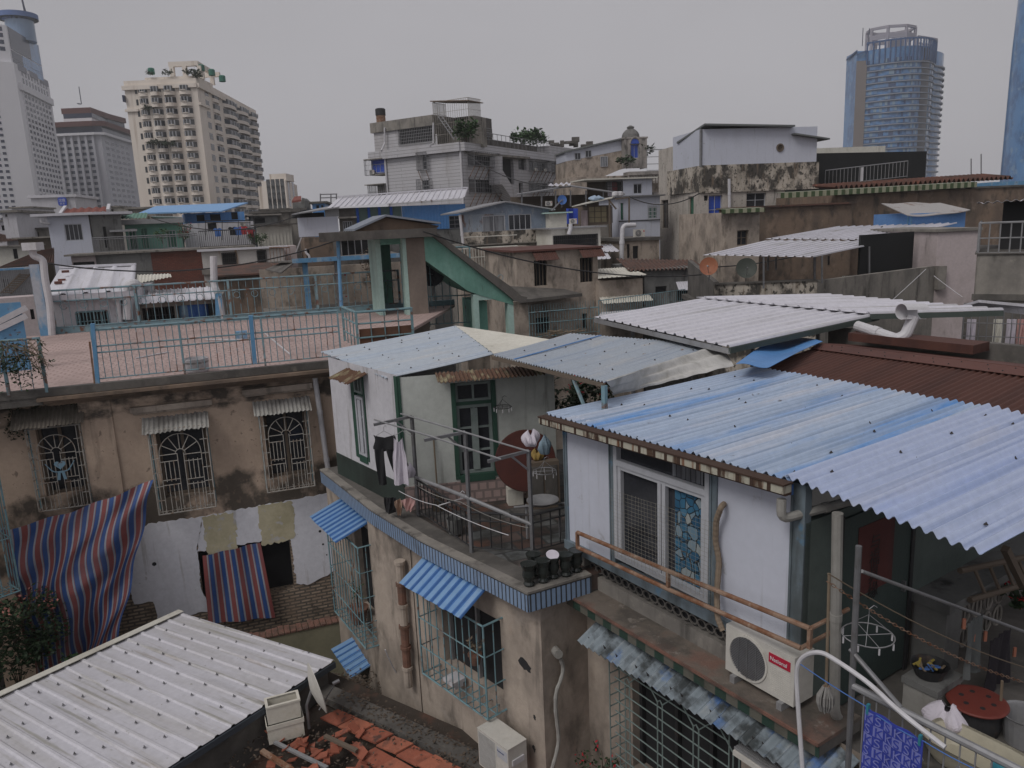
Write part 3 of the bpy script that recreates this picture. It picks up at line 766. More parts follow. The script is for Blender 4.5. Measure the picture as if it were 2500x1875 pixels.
m=MB();up1=dB*.28+Vector((0,0,.03))
m.slab([fl0-up1*.4,fl1-up1*.4,fl1+up1*.8,fl0+up1*.8],(0,0,.006))
m.slab([fl0+up1*.81+Vector((0,0,.004)),fl1+up1*.81+Vector((0,0,.004)),fl1+up1*.8+Vector((.9,.6,-.16)),fl0+up1*.8+Vector((.9,.6,-.16))],(0,0,.006))
mroof=m
m=MB();screws(m,fl0-up1*.3,fl1-up1*.3,fl1+up1*.7,fl0+up1*.7,12,(.2,.8),.011,.02);mroof.build('ridge_flashing',m_brownfl,bro,extra=[(m,m_screw)])
LW=.36
LB=-4.80
u9=FrH.P('B4',610,1530,LW)[0]
m=MB();FrH.box(m,.12,UR-.05,LB,-4.62,-.12,-.02);FrH.box(m,.12,.35,-4.62,VB-.13,-.12,-.015);m.build('parapet',m_conc,t)
m=MB();FrH.box(m,.35,UR-.05,-4.62,VB-.12,-.14,-.115);m.build('opening',m_dark,t)
m=MB()
for k in range(26):
 c=.48+k*.127
 for s in (0,1):
  q=[FrH.at(c+.06*math.cos(a*math.pi/6),-4.53+s*.11+.05*math.sin(a*math.pi/6),-.06) for a in range(12)]
  m.tube(q,.011,4,True)
m.build('lattice',m_concd,t)
m=MB();FrH.box(m,-.05,u9,LB-.035,LB,-.3,LW);m.build('ledge',m_ledge,t)
m_edge=M('worn red ledge edge',(.19,.10,.075),[((.09,.06,.05),(4,4,4),.45,.6,.8)],bump=.3)
m=MB();FrH.box(m,-.05,u9+.002,LB-.03,LB+.004,LW,LW+.02);m.build('ledge_edge',m_edge,t)
m=MB()
m.add([FrH.at(-.05,LB-.16,LW-.01),FrH.at(u9,LB-.16,LW-.01),FrH.at(u9,LB-.036,LW-.01),FrH.at(-.05,LB-.036,LW-.01)],[(0,1,2,3)],[[(0,0),(u9+.05,0),(u9+.05,.13),(0,.13)]])
m.build('tile_band',m_gband,t)
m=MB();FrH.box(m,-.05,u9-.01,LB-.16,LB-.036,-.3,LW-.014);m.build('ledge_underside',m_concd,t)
FrW=FrH.off(-.02)
wl=FrW.P('B3',1140,1000)[0],FrW.P('B3',2030,1300)[0],FrW.P('B3',1200,1420)[1]
h0=(wl[0],wl[1],-7.05,-5.25)
m=MB();FrW.wall(m,-1.2,5.2,GZ,LB-.171,[h0],.2);m.build('wall',m_tan,t)
hole(FrW,h0,t,-.19)
m=MB()
for x in (h0[0],h0[0]+(h0[1]-h0[0])*.36,h0[0]+(h0[1]-h0[0])*.68,h0[1]-.05):FrW.box(m,x,x+.05,h0[2],h0[3],-.18,-.12)
m.build('window_frame',m_black,t)
gm=M('grey green grille',(.15,.19,.18),bump=.05)
g0=FrW.P('B3',965,900,.3)[0]
m=MB();T=lambda *p:m.tube([FrW.at(*q) for q in p],.009,5)
gx0,gx1,gy0,gy1,gw=g0,h0[1]+.1,-7.0,-5.2,.32
for x in (gx0,gx1):T((x,gy0,0),(x,gy0,gw),(x,gy1,gw),(x,gy1,0));T((x,gy0,gw*.5),(x,gy1,gw*.5))
for k in range(12):
 y=gy0+k*.155;T((gx0,y,0),(gx0,y,gw));
for k in range(12):
 y=gy0+k*.155;T((gx0+.1,y,gw),(gx1,y,gw))
pan=[gx0+.33+k*.56 for k in range(4)]
for x in pan:
 T((x-.04,gy0,gw),(x-.04,gy1-.35,gw));T((x+.04,gy0,gw),(x+.04,gy1-.35,gw))
 T((x-.04,gy1-.35,gw),(x,gy1-.31,gw),(x+.04,gy1-.35,gw));T((x+.04,gy1-.35,gw),(x+.28,gy1-.1,gw),(x+.52,gy1-.35,gw))
for k in range(1,8):T((gx0+(gx1-gx0)*k/8,gy0,0),(gx0+(gx1-gx0)*k/8,gy0,gw))
T((gx0,gy0,gw),(gx1,gy0,gw));T((gx0,gy0,gw/2),(gx1,gy0,gw/2))
m.build('window_grille',gm,t)
a0,a1=FrW.P('B3',690,590,.56),FrW.P('B4',495,1655,.56)
m=MB();A_,B_=FrW.at(a0[0],a0[1]-.07,.56),FrW.at(a1[0]+.25,a1[1]-.12,.56);C_,D_=FrW.at(a1[0]+.25,min(-4.98,a1[1]+.1),.06),FrW.at(a0[0],-4.98,.06)
m.corr(A_,B_,C_,D_,.11,.026,nv=8,jit=.005);mroof=m
m=MB();screws(m,A_,B_,C_,D_,13,(.2,),.007,.05);mroof.build('awning',m_gfibre,t,extra=[(m,m_screw)])
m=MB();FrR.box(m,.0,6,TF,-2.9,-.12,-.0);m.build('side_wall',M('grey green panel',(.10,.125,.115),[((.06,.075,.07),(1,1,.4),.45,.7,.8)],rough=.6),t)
dr=FrR.R('B4',900,300,1250,1000);d0,d1=.55,1.80
m=MB();FrR.box(m,d0,d1,TF+.03,-3.0,0,.03)
do=m.build('door',M('dark green door',(.05,.07,.065),rough=.5),t)
m=MB();FrR.box(m,d1-.13,d1-.10,TF+1.0,TF+1.12,.03,.07);m.build('handle',m_steel,do)
for x in (d0-.06,d1):
 m=MB();FrR.box(m,x,x+.06,TF,-2.95,0,.05);m.build('door_jamb',m_black,t)
q=FrR.R('L4',890,1190,1160,1640);q2=FrR.P('B4',900,360)[1]
m=MB();FrR.box(m,q[0],q[1]-.08,q2,q[3],.032,.036);po=m.build('poster',M('dark red poster',(.11,.035,.032),[((.06,.03,.03),S2,.45,.65,.7)]),t)
for k,ch in enumerate('与福具缘'):text(ch,FrR,(q[0]+q[1])/2-.16,q[3]-.30-k*(q[3]-q2)*.235,.20,m_inkk,po,w=.038)
m=MB();FrR.box(m,1.98,2.30,TF,-4.30,0,.38);m.build('pier',m_grey,t)
m=MB();FrR.box(m,1.95,4.6,-4.32,-4.22,0,.42);m.build('shelf',m_grey,t)
m=MB()
for k in range(4):
 for s in (0,1):
  x=2.33+k*.26
  m.tube([FrR.at(x+.12+.10*math.cos(a*math.pi/6),-4.5-s*.28+.12*math.sin(a*math.pi/6),.34) for a in range(12)],.017,5,True)
  m.tube([FrR.at(x+.12,-4.62-s*.28,.34),FrR.at(x+.12,-4.38-s*.28,.34)],.014,5)
m.build('lattice',m_conc,t)
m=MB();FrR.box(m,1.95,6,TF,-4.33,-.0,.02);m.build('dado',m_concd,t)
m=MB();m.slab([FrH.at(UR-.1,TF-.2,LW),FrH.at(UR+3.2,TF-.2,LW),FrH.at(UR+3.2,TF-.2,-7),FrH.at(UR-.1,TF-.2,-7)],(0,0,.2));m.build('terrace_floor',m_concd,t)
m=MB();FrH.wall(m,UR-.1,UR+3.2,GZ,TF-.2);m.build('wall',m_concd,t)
# loose things on the panel house
aw_,av_=.05,LB+.045
FA=FrZ(('B3',1895,870),-4.74,146.6)
ac=thing('air_conditioner','large white air conditioner with a red badge, on the ledge under the white panels','air conditioner',FA.at(0,LB,0))
W_,H_=.84,.52
m=MB();FA.box(m,0,W_,-4.72,-4.72+H_,-.30,0);m.build('casing',m_acw,ac)
c=FA.at(.29,-4.72+H_*.5,0)
m=MB();m.lathe(c,[(.245,0),(.245,.015),(.225,.016),(.225,.003),(.03,.003)],32,FA.N);m.build('fan_ring',m_acw,ac)
m=MB();m.lathe(c,[(.222,.001),(.222,.004)],32,FA.N);m.build('fan_opening',m_black,ac)
m=MB()
for k in range(1,24):
 y=-.225+.45*k/24;x=math.sqrt(max(0,.224**2-y*y));m.tube([c+FA.U*(-x)+ZV*y+FA.N*.012,c+FA.U*x+ZV*y+FA.N*.012],.0032,4)
for x in (-.11,0,.11):m.tube([c+FA.U*x-ZV*math.sqrt(.224**2-x*x)+FA.N*.016,c+FA.U*x+ZV*math.sqrt(.224**2-x*x)+FA.N*.016],.0035,4)
m.build('fan_guard',m_steel,ac)
m=MB();FA.box(m,.545,.795,-4.72+.355,-4.72+.455,0,.006);bo=m.build('badge',m_badge,ac)
text('National',FA,.562,-4.72+.385,.058,m_ink,bo,w=.009)
m=MB()
for k in range(14):FA.box(m,.56,.80,-4.72+.04+k*.021,-4.72+.045+k*.021,0,.004)
m.build('louvre',m_acw,ac)
m=MB()
for x in (.1,.68):FA.box(m,x,x+.06,LB+.001,-4.721,-.32,.05)
m.build('foot',m_alu,ac)
m_hose=M('brown corrugated hose',(.22,.17,.125),bump=.1)
hs_=[FrH.at(*FrH.P('L3',1900,1090),.03),FrH.pt('L3',1860,1120,.12),FrH.pt('L3',1820,1230,.1),FrH.pt('L3',1815,1400,.07),FrH.pt('L3',1845,1560,.06),FrH.pt('B3',1825,240,.12),FrH.pt('B3',1830,440,.2),FrH.pt('B3',1880,560,.2)]
m=MB();P=[]
for i in range(len(hs_)-1):
 for k in range(8):P.append(hs_[i].lerp(hs_[i+1],k/8))
for _ in range(3):P=[P[0]]+[(P[i-1]+P[i]*2+P[i+1])/4 for i in range(1,len(P)-1)]+[P[-1]]
m.tube(P,[.030+.003*(i%2) for i in range(len(P))],8)
tag(m.build('drain_hose',m_hose),'brown ribbed hose curling down the white panel beside the sliding window','hose')
RW=.24
for (p0,p1,lab) in ((('F',1247,1150),('F',1750,1358),'upper rusty pipe rail running across the front of the white panels'),(('F',1247,1182),('F',1730,1400),'lower rusty pipe rail under the sliding window')):
 a,b=FrH.P(*p0,RW),FrH.P(*p1,RW)
 m=MB();m.tube([FrH.at(a[0],a[1],RW),FrH.at((a[0]+b[0])/2,(a[1]+b[1])/2-.012,RW),FrH.at(b[0],b[1],RW)],.026,8)
 m.tube([FrH.at(b[0],b[1],RW),FrH.at(b[0],b[1]+.0,-.35)],.022,8)
 t=thing('rusty_rail',lab,'rail',FrH.at(a[0],a[1],RW));m.build('rail_pipe',m_rust,t)
 if 'upper' in lab:
  for u in (a[0],a[0]+1.62,b[0]):
   yy=a[1]+(b[1]-a[1])*(u-a[0])/(b[0]-a[0])
   q=MB();FrH.box(q,u-.018,u+.018,yy-.20,yy,RW-.02,RW+.02);q.build('upright',m_rust,t)
m=MB();mw=.29
ml_,mr_=FrH.P('L3',965,975,mw),FrH.P('L3',1790,1245,mw)
mb_=FrH.P('L3',955,1440,mw)[1]-.02
nx=27;ny=18
for k in range(nx+1):
 u=ml_[0]+(mr_[0]-ml_[0])*k/nx;vt=ml_[1]+(mr_[1]-ml_[1])*k/nx;m.tube([FrH.at(u,mb_-.06,mw+.01*math.sin(k)),FrH.at(u,vt,mw+.02*math.sin(k*.7))],.0014,4)
for k in range(ny+1):
 f=k/ny;m.tube([FrH.at(ml_[0]+(mr_[0]-ml_[0])*s/8,(mb_-.06)*(1-f)+(ml_[1]+(mr_[1]-ml_[1])*s/8)*f,mw+.006+.01*math.sin(s)) for s in range(9)],.0014,4)
tag(m.build('wire_mesh',M('pale galvanised wire',(.24,.225,.185),rough=.5,bump=0)),'sagging sheet of pale square wire mesh standing in front of the sliding window','wire mesh')
pipe('downpipe',[FrH.at(UR-.12,VT-.02,.21),FrH.at(UR-.12,VT-.22,.21),FrR.at(.75,VT-.14,.16)],.045,'short grimy white elbow pipe under the gutter end',m_pvcg)
dpx=[FrR.pt('L4',755,1040,.35),FrR.pt('B4',728,1255,.35)]
dp_=dpx[0].copy();dp_.z=-2.68
pipe('downpipe',[dp_,dpx[1],FrR.pt('B4',820,1350,.30),FrR.pt('B4',830,1600,.3),FrR.pt('B4',860,1659,.3)+Vector((0,0,-.6))],.05,'tall white drainpipe standing beside the dark doorway',m_pvcg)
# things on the right hand terrace
def onf(t,x,y,z=TF):return atz((t,x,y),z)
FE=FrH.off(LW+.02)
t=thing('terrace_railing','grey steel railing with diamond bars along the right terrace behind the blue towel','railing',FE.at(UR+.1,TF,0))
ra,rb=FE.P('B4',872,1045),FE.P('B4',1990,1605)
rt=ra[1]
m=MB();m.tube([FE.at(ra[0],rt),FE.at(rb[0]+.6,rt)],.032,8);m.build('top_rail',m_alu,t)
m=MB();n=14
for k in range(n+1):
 u=ra[0]+.1+(rb[0]-ra[0]+.4)*k/n
 if k%3==1:
  m.tube([FE.at(u,rt),FE.at(u,rt-.22),FE.at(u-.07,rt-.34),FE.at(u,rt-.47),FE.at(u+.07,rt-.34),FE.at(u,rt-.22)],.007,5);m.tube([FE.at(u,rt-.47),FE.at(u,TF-.1)],.007,5)
 else:m.tube([FE.at(u,rt),FE.at(u,TF-.1)],.007,5)
m.build('baluster_panel',m_alu,t)
pa=FE.P('B4',850,1600)
m=MB();m.tube([FE.at(ra[0]-.01,TF-.6),FE.pt('L4',912,1330)],.026,8);m.build('post',m_steel,t)
m=MB();m.tube([FE.pt('B4',845,765),FE.pt('B4',1225,1205)],.022,8);m.build('brace',m_steel,t)
FT=FE.off(.10)
m=MB();P=[FT.pt('B4',*q) for q in [(492,1700),(470,1400),(447,1060),(443,950),(455,880),(490,825),(560,792),(640,792),(720,838),(860,930),(1010,1040),(1200,1225),(1560,1505)]]
for _ in range(2):P=[P[0]]+[x for i in range(len(P)-1) for x in (P[i]*.75+P[i+1]*.25,P[i]*.25+P[i+1]*.75)]+[P[-1]]
m.tube(P,.021,8)
tag(m.build('bent_pipe',m_pvc),'white plastic pipe bent into a tall hoop and lashed to the terrace railing','pipe')
FTw=FE.off(.17)
ta,tb=FTw.P('B4',962,1195),FTw.P('B4',1402,1455)
twl=thing('towel','bright blue towel printed with letter blocks pegged to a blue line','towel',FTw.at(ta[0],ta[1]-1,0))
m_tow=M('blue towelling',(.045,.065,.38),[((.035,.05,.30),(3,3,3),.45,.65,.6)],bump=.5,bsc=140,rough=.95)
m_tow2=M('pale blue towelling',(.19,.21,.52),bump=.5,bsc=140,rough=.95)
tw=tb[0]-ta[0];dr_=tb[1]-ta[1]
def tf(i,j,e=0):return FTw.at(ta[0]+tw*i,ta[1]+dr_*i-.95*j,.02*math.sin(i*8+j*3)*j+.01*math.sin(i*15)+e)
mtw=MB();mtw.grid(lambda i,j:tf(i,j),24,24,th=.006)
m=MB();cw=.092
for r_ in range(9):
 for c_ in range(6):
  if (r_+c_)%2==0:
   i0,j0=(c_+.06)/6.1,(r_+.2)/9.6;i1,j1=i0+.155,j0+.100
   m.grid(lambda i,j:tf(i0+(i1-i0)*i,j0+(j1-j0)*j,.010),2,2)
mpb=m
def towtext(ch,i0,j0,mat):
 c=bpy.data.curves.new('letter','FONT');c.body=ch;c.size=.118;c.extrude=.001
 tmp=bpy.data.objects.new('letter',c);COL.objects.link(tmp);bpy.context.view_layer.update()
 me=bpy.data.meshes.new_from_object(tmp.evaluated_get(bpy.context.evaluated_depsgraph_get()));bpy.data.objects.remove(tmp)
 vs=[tf(i0+v.co.x*1.2/tw*.8,j0+(.076-v.co.y)*1.0,.014+v.co.z) for v in me.vertices]
 fs=[list(p.vertices) for p in me.polygons];bpy.data.meshes.remove(me)
 return vs,fs
la,lb=MB(),MB()
for r_ in range(9):
 for c_ in range(6):
  pale=(r_+c_)%2==0
  vs,fs=towtext('S' if (c_+r_*2)%4 in (1,2) else 'K',(c_+.18)/6.1,(r_+.36)/9.6,None)
  (la if pale else lb).add(vs,fs)
mtw.build('towel_cloth',m_tow,twl,extra=[(mpb,m_tow2),(la,m_tow),(lb,m_tow2)])
m_peg=M('teal plastic peg',(.04,.2,.26),rough=.4,bump=0)
for i in (.06,.95):
 q=MB();p=tf(i,0,.0);q.ob(p+FTw.N*-.014-ZV*.05-FTw.U*.01,FTw.U*.02,FTw.N*.03,ZV*.09);q.build('peg',m_peg,twl)
cable('washing_line',[FT.pt('B4',452,865),tf(0,0,0),tf(.5,0,0)-ZV*.02,tf(1,0,0),FT.pt('B4',1780,1665)],.005,'thin blue washing line carrying the blue towel',m_clothbl,.01,'washing line')
mp0=FE.off(-.12)
t=thing('mop','string mop hung head down beside the white drainpipe','mop',mp0.pt('B4',655,1290))
m=MB();m.tube([mp0.pt('B4',690,200),mp0.pt('B4',668,1045)],.014,7);m.build('handle',m_straw,t)
m=MB();a=mp0.pt('B4',668,1045)
for k in range(170):
 an=random.uniform(0,6.28);r0=random.uniform(.015,.028);r1=random.uniform(.02,.075)
 m.tube([a+Vector((math.cos(an)*r0,math.sin(an)*r0,0)),a+Vector((math.cos(an)*r1,math.sin(an)*r1,-.09)),a+Vector((math.cos(an)*r1*1.05,math.sin(an)*r1*1.05,-.17)),a+Vector((math.cos(an)*r1*.7,math.sin(an)*r1*.7,-.24+random.uniform(-.02,.03)))],.006,4)
m.build('mop_head',M('grey mop strings',(.25,.24,.23)),t)
m=MB();m.tube([a+Vector((.025*math.cos(k*.7),.025*math.sin(k*.7),.01*(k%3)-.01)) for k in range(18)],.006,4);m.build('binding',m_rust,t)
hanger_ring(FrR.pt('B4',980,660,.65),.22,'wire ring hanger with pegs hung from the chain before the dark doorway')
c0,c1=FrR.pt('B4',690,270,.62),FrR.pt('B4',2150,1015,.95)
m=MB();L=(c1-c0).length;n=int(L/.062);d=(c1-c0).normalized()
for k in range(n):
 f=k/n;p=c0.lerp(c1,f)-ZV*.10*4*f*(1-f)
 s_=ZV if k%2 else d.cross(ZV).normalized()
 m.tube([p+d*(.038*math.cos(a*math.pi/5))+s_*(.014*math.sin(a*math.pi/5)) for a in range(10)],.0045,4,True)
tag(m.build('chain',m_rust),'rusty chain slung across the dark terrace','chain')
cable('rope',[FrR.pt('B4',680,200,.6),FrR.pt('B4',2190,915,1.0)],.006,'thin brown rope hung above the rusty chain',m_straw,.08,'rope')
t0,t1=FrR.pt('B4',935,183,.45),FrR.pt('B4',2200,655,.8)
tag(MB().tube([t0,t1],.018,8).build('clothes_pole',m_alu),'grey metal clothes pole crossing the dark doorway','pole')
cp=FrR.off(.78)
for k,(x,y) in enumerate(((1700,545),(1770,640),(1860,640),(2080,760))):
 p=cp.pt('B4',x,y)
 tag(MB().ob(p-Vector((.012,.012,.10)),(.03,0,0),(0,.02,0),(.0,.0,.11)).build('clothes_peg',M('salmon plastic',(.42,.17,.11),bump=0) if k==0 else bpy.data.materials['salmon plastic']),'salmon plastic peg clipped to cloths by the right terrace pole','peg','salmon pegs on the terrace')
u,v=cp.P('B4',1765,530);clothes(cp,u,v,.30,.62,M('grey cloth',(.12,.13,.13)),'grey cloth hung from the metal pole on the dark terrace','cloth',cat='cloth')
u,v=cp.P('B4',1960,650);clothes(cp,u,v,.42,.75,M('dark purple cloth',(.03,.026,.032)),'dark cloth clipped with salmon pegs at the right of the terrace','cloth',cat='cloth')
sp=onf('B4',1420,1225,TF);st=thing('washing_box','grey plastic box with a black basket of clutter on its lid','box',sp)
m=MB();sx,sy=FrR.U*.46,FrR.N*.34;o=sp-FrR.U*.2+FrR.N*-.15
m.ob(o+ZV*.02,sx,sy,ZV*.30);m.build('box_body',m_pvcg,st)
m=MB();m.slab([o-sx*.04-sy*.04+ZV*.325,o+sx*1.04-sy*.04+ZV*.325,o+sx*1.04+sy*1.04+ZV*.325,o-sx*.04+sy*1.04+ZV*.325],ZV*.07);m.build('lid',m_grey,st)
bk=thing('basket','black plastic basket of odds and ends standing on the grey box','basket',sp+ZV*.40)
m=MB();m.lathe(sp+ZV*.40,[(.13,0),(.18,.12),(.185,.13),(.17,.12),(.125,.02)],14);m.build('bowl',m_black,bk)
for k in range(16):
 q=MB();p=sp+ZV*(.50+.02*random.random())+Vector((random.uniform(-.11,.11),random.uniform(-.11,.11),0));d=Vector((random.uniform(-1,1),random.uniform(-1,1),.2)).normalized()
 if k==0:acc={0:MB(),1:MB(),2:MB()}
 acc[k%3].bar(p-d*.05,p+d*.05,.02,.012)
for k,mt in ((0,m_straw),(1,m_clothbl),(2,M('yellow scrap',(.32,.25,.06),bump=0))):acc[k].build('scrap',mt,bk)
rz_=TF+.30;rc=onf('B4',1800,1160,rz_)
t=thing('drum_table','round red perforated lid lying on a dark drum','table',(rc.x,rc.y,TF))
m=MB();m.lathe((rc.x,rc.y,TF),[(.2,0),(.22,.1),(.22,.285)],24);m.build('drum',m_black,t)
m=MB();m.lathe(rc,[(.27,-.012),(.275,0),(.268,.012),(.25,.016),(.1,.02)],36);m.build('lid',m_red,t)
for k in range(6):
 a=k*1.05+.3;q=MB();q.lathe(rc+Vector((.14*math.cos(a),.14*math.sin(a),.017)),[(.026,0),(.024,.005)],8);q.build('lid_hole',m_dark,t)
bp=onf('B4',1570,1300,TF+.15)
def bag(c,r,label,mat,h=.2,name='plastic_bag',cat='bag'):
 m=MB();rn=random.Random(int(c.x*1000));c=Vector(c)
 ph=[rn.uniform(0,6) for _ in range(4)]
 def fn(i,j):
  a=i*2*math.pi;z=j*h;k=r*(math.sin(math.pi*(.15+.8*j))**.7)*(1+.22*math.sin(a*3+ph[0]+j*4)+.12*math.sin(a*7+ph[1]))
  return c+Vector((k*math.cos(a),k*math.sin(a),z+.04*math.sin(a*2+ph[2])*j))
 m.grid(fn,28,10)
 return tag(m.build(name,mat,smooth=False),label,cat)
bag(bp-ZV*.1,.17,'crumpled pale plastic bag beside the round red lid',m_cloth,.26)
tb_=onf('B4',1790,1560,TF+.15)
t=thing('wash_tub','cream plastic tub with a teal basin at the foot of the terrace railing','tub',tb_-ZV*.15)
m=MB()
def tubf(i,j):
 a=i*2*math.pi;k=(0,.8,.95,1.0,1.06,1.0,.9,.75,.0)[round(j*8)];z=(-.14,-.14,-.05,.06,.075,.06,-.05,-.12,-.12)[round(j*8)]
 x=.42*k*math.copysign(abs(math.cos(a))**.5,math.cos(a));y=.24*k*math.copysign(abs(math.sin(a))**.5,math.sin(a))
 return tb_+FrH.U*x+FrH.N*y+ZV*z
m.grid(tubf,32,8);m.build('tub',M('cream plastic',(.40,.37,.29),rough=.4,bump=.02),t,smooth=True)
m=MB();m.lathe(tb_+FrH.U*.25-ZV*.09,[(.06,0),(.11,.1),(.115,.105),(.10,.09),(.05,.01)],18);m.build('basin',m_peg,t)
cable('stick',[FrR.pt('B4',1987,1005,1.15),FrR.pt('B4',1950,1550,1.15)],.014,'upright pale bamboo stick by the terrace railing',m_straw,0,'stick')
t=thing('drum','steel rimmed pot cut off by the right edge of the photo','pot',onf('B4',2165,1300,TF))
c=onf('B4',2165,1250,TF+.3);m=MB();m.lathe(c-ZV*.3,[(.16,0),(.2,.28),(.215,.3),(.19,.29),(.15,.02)],22);m.build('pot_body',m_alu,t)
l0,l1=FrR.pt('B4',1670,180,.35),FrR.pt('B4',2170,75,.5)
t=thing('wooden_ladder','brown wooden ladder lying across the shelf at the right edge','ladder',l0)
dz=Vector((0,0,-.32))+FrR.N*.1
m=MB();m.tube([l0,l1],.035,7);m.tube([l0+dz+FrR.U*.05,l1+dz+FrR.U*.3],.035,7);m.build('rail',m_wood,t)
for k in range(4):
 q=MB();p=l0.lerp(l1,.2+.22*k);q.tube([p,p+dz+FrR.U*.1],.022,6);q.build('rung',m_wood,t)
lp=[FrR.pt('L4',2010,1350,.7),FrR.pt('B4',2150,300,.7)]
tag(MB().bar(lp[0],lp[1],.07,.07).build('timber_post',m_wood),'leaning dark timber at the right edge under the sheets','timber')
plant(FrR.pt('B4',2120,470,.5),'dark bundle of green and red clothes or leaves heaped at the right edge',.25,.28,160,.09,m_leaf,m_redfl,stems=4,name='heap',cat='heap')
m=MB()
W0,W1=atz(('M3',830,1040),-2.05),atz(('M3',1930,1285),-2.15)
W2,W3=atz(('M4',1060,1130),-2.0),atz(('M3',1730,885),-1.88)
wr=thing('roof_canopy','wide flat white ribbed metal roof behind the blue roof','roof',W1-ZV*2)
m.corr(W0,W1,W2,W3,.27,.035,'trap',4,jit=.0);m.build('roof_sheet',m_whroof,wr)
V0,V1=W3-(W3-W0).normalized()*.25+ZV*.05,W2-(W2-W1).normalized()*.25+ZV*.05
V2,V3=atz(('M4',2000,1095),-1.86),atz(('M4',630,978),-1.78)
m=MB();m.corr(V0,V1,V2,V3,.27,.035,'trap',4);m.build('roof_sheet',m_whroof,wr,label='rear row of white roof sheets lapped over the front row')
m=MB();e=(W1-W0).normalized();m.slab([W0-ZV*.03,W1-ZV*.03,W1-ZV*.12,W0-ZV*.12],(.02,.015,0));m.build('fascia',m_alu,wr)
m=MB();m.bar(W1-ZV*.06,W2-ZV*.06,.05,.09);m.bar(V1-ZV*.06,V2-ZV*.06,.05,.09);m.build('edge_beam',M('dark green steel',(.06,.075,.068)),wr)
for k in range(4):
 p=W0.lerp(W2,.15+.22*k);q=MB();q.bar(p-ZV*.1,p-ZV*2.2,.06,.06);q.build('post',m_steel,wr)
m=MB()
for f in (.1,.5,.9):m.bar(W0.lerp(W1,f)-ZV*.04,W3.lerp(W2,f)-ZV*.04,.05,.08)
m.build('purlin',m_steel,wr)
gp=W1.lerp(W2,.93)
q1=aty(('M4',1232,1110),12.7);q2=aty(('M4',1400,1108),12.85)
t=thing('gutter_outlet','short white half round gutter with a thick bent white pipe below it','pipe',q1-ZV*.5)
m=MB();d=(q2-q1).normalized();sd=d.cross(ZV).normalized()
def gf(i,j):
 a=math.pi*(.1+1.55*i);return q1.lerp(q2,j)+sd*(.13*math.cos(a))+ZV*(.13*math.sin(a))
m.grid(gf,16,2,th=.008);m.build('half_gutter',m_pvc,t,smooth=True)
pipe('outlet_pipe',[q1.lerp(q2,.55)-ZV*.08,aty(('M4',1262,1285),12.75),aty(('M4',1195,1315),12.8),aty(('M4',900,1215),13.6)],.09,'',m_pvc,parent=t,n=12)
R_=[atz(('M4',1690,1075),-2.0),atz(('M4',2230,1140),-2.0),atz(('M4',2230,1080),-1.85),atz(('M4',1810,1040),-1.85)]
tag(MB().slab(R_,ZV*.05).build('roof_sheet',m_whroof),'piece of white roof at the right edge beyond the wide white roof','roof')
FrD=Fr(BD+dB*1.3,146.6)
u_,v_=FrD.P('M4',700,1240);u2,v2=FrD.P('M4',1690,1380)
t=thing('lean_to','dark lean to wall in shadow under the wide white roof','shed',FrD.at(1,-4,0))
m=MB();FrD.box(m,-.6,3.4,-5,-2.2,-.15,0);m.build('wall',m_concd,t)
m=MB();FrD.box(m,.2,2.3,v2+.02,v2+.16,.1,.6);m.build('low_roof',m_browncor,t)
FrC=Fr(aty(('M4',1700,1380),15.2),120)
r_=FrC.R('M4',1700,1130,2230,1395)
t=thing('drying_cage','rusty barred drying cage holding pale washing at the right edge','cage',FrC.at(r_[0],r_[2]-.5,-.5))
gq=grille(FrC,(r_[0],r_[1]+.4,r_[2]-.3,r_[3]+.1),t,.0,12,4,.009,m_steel,w0=-.9,name='cage_bars',bottom=False)
m=MB();FrC.box(m,r_[0],r_[1]+.4,r_[2]-.3,r_[3]+.1,-1.2,-1.1);m.build('back_wall',m_concd,t)
for k,x in enumerate((1760,1960,2060,2140)):
 u,v=FrC.P('M4',x,1165,-.35);clothes(FrC,u,v,.16,.5,(m_cloth,m_cream,m_cloth,m_clothp)[k],['pale towel hung first from the left in the drying cage','cream towel hung second from the left in the drying cage','white cloth hung third from the left in the drying cage','pink cloth hung rightmost in the drying cage'][k],'cloth',w=-.35,cat='cloth',group='washing in the drying cage')
tp=[atz(('M4',-10,1500),-2.24),atz(('M4',240,1522),-2.26),atz(('M4',640,1335),-2.26),atz(('M4',330,1275),-2.42)]
m=MB();m.grid(lambda i,j:(tp[0].lerp(tp[1],i)).lerp(tp[3].lerp(tp[2],i),j)-ZV*.04*math.sin(math.pi*i)*math.sin(math.pi*j)+ZV*.02*math.sin(i*6+j*3),14,10,th=.006)
tag(m.build('blue_sheet',m_bluesheet,smooth=True),'curled bright blue sheet tucked under the edge of the white roof','sheet')
# house with the curved balcony, centre
ZF=-4.56
C0=atz(('X',992,1246),ZF);WL=atz(('X',827,1158),ZF);RBp=atz(('X',1239,1219),ZF)
FL=Fr(WL,U=(C0-WL).normalized());LL=(C0-WL).length
FR=Fr(C0,U=Vector((RBp.x-C0.x,RBp.y-C0.y,0)).normalized())
E0,E1,E2,E3=[atz(('F',*q),ZF) for q in [(693,1016),(848,1138),(1140,1283),(1276,1243)]]
th=thing('balcony_house','pale house with green trim behind a dark tiled balcony hung with washing','house',Vector((C0.x,C0.y,GZ)))
ZR=-2.40
wl=FL.R('L2',862,60,1010,790);wl=(max(.2,wl[0]),wl[1],FL.P('L2',950,720)[1],-2.47)
wr_=(.86,1.56,-4.10,-2.50)
m=MB();FL.wall(m,0,LL,ZF,ZR+.1,[wl],.05);m.poly(FL.at(0,ZF),FL.at(0,ZR+.1),FL.at(0,ZR+.1,-1.5),FL.at(0,ZF,-1.5));m.build('side_wall',m_lilac,th)
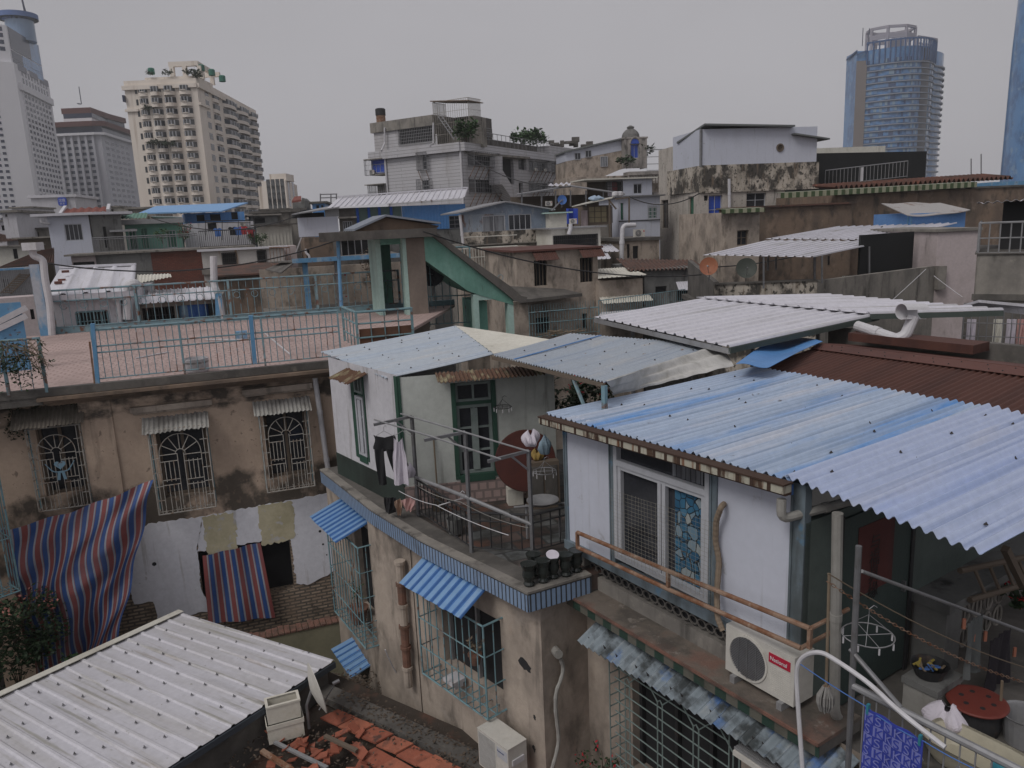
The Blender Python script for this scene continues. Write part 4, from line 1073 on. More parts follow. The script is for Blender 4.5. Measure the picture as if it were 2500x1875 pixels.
m=MB();FR.wall(m,0,2.56,ZF,ZR+.06,[wr_],.14);FR.right(2.56).wall(m,0,2,ZF,ZR+.1);m.build('front_wall',m_greenwh,th)
m_fgr=M('grey green window frame',(.20,.235,.225),[((.12,.15,.14),S3,.5,.7,.6)],rough=.6)
for fr,r,trim in ((FL,wl,m_greent),(FR,wr_,m_greent)):
 tr=r[3]-.36
 o=win(fr,(r[0]+.06,r[1]-.06,r[2]+.05,tr-.03),th,2,3,m_frame if fr is FL else m_fgr,m_glass,w=-.03 if fr is FL else -.09,fw=.05,bar=.03)
 m=MB();um=(r[0]+r[1])/2;fr.box(m,um-.055,um+.055,r[2]+.11,tr-.09,-.06 if fr is FR else -.0,-.025 if fr is FR else .025);m.build('meeting_stile',m_frame if fr is FL else m_fgr,o)
 win(fr,(r[0]+.06,r[1]-.06,tr+.03,r[3]-.02),th,2,1,m_fgr,m_glass,w=-.03 if fr is FL else -.09,fw=.04,label='narrow transom window above')
 m=MB()
 tl_,tr2=(.07,.01) if fr is FL else (.015,.015)
 for a,b,c,d in ((r[0]-tl_,r[0]+.058,r[2]-.02,r[3]),(r[1]-(.02 if fr is FL else .058),r[1]+tr2,r[2]-.02,r[3]),(r[0]+.058,r[1]-.058,r[2]-.08,r[2]+.045)):fr.box(m,a,b,c,d,-.09,.02)
 fr.box(m,r[0]+.058,r[1]-.058,tr-.028,tr+.028,-.09,-.03)
 m.build('window_surround',trim,th)
zd=FL.P('L2',740,650)[1]
m=MB();FL.box(m,0,LL+.012,ZF,-4.12,0,.012);m.build('dado',m_dado,th)
m=MB();FL.box(m,LL-.07,LL+.02,-4.118,ZR+.08,-.005,.02);FR.box(m,-.015,.05,-4.118,ZR+.08,0,.015);m.build('corner_trim',m_greent,th)
m=MB();FR.box(m,.0,2.5,ZF,-4.16,0,.014);m.build('tile_dado',m_pinktile,th)
q0,q1,q2,q3=atz(('X',784,859),ZR+.10),atz(('X',942,923),ZR+.02),atz(('X',1206,864),ZR+.14),atz(('X',1112,796),ZR+.30)
m=MB();m.corr(q0,q1,q2,q3,.065,.012,nv=10,jit=.012,sag=.015);mroof=m
m=MB();screws(m,q0,q1,q2,q3,6,(.05,.28,.5,.74,.95),.010,.02,.04);r1=mroof.build('roof',m_blueroof3,th,extra=[(m,m_screw)])
k1,k2,k3=atz(('X',1350,830),ZR+.22),atz(('X',1300,843),ZR+.2),atz(('X',1206,863),ZR+.16)
m=MB();m.corr(q3+ZV*.01,k3,k2,k1,.16,.008,nv=4);m.build('roof',m_cream,th,label='beige ridge sheet')
s0_,s1_,s2_,s3_=atz(('X',1203,866),-2.04),atz(('X',1475,932),-2.14),atz(('X',1752,842),-2.36),atz(('X',1392,814),-2.18)
m=MB();m.corr(s0_,s1_,s2_,s3_,.062,.013,nv=10,jit=.012,sag=.02);mroof=m
m=MB();screws(m,s0_,s1_,s2_,s3_,5,(.2,.5,.8),.010,.02,.05);r2=mroof.build('roof',m_blueroof3,th,label='chalky blue corrugated roof over the gap between the houses',extra=[(m,m_screw)])
m=MB();a,b=s0_.lerp(s1_,.22),s3_.lerp(s2_,.22);m.bar(a+ZV*.012,b+ZV*.012,.03,.012);m.build('lap_joint',m_bluesheet,r2)
f0,f1=away(RA,BZ,'X',1499,972)+ZV*.03,away(RA,BZ,'X',1795,901)+ZV*.03
f3=s1_+Vector((.03,-.03,.02));f2=s2_+Vector((.05,-.03,.02))
m=MB();Ls=(f1-f0).length
def ff(i,j):
 p=f0.lerp(f1,i).lerp(f3.lerp(f2,i),j);w_=math.sin(j*math.pi*5+.6)*.05
 return p+Vector((-.45,-.6,.5)).normalized()*(w_+.014*math.sin(i*31)*(1-j)+.012*math.floor(i*3.99))
m.grid(ff,40,26,th=.008);m.build('fibre_sheet',m_fibrel,th,label='wavy grey fibre cement sheets closing the gap',smooth=True)
m=MB();m.bar(s1_-ZV*.05,s1_-ZV*.75,.06,.06);m.bar(s1_.lerp(s0_,.25)-ZV*.05,s1_+Vector((-.1,.2,-.8)),.035,.035);m.build('roof_prop',m_teal,th)
for a,b in ((s0_,s1_),(s3_,s2_)):m=MB();m.bar(a-ZV*.05,b-ZV*.05,.04,.05);m.build('purlin',m_wood,th)
def awn(fr,ua,ub,vt,wt,vb,wb,pitch,amp,mat,par,kind='sine',jit=.02,name='awning',label=None):
 m=MB();m.corr(fr.at(ua,vb,wb),fr.at(ub,vb,wb),fr.at(ub,vt,wt),fr.at(ua,vt,wt),pitch,amp,kind,5,jit=jit)
 return m.build(name,mat,par,label=label)
awn(FL,wl[0]-.15,wl[1]+.2,-2.40,.02,-2.52,.38,.065,.010,m_yelrust,th)
awn(FR,wr_[0]-.25,wr_[1]+.75,-2.31,.02,-2.38,.46,.065,.012,m_yelrust,th)
inn=[E3+Vector((.84,.55,0))*1.2,RBp+Vector((1.6,1.6,0)),E0+Vector((.84,.55,0))*1.5,E0+Vector((.84,.55,0))*.2]
m=MB();pl=[E0,E1.lerp(E0,.25),E1.lerp(E2,.06)-Vector((-.04,-.04,0)),E1.lerp(E2,.25),E2,E3]
m.slab([p-ZV*.25 for p in (*pl,*inn)],ZV*.246);m.build('balcony_slab',m_floor,th)
def mit(k,w):
 n=[Vector(((b-a).y,-(b-a).x,0)).normalized() for a,b in zip(pl,pl[1:])]
 n1,n2=n[max(k-1,0)],n[min(k,len(n)-1)]
 return pl[k]+(n1+n2)/(1+n1.dot(n2))*w
m=MB();L=0
for a,b in zip(pl,pl[1:]):
 d=(b-a).length;nn=Vector(((b-a).y,-(b-a).x,0)).normalized()*.012
 m.add([a+nn-ZV*.25,b+nn-ZV*.25,b+nn-ZV*.02,a+nn-ZV*.02],[(0,1,2,3)],[[(L,0),(L+d,0),(L+d,.2),(L,.2)]]);L+=d
m.build('tile_band',m_band,th)
m=MB()
for k in range(len(pl)-1):m.slab([mit(k,.02),mit(k+1,.02),mit(k+1,-.13),mit(k,-.13)],ZV*.03)
m.build('coping',m_conc,th)
m=MB()
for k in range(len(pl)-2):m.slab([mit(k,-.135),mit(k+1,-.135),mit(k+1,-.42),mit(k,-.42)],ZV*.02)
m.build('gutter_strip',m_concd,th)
P1=atz(('L2',1402,1195),ZF);P2=atz(('L2',1832,1500),ZF);P3=atz(('L3',335,1530),ZF)
br=railing('balcony_railing',[P1,P2,P3,P3+(E3-E2).normalized()*.75],.62,'black iron railing with a pale pipe top rail along the balcony edge',sp=.13,mat=m_black,br=.009,tr=.018,mids=(.50,),low=.10)
tp_=[aty(('L2',1372,878),P1.y),aty(('L2',1785,1040),P2.y),aty(('L3',322,1262),P3.y)]
m=MB();m.tube(tp_,.028,8);m.build('pipe_rail',m_alu,br)
dfz=thing('drying_rack','steel drying frame of posts and long poles standing on the balcony','drying frame',P2)
tops=[]
for (P_,q) in ((P1,('L2',1325,388)),(P2,('L2',1742,515)),(P3,('L3',308,665))):
 tpz=aty(q,P_.y);b=MB();b.bar(P_+ZV*.002,Vector((P_.x,P_.y,tpz.z)),.045,.045,up=Vector((.5,.8,0)));b.build('post',m_steel,dfz);tops.append(Vector((P_.x,P_.y,tpz.z)))
crs=[(aty(('L2',1037,455),tops[0].y-.25),tops[0]),(aty(('L2',1447,580),tops[1].y-.25),tops[1]),(aty(('L3',-30,752),tops[2].y-.25),tops[2])]
for a,b in crs:
 q=MB();q.bar(a,b,.04,.04);q.build('crossbar',m_steel,dfz)
 q=MB();q.bar(b.lerp(a,.45),b-ZV*.28,.028,.028);q.build('brace',m_steel,dfz)
for f in (.12,.82):
 p=[b.lerp(a,f)+ZV*.03 for a,b in crs];q=MB();q.tube([p[0]+(p[0]-p[1]).normalized()*.25,p[1],p[2]+(p[2]-p[1]).normalized()*.08],.013,7);q.build('long_pole',m_alu,dfz)
FC=Fr(crs[0][0].lerp(crs[0][1],.5),30)
Fw=Fr(aty(('L2',1130,600),tops[0].y-.30),95)
u,v=Fw.P('L2',1120,535);v0=Fw.P('L2',1085,930)[1]
m=MB()
hw=(Fw.P('L2',1205,560)[0]-Fw.P('L2',1035,560)[0])/2
def trf(i,j):return Fw.at(u-hw+2*hw*i+(.02*math.sin(j*5)),v-j*.22-.05*(1-abs(2*i-1)),.015*math.sin(i*9))
m.grid(trf,10,6,th=.01)
for sx,ln in ((0,v-.2-v0),(1,.42)):
 m.grid(lambda i,j:Fw.at(u-hw+(2*hw*.55 if sx else 0)+2*hw*.45*i*(1-.25*j)+(.10*j if sx else .03*j),v-.21-j*ln-.01,.02*math.sin(i*7+j*4)),6,8,th=.02)
tag(m.build('trousers',m_clothb,smooth=True),'black trousers on a hanger at the far end of the balcony poles','trousers')
u,v=Fw.P('L2',1235,560,.06);clothes(Fw,u,v,(Fw.P('L2',1305,900)[0]-Fw.P('L2',1180,900)[0]),v-Fw.P('L2',1235,930)[1],m_cloth,'white sleeveless vest hung beside the black trousers','tank',w=.06)
for x,lab in ((1120,'thin wire hanger holding the black trousers'),(1270,'thin wire hanger holding the white vest')):
 u,v=Fw.P('L2',x,520,.03)
 tag(MB().tube([Fw.at(u-.14,v-.05,.03),Fw.at(u,v+.03,.03),Fw.at(u+.14,v-.05,.03)],.005,4).tube([Fw.at(u,v+.03,.03),Fw.at(u,v+.09,.03),Fw.at(u+.03,v+.12,.03),Fw.at(u+.04,v+.09,.03)],.004,4).build('wire_hanger',m_alu),lab,'hanger')
Fb=Fr(P1+Vector((.05,-.2,0)),100)
u,v=Fb.P('L2',1170,1040);clothes(Fb,u,v,.20,.26,m_clothb,'dark shorts hung low over the balcony edge','cloth',cat='shorts')
def briefs(fr,u,v,wd,ht,mat,label):
 m=MB();m.grid(lambda i,j:fr.at(u+(i-.5)*wd*(1-j**1.6*.75),v-j*ht+.03*math.sin(i*3.1),.03*math.sin(i*8)+.015*math.sin(i*19+j*6)),14,8,th=.01)
 return tag(m.build('briefs',mat,smooth=True),label,'clothing')
u,v=Fb.P('L2',1310,1075,.05);briefs(Fb,u,v,.24,.19,m_clothp,'pink patterned briefs pegged to the line above the coping')
u,v=Fb.P('L2',1235,1080,.03);briefs(Fb,u,v,.14,.24,M('beige cloth',(.34,.23,.17)),'beige underwear pegged beside the pink briefs')
bag(aty(('L2',1325,880),P1.y),.09,'pale net bag tied to the top of the first balcony post',m_cloth,.22)
wa=aty(('L2',1240,990),P1.y-.3);wb_=aty(('L2',1540,1105),(P1.y+P2.y)/2-.3);wc=aty(('L2',2130,1350),P2.y-.7)
cable('clothes_line',[wa,wb_,wc],.006,'pale washing line looping along the outside of the balcony railing',m_pvc,.03,'washing line')
cable('cord',[aty(('L2',1360,930),P1.y),aty(('L2',1740,1080),P2.y),aty(('L3',300,1290),P3.y)],.005,'thin twisted cord below the pale balcony top rail',m_pvcg,.05,'cord')
hb=aty(('L2',1560,1110),(P1.y+P2.y)/2-.2);tag(MB().tube([hb,hb+Vector((.38,-.05,.12))],.008,5).tube([hb+Vector((.34,-.05,.1)),hb+Vector((.34,-.05,.2)),hb+Vector((.37,-.05,.23)),hb+Vector((.4,-.05,.2))],.008,5).build('hanger',m_pvc),'white plastic hanger hooked on the balcony line','hanger')
hanger_ring(aty(('L3',430,830),P3.y+.55),.165,'wire ring hanger with pegs above the metal basin')
hanger_ring(FR.pt('L3',90,310,.25),.14,'dark wire ring hanger on the shaded wall beside the window',m_black)
bag(aty(('L3',320,625),P3.y+.1),.11,'white plastic bag slung over the corner of the drying frame',m_cloth,.20)
bag(aty(('L3',435,690),P3.y+.4),.085,'small bluish plastic bag hanging behind the drying frame',M('bluish plastic',(.22,.30,.36)),.24)
bc=aty(('L3',415,1065),P3.y+.55)
tag(MB().lathe(bc-ZV*.07,[(.12,0),(.20,.07),(.235,.075),(.235,.08),(.19,.068),(.11,.01)],26).build('basin',m_alu,smooth=True),'shallow metal basin balanced on the balcony rails','basin')
rs=thing('rail_stand','low pipe stand holding the metal basin','stand',Vector((bc.x,bc.y,ZF)))
for sx in (-1,1):
 q=MB();q.tube([bc+Vector((sx*.24,.05,-.075)),Vector((bc.x+sx*.24,bc.y+.05,ZF+.03))],.02,6);q.build('leg',m_alu,rs)
q=MB();q.tube([bc+Vector((-.42,.0,-.09)),bc+Vector((.45,.1,-.09))],.016,6);q.build('top_rail',m_alu,rs)
cb_=FR.at(1.95,ZF,.3)
t=thing('cabinet','dark cluttered cabinet in the shade behind the metal basin','cabinet',cb_)
m=MB();m.ob(cb_,FR.U*.5,FR.N*.3,ZV*.78);m.build('cabinet_body',m_wood,t)
m=MB();m.ob(cb_+FR.N*.302+FR.U*.03+ZV*.06,FR.U*.2,FR.N*.012,ZV*.66);m.ob(cb_+FR.N*.302+FR.U*.26+ZV*.06,FR.U*.2,FR.N*.012,ZV*.66);m.build('door',m_concd,t)
bag(cb_+FR.U*.18+FR.N*.15+ZV*.78,.09,'yellowish bag on the shaded cabinet',M('ochre cloth',(.28,.19,.06)),.16)
br_=FR.at(.52,ZF,.12)
t=thing('broom','straw broom leaning on the wall left of the balcony window','broom',br_)
m=MB();m.tube([br_+ZV*.25,br_+ZV*1.2-FR.N*.1],.013,6);m.build('handle',m_straw,t)
m=MB();m.lathe(br_,[(.11,0),(.06,.2),(.02,.3)],10);m.build('broom_head',m_bark,t)
bk_=atz(('L2',1700,1330),ZF+.03);m=MB();m.lathe(bk_,[(.10,0),(.135,.24),(.14,.25),(.12,.24),(.09,.02)],16);tag(m.build('bucket',m_grey),'grey bucket standing on the balcony floor behind the railing','bucket')
tcn_=FR.pt('L3',275,745,.42)
t=thing('round_tabletop','big dark red round table top leaning against the shaded balcony wall','table top',tcn_-ZV*.5)
nr=(FR.N+ZV*.22).normalized();m=MB();m.lathe(tcn_,[(.49,-.02),(.50,0),(.49,.02),(.03,.021)],48,nr);m.build('tabletop',M('oxblood paint',(.085,.028,.022),[((.05,.02,.018),(2,2,2),.45,.65,.7)],rough=.5,bump=.05),t)
m=MB();m.bar(tcn_-ZV*.46+FR.U*.3+nr*-.1,Vector((tcn_.x,tcn_.y,ZF+.03))+FR.U*.3,.05,.05);m.build('prop',m_wood,t)
m=MB();x=FR.at(1.65,ZF,.12);m.ob(x,FR.U*.25,FR.N*.2,ZV*.28);tag(m.build('carton',m_cream),'small pale carton on the balcony floor under the round table top','carton')
m_pot=M('dark glazed pot',(.022,.026,.024),rough=.25,bump=.05,spec=.5);m_soil=M('soil',(.09,.07,.05))
pot=thing('flower_pot','dark glazed flower pot in the row at the balcony corner','flower pot',(0,0,0),'glazed pots at the balcony corner')
m=MB();m.lathe((0,0,0),[(.06,0),(.075,.03),(.055,.06),(.085,.14),(.075,.22),(.095,.27),(.105,.30),(.09,.295)],14);m.build('pot_body',m_pot,pot)
m=MB();m.lathe((0,0,0),[(.09,.285),(.085,.289)],14);m.build('soil',m_soil,pot)
dE=(E3-E2).normalized();nE=Vector((-dE.y,dE.x,0))
spots=[E2+dE*.10+nE*.14,E2+dE*.30+nE*.13,E2+dE*.47+nE*.16,E2+dE*.64+nE*.12,E2+dE*.82+nE*.15,E2+dE*.30+nE*.36]
plab=['dark glazed flower pot nearest the balcony corner','second glazed pot from the balcony corner','middle glazed pot in the row at the balcony corner','second glazed pot from the white panel house','glazed pot closest to the white panel house','glazed pot standing behind the row at the balcony corner']
for k,p in enumerate(spots):
 p=p+ZV*.031
 o=pot if k==0 else dup(pot,p,0)
 o.location=p;o['label']=plab[k];o['_o']=tuple(p)
p=spots[2]+ZV*.34;tag(MB().lathe(p,[(.02,0),(.08,.01),(.085,.014),(.02,.012)],20,(FR.N*.4+ZV).normalized()).build('plate',m_cloth),'small white plate lying on the glazed pots','plate')
for k,(x,y,r) in enumerate(((640,190,.55),(800,200,.5))):
 c=aty(('L3',x,y),14.6+k*.8)
 plant(c-ZV*1.0,['dark leafy shrub behind the balcony house under the blue roof edge','dark shrub with red flowers beside the roof prop'][k],r,1.15,420,.12,m_leaf,m_redfl if k else None,stems=7,name='shrub',cat='shrub')
 # walls under the balcony
dP=(E2-E1).normalized();FPl=Fr(E1.lerp(E2,0)-Vector((dP.y,-dP.x,0))*.22+dP*0,U=dP)
uc=FPl.P('B3',395,420)[0]
FPr=FPl.right(uc)
cg=(FPl.P('B2',1420,700,.34)[0],FPl.P('B2',1930,900,.34)[0])
zc0,zc1=FPl.P('B2',1950,1270,.34)[1],FPl.P('B2',1925,490,.34)[1]
h=(cg[0]+.12,cg[1]-.02,zc0+.12,zc1-.12)
m=MB();FPl.wall(m,-1.2,uc,GZ,ZF-.25,[h],.18);FPr.wall(m,0,1.6,GZ,ZF-.25);m.build('lower_wall',m_tan,th)
hole(FPl,h,th,-.17)
m=MB()
for a in (h[0]+.02,(h[0]+h[1])/2,h[1]-.05):FPl.box(m,a,a+.04,h[2],h[3],-.16,-.1)
m.build('window_frame',m_alu,th)
grille(FPl,(cg[0],cg[1]+.03,zc0+.02,zc1-.05),th,.34,10,3,.010,m_grillt)
wa0=FPl.P('B2',1240,150,.62);wa1=FPl.P('B2',1740,470,.62)
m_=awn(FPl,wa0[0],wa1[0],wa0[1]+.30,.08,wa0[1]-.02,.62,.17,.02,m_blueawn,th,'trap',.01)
m=MB();FPl.box(m,h[0]+.35,h[0]+.6,zc0+.09,zc0+.14,.05,.3)
for x in (h[0]+.37,h[0]+.57):FPl.box(m,x,x+.02,zc0+.02,zc0+.09,.1,.25)
tag(m.build('stool',m_pvc),'small white plastic stool on the floor of the long window cage','stool')
plant(FPl.at(h[0]+.95,zc0+.55,.12),'withered plant in a brown pot inside the long window cage',.1,.18,30,.06,m_straw,pot=.16)
for k,(x,y,sx,sy) in enumerate(((270,820,.13,.2),(350,1250,.03,.1),(345,1500,.035,.12))):
 u,v=FPl.P('B3',x,y);m=MB();n=16;rn=random.Random(k)
 ps=[FPl.at(u+sx*math.cos(a*2*math.pi/n)*rn.uniform(.5,1.1)+.25*sx*math.sin(a*2*math.pi/n)*-1,v+sy*.5*math.sin(a*2*math.pi/n)*rn.uniform(.6,1.1),.003) for a in range(n)]
 m.poly(*ps);m.build('plaster_hole',m_black,th)
pipe('wall_pipe',[FPr.pt('B3',500,690,-.05),FPr.pt('B3',545,740,.14)],.06,'short stub of pipe poking from the shaded wall',m_pvcg)
m=MB();P=[FPr.pt('B3',*q,.1) for q in [(555,770),(585,850),(560,950),(520,1040),(515,1180),(535,1330),(545,1450),(510,1600),(470,1720)]]
for _ in range(2):P=[P[0]]+[x for i in range(len(P)-1) for x in (P[i]*.75+P[i+1]*.25,P[i]*.25+P[i+1]*.75)]+[P[-1]]
m.tube(P,[.024+.004*(i%3==0) for i in range(len(P))],7)
m.tube([p+FPr.U*.03 for p in P],.009,5);tag(m.build('drain_hose',m_pvcg),'wrapped pale hose hanging down the shaded pillar wall','hose')
plant(FPr.pt('B3',900,1640,.4)-ZV*.3,'scrubby dark weeds growing in the lower corner by the grille',.35,.5,120,.07,m_leaf,m_redfl,stems=9,name='weed',cat='plant')
FK=Fr(E0-Vector(((E1-E0).y,-(E1-E0).x,0)).normalized()*.22,U=(E1-E0).normalized())
LK=(E1-E0).length
kg=(FK.P('B2',745,200)[0],FK.P('B2',1150,300)[0]);kz=(FK.P('B2',1000,430)[1],FK.P('L2',850,1380)[1])
hk=(1.0,2.45,-7.0,-5.25)
m=MB();FK.wall(m,-.5,LK+.1,GZ,ZF-.25,[hk],.15);m.build('lower_wall',m_tan,th,label='shaded tan wall beyond the clay pipe')
hole(FK,hk,th,-.14)
win(FK,(1.6,2.42,-6.98,-5.3),th,2,2,m_frame,m_glass,w=-.12)
FKg=FK
grille(FK,(.72,2.38,-7.15,-5.28),th,.42,11,4,.009,m_grillt)
ka=FK.P('L2',575,1140,.6);
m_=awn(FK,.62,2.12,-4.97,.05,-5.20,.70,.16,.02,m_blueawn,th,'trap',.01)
plant(FK.at(1.5,-7.1,.22),'round pale pot with a thin plant inside the far window cage',.14,.5,30,.06,m_leafg,pot=.3)
P=[FPl.pt('B2',*q,.12) for q in [(1245,-20),(1265,300),(1290,700),(1320,1000)]]
ps=thing('clay_stack','old clay soil pipe in short sections running down the tan wall','pipe',P[-1])
top=P[0];bot=P[-1]
for k in range(6):
 a,b=top.lerp(bot,k/6),top.lerp(bot,(k+1)/6-.004);q=MB();d=(b-a).normalized()
 q.tube([a,a+d*.05,a+d*.051,b],[.092,.092,.072,.070],10);q.build('pipe_section',m_claypipe if k in (3,4,1) else m_tan,ps)
lb0,lb1=atz(('B2',1125,960),-8.0),atz(('B2',2050,1700),-8.0)
d_=(lb1-lb0);nn=Vector((-d_.y,d_.x,0)).normalized()
m=MB();m.slab([lb0,lb1,lb1+nn*1.0,lb0+nn*1.0],(0,0,-.18));tag(m.build('concrete_ledge',m_conc),'stained concrete ledge at the foot of the tan wall','ledge')
m=MB();m.slab([lb0-nn*-.12-ZV*.19,lb1-nn*-.12-ZV*.19,lb1+nn*.9-ZV*.19,lb0+nn*.9-ZV*.19],(0,0,-2.8));tag(m.build('alley_wall',m_grey),'grey wall in the alley below the concrete ledge','wall')
cable('cable',[atz(('B2',1130,700),-6.9),atz(('B2',1230,900),-7.5),atz(('B2',1500,1180),-7.9),atz(('B2',1860,1400),-7.9)],.011,'pale cable trailing along the concrete ledge',m_pvc,.04)
b2=atz(('B2',2040,1660),-8.05)
FA2=FPl.off(.50);FA2=FA2.off(0,FA2.P('B2',1880,1400)[0])
cw_=FA2.P('B3',135,1575)[0];zt=FA2.P('B2',1875,1335)[1]
pc=thing('air_conditioner','pale air conditioner with blue lettering at the bottom edge beside the tan wall','air conditioner',FA2.at(0,zt-.56,0))
m=MB();FA2.box(m,0,cw_,zt-.56,zt,-.32,0);m.build('casing',m_acw,pc)
m=MB();FA2.box(m,cw_-.25,cw_-.245,zt-.54,zt-.02,0,.004);FA2.box(m,-.005,cw_+.005,zt,zt+.012,-.325,.005);m.build('lid',m_acw,pc)
m=MB()
for k in range(26):FA2.box(m,.02,cw_-.27,zt-.53+k*.0195,zt-.525+k*.0195,0,.006)
m.build('fan_guard',m_alu,pc)
m=MB();FA2.box(m,cw_-.23,cw_-.02,zt-.20,zt-.05,0,.004);bb=m.build('name_plate',m_frame,pc)
text('Panasonic',FA2,cw_-.22,zt-.115,.036,m_inkb,bb,w=.006)
m=MB();FA2.right(cw_).box(m,.06,.26,zt-.26,zt-.18,0,.02);m.build('pipe_cover',m_pvc,pc)
FA3=FrW.off(.55);q=FA3.R('B3',1955,1500,2260,1760)
t=thing('condenser_unit','louvred grey unit cut off by the bottom edge under the corrugated awning','air conditioner',FA3.at(q[0],q[2],0))
m=MB();FA3.box(m,q[0],q[1],q[2],q[3]-.02,-.32,0)
m.build('casing',m_acw,t)
m=MB()
for k in range(9):FA3.box(m,q[0],q[1],q[3]-.02+.001*k,q[3]+.012,-.31+k*.034,-.29+k*.034)
m.build('louvre',m_alu,t)
# terrace building on the left with the arched grilles
FWt=Fr(Vector((-8.21,14.31,0))-Vector((.339,-.941,0))*.45,70.2)
TZ=-2.75
tb=thing('terrace_building','weathered pink house with arched window grilles below a pink tiled roof terrace','house',FWt.at(1,GZ,-4))
gm_=FWt.R('L1',1190,470,1745,1060,.3);gr_=FWt.R('L2',105,350,560,930,.3)
gm_=(gm_[0],gm_[1],-5.46,-3.72);gr_=(gr_[0],gr_[1],-5.34,-3.62)
hm=(gm_[0]+.10,gm_[1]-.02,-5.24,-3.60);hr=(gr_[0]+.08,gr_[1]-.02,-5.16,-3.50)
op=(1.72,3.58,-7.75,-6.50)
bz=FWt.P('L1',1600,1190)[1];bz=-6.08
m=MB();FWt.wall(m,-.04,5.3,bz,TZ-.02,[hm,hr],.22);m.poly(FWt.at(-.04,bz),FWt.at(-.04,bz,-.45),FWt.at(-.04,TZ,-.45),FWt.at(-.04,TZ));m.build('wall',m_pink,tb)
FWl=FWt.off(-.16)
gl_=FWl.R('L1',215,560,770,1085,.2);gl_=(gl_[0],-.07,gl_[2]-.02,gl_[3]+.15)
hl=(gl_[0]+.12,gl_[1]-.05,gl_[2]+.22,gl_[3]+.02)
m=MB();FWl.wall(m,-4.5,-.045,GZ,TZ-.02,[hl],.2);m.build('wall',m_pink,tb,label='recessed shadowed bay with ivy')
m=MB();FWt.box(m,-.045,.52,bz+.6,TZ-.3,.0,.035);m.build('pilaster',m_pink,tb)
for fr,r in ((FWt,hm),(FWt,hr),(FWl,hl)):
 win(fr,r,tb,2,1,m_wood,m_glass,w=-.2,fw=.06,bar=.06)
for fr,r,w1 in ((FWt,gm_,.34),(FWt,gr_,.32),(FWl,gl_,.22)):
 gg=grille(fr,r,tb,w1,9,8,.0085,m_grill,arch=True)
 q=MB();
 for x in (r[0],r[1]):q.tube([fr.at(x,r[2],0),fr.at(x,r[3],0),fr.at(x,r[3],w1)],.017,5)
 q.build('grille_side',m_grillt,gg)
hx,hy=FWl.P('L1',485,780,.25);q=MB()
pts=[(16*math.sin(a)**3/17*.105,(13*math.cos(a)-5*math.cos(2*a)-2*math.cos(3*a)-math.cos(4*a))/17*.10) for a in [k*2*math.pi/32 for k in range(32)]]
q.slab([FWl.at(hx+x,hy+y+.0,.235) for x,y in pts],FWl.N*.012)
for s in (-1,1):
 for k in range(4):q.tube([FWl.at(hx+s*(.0),hy-.13-.01*k,.24),FWl.at(hx+s*(.09+.02*k),hy-.14+.01*k,.24),FWl.at(hx+s*(.16+.03*k),hy-.06+.05*k-.04,.24)],.008,4)
 q.slab([FWl.at(hx+s*.01,hy-.15,.24),FWl.at(hx+s*.06,hy-.15,.24),FWl.at(hx+s*.085,hy-.30,.24),FWl.at(hx+s*.03,hy-.30,.24)],FWl.N*.008)
q.build('heart_ornament',M('pale blue enamel',(.22,.36,.46),[(RST,(9,9,9),.58,.66,.9)]),tb)
awn(FWt,gm_[0]-.1,gm_[1]+.06,-3.52,.02,-3.76,.42,.085,.014,m_fibre,tb,jit=.015)
awn(FWt,gr_[0]-.1,gr_[1]+.08,-3.44,.02,-3.66,.42,.085,.014,m_fibre,tb,jit=.015)
awn(FWl,gl_[0]-.2,gl_[1]+.12,gl_[3]+.38,.02,gl_[3]+.06,.42,.07,.012,m_fibred,tb,jit=.02)
for fr,r,y in ((FWt,gm_,-3.38),(FWt,gr_,-3.26)):
 q=MB();fr.box(q,r[0]-.28,r[1]+.16,y,y+.11,0,.13);fr.box(q,r[0]-.24,r[1]+.12,y-.05,y,0,.07);q.build('ledge',m_tan,tb)
q=MB();FWt.box(q,-.62,5.3,-2.90,-2.84,-.2,.47);FWt.box(q,-.56,5.3,-2.97,-2.90,-.2,.32);FWt.box(q,-.5,5.3,-3.04,-2.97,-.2,.2);q.build('cornice',m_brown,tb)
q=MB();FWl.box(q,-4.5,-.55,-2.98,-2.80,-.2,.5);q.build('cornice',m_concd,tb)
q=MB();FWt.wall(q,-.8,5.3,GZ,bz,[op],.3);q.build('brick_wall',m_brick,tb)
hole(FWt,op,tb,-.29)
def ragged(fr,pts,w,th,mat,name,seed=1,step=.07,amp=.022):
 rn=random.Random(seed);out=[]
 for (a,b) in zip(pts,pts[1:]+pts[:1]):
  n=max(1,int(math.dist(a,b)/step))
  for k in range(n):
   f=k/n;j=0 if k==0 else 1
   out.append((a[0]+(b[0]-a[0])*f+rn.uniform(-amp,amp)*j,a[1]+(b[1]-a[1])*f+rn.uniform(-amp,amp)*j))
 q=MB();q.slab([fr.at(x,y,w) for x,y in out],fr.N*th);return q
FwP=lambda t,x,y:FWt.P(t,x,y)
ragged(FWt,[FwP('L1',1200,1255),FwP('L1',1640,1195),(op[0]-.01,op[3]+.06),(op[0]-.02,op[2]+.4),(op[0]+.1,op[2]-.10),(op[0]-.45,op[2]-.12),FwP('B1',1290,470),FwP('B1',1240,310),FwP('B1',1090,330),(.25,-6.4)],.001,.02,m_lilac,'p',3).build('plaster_sheet',m_whitep,tb)
ragged(FWt,[FwP('L1',1640,1195),FwP('L2',700,1000),FwP('L2',720,1420),(4.9,-7.28),FwP('B2',640,105),FwP('B2',500,175),FwP('B2',410,160),(op[1]+.01,op[3]+.02),(op[1]+.005,op[3]+.005),(op[0]-.01,op[3]+.01)],.001,.02,m_lilac,'p',4).build('plaster_sheet',m_whitep,tb)
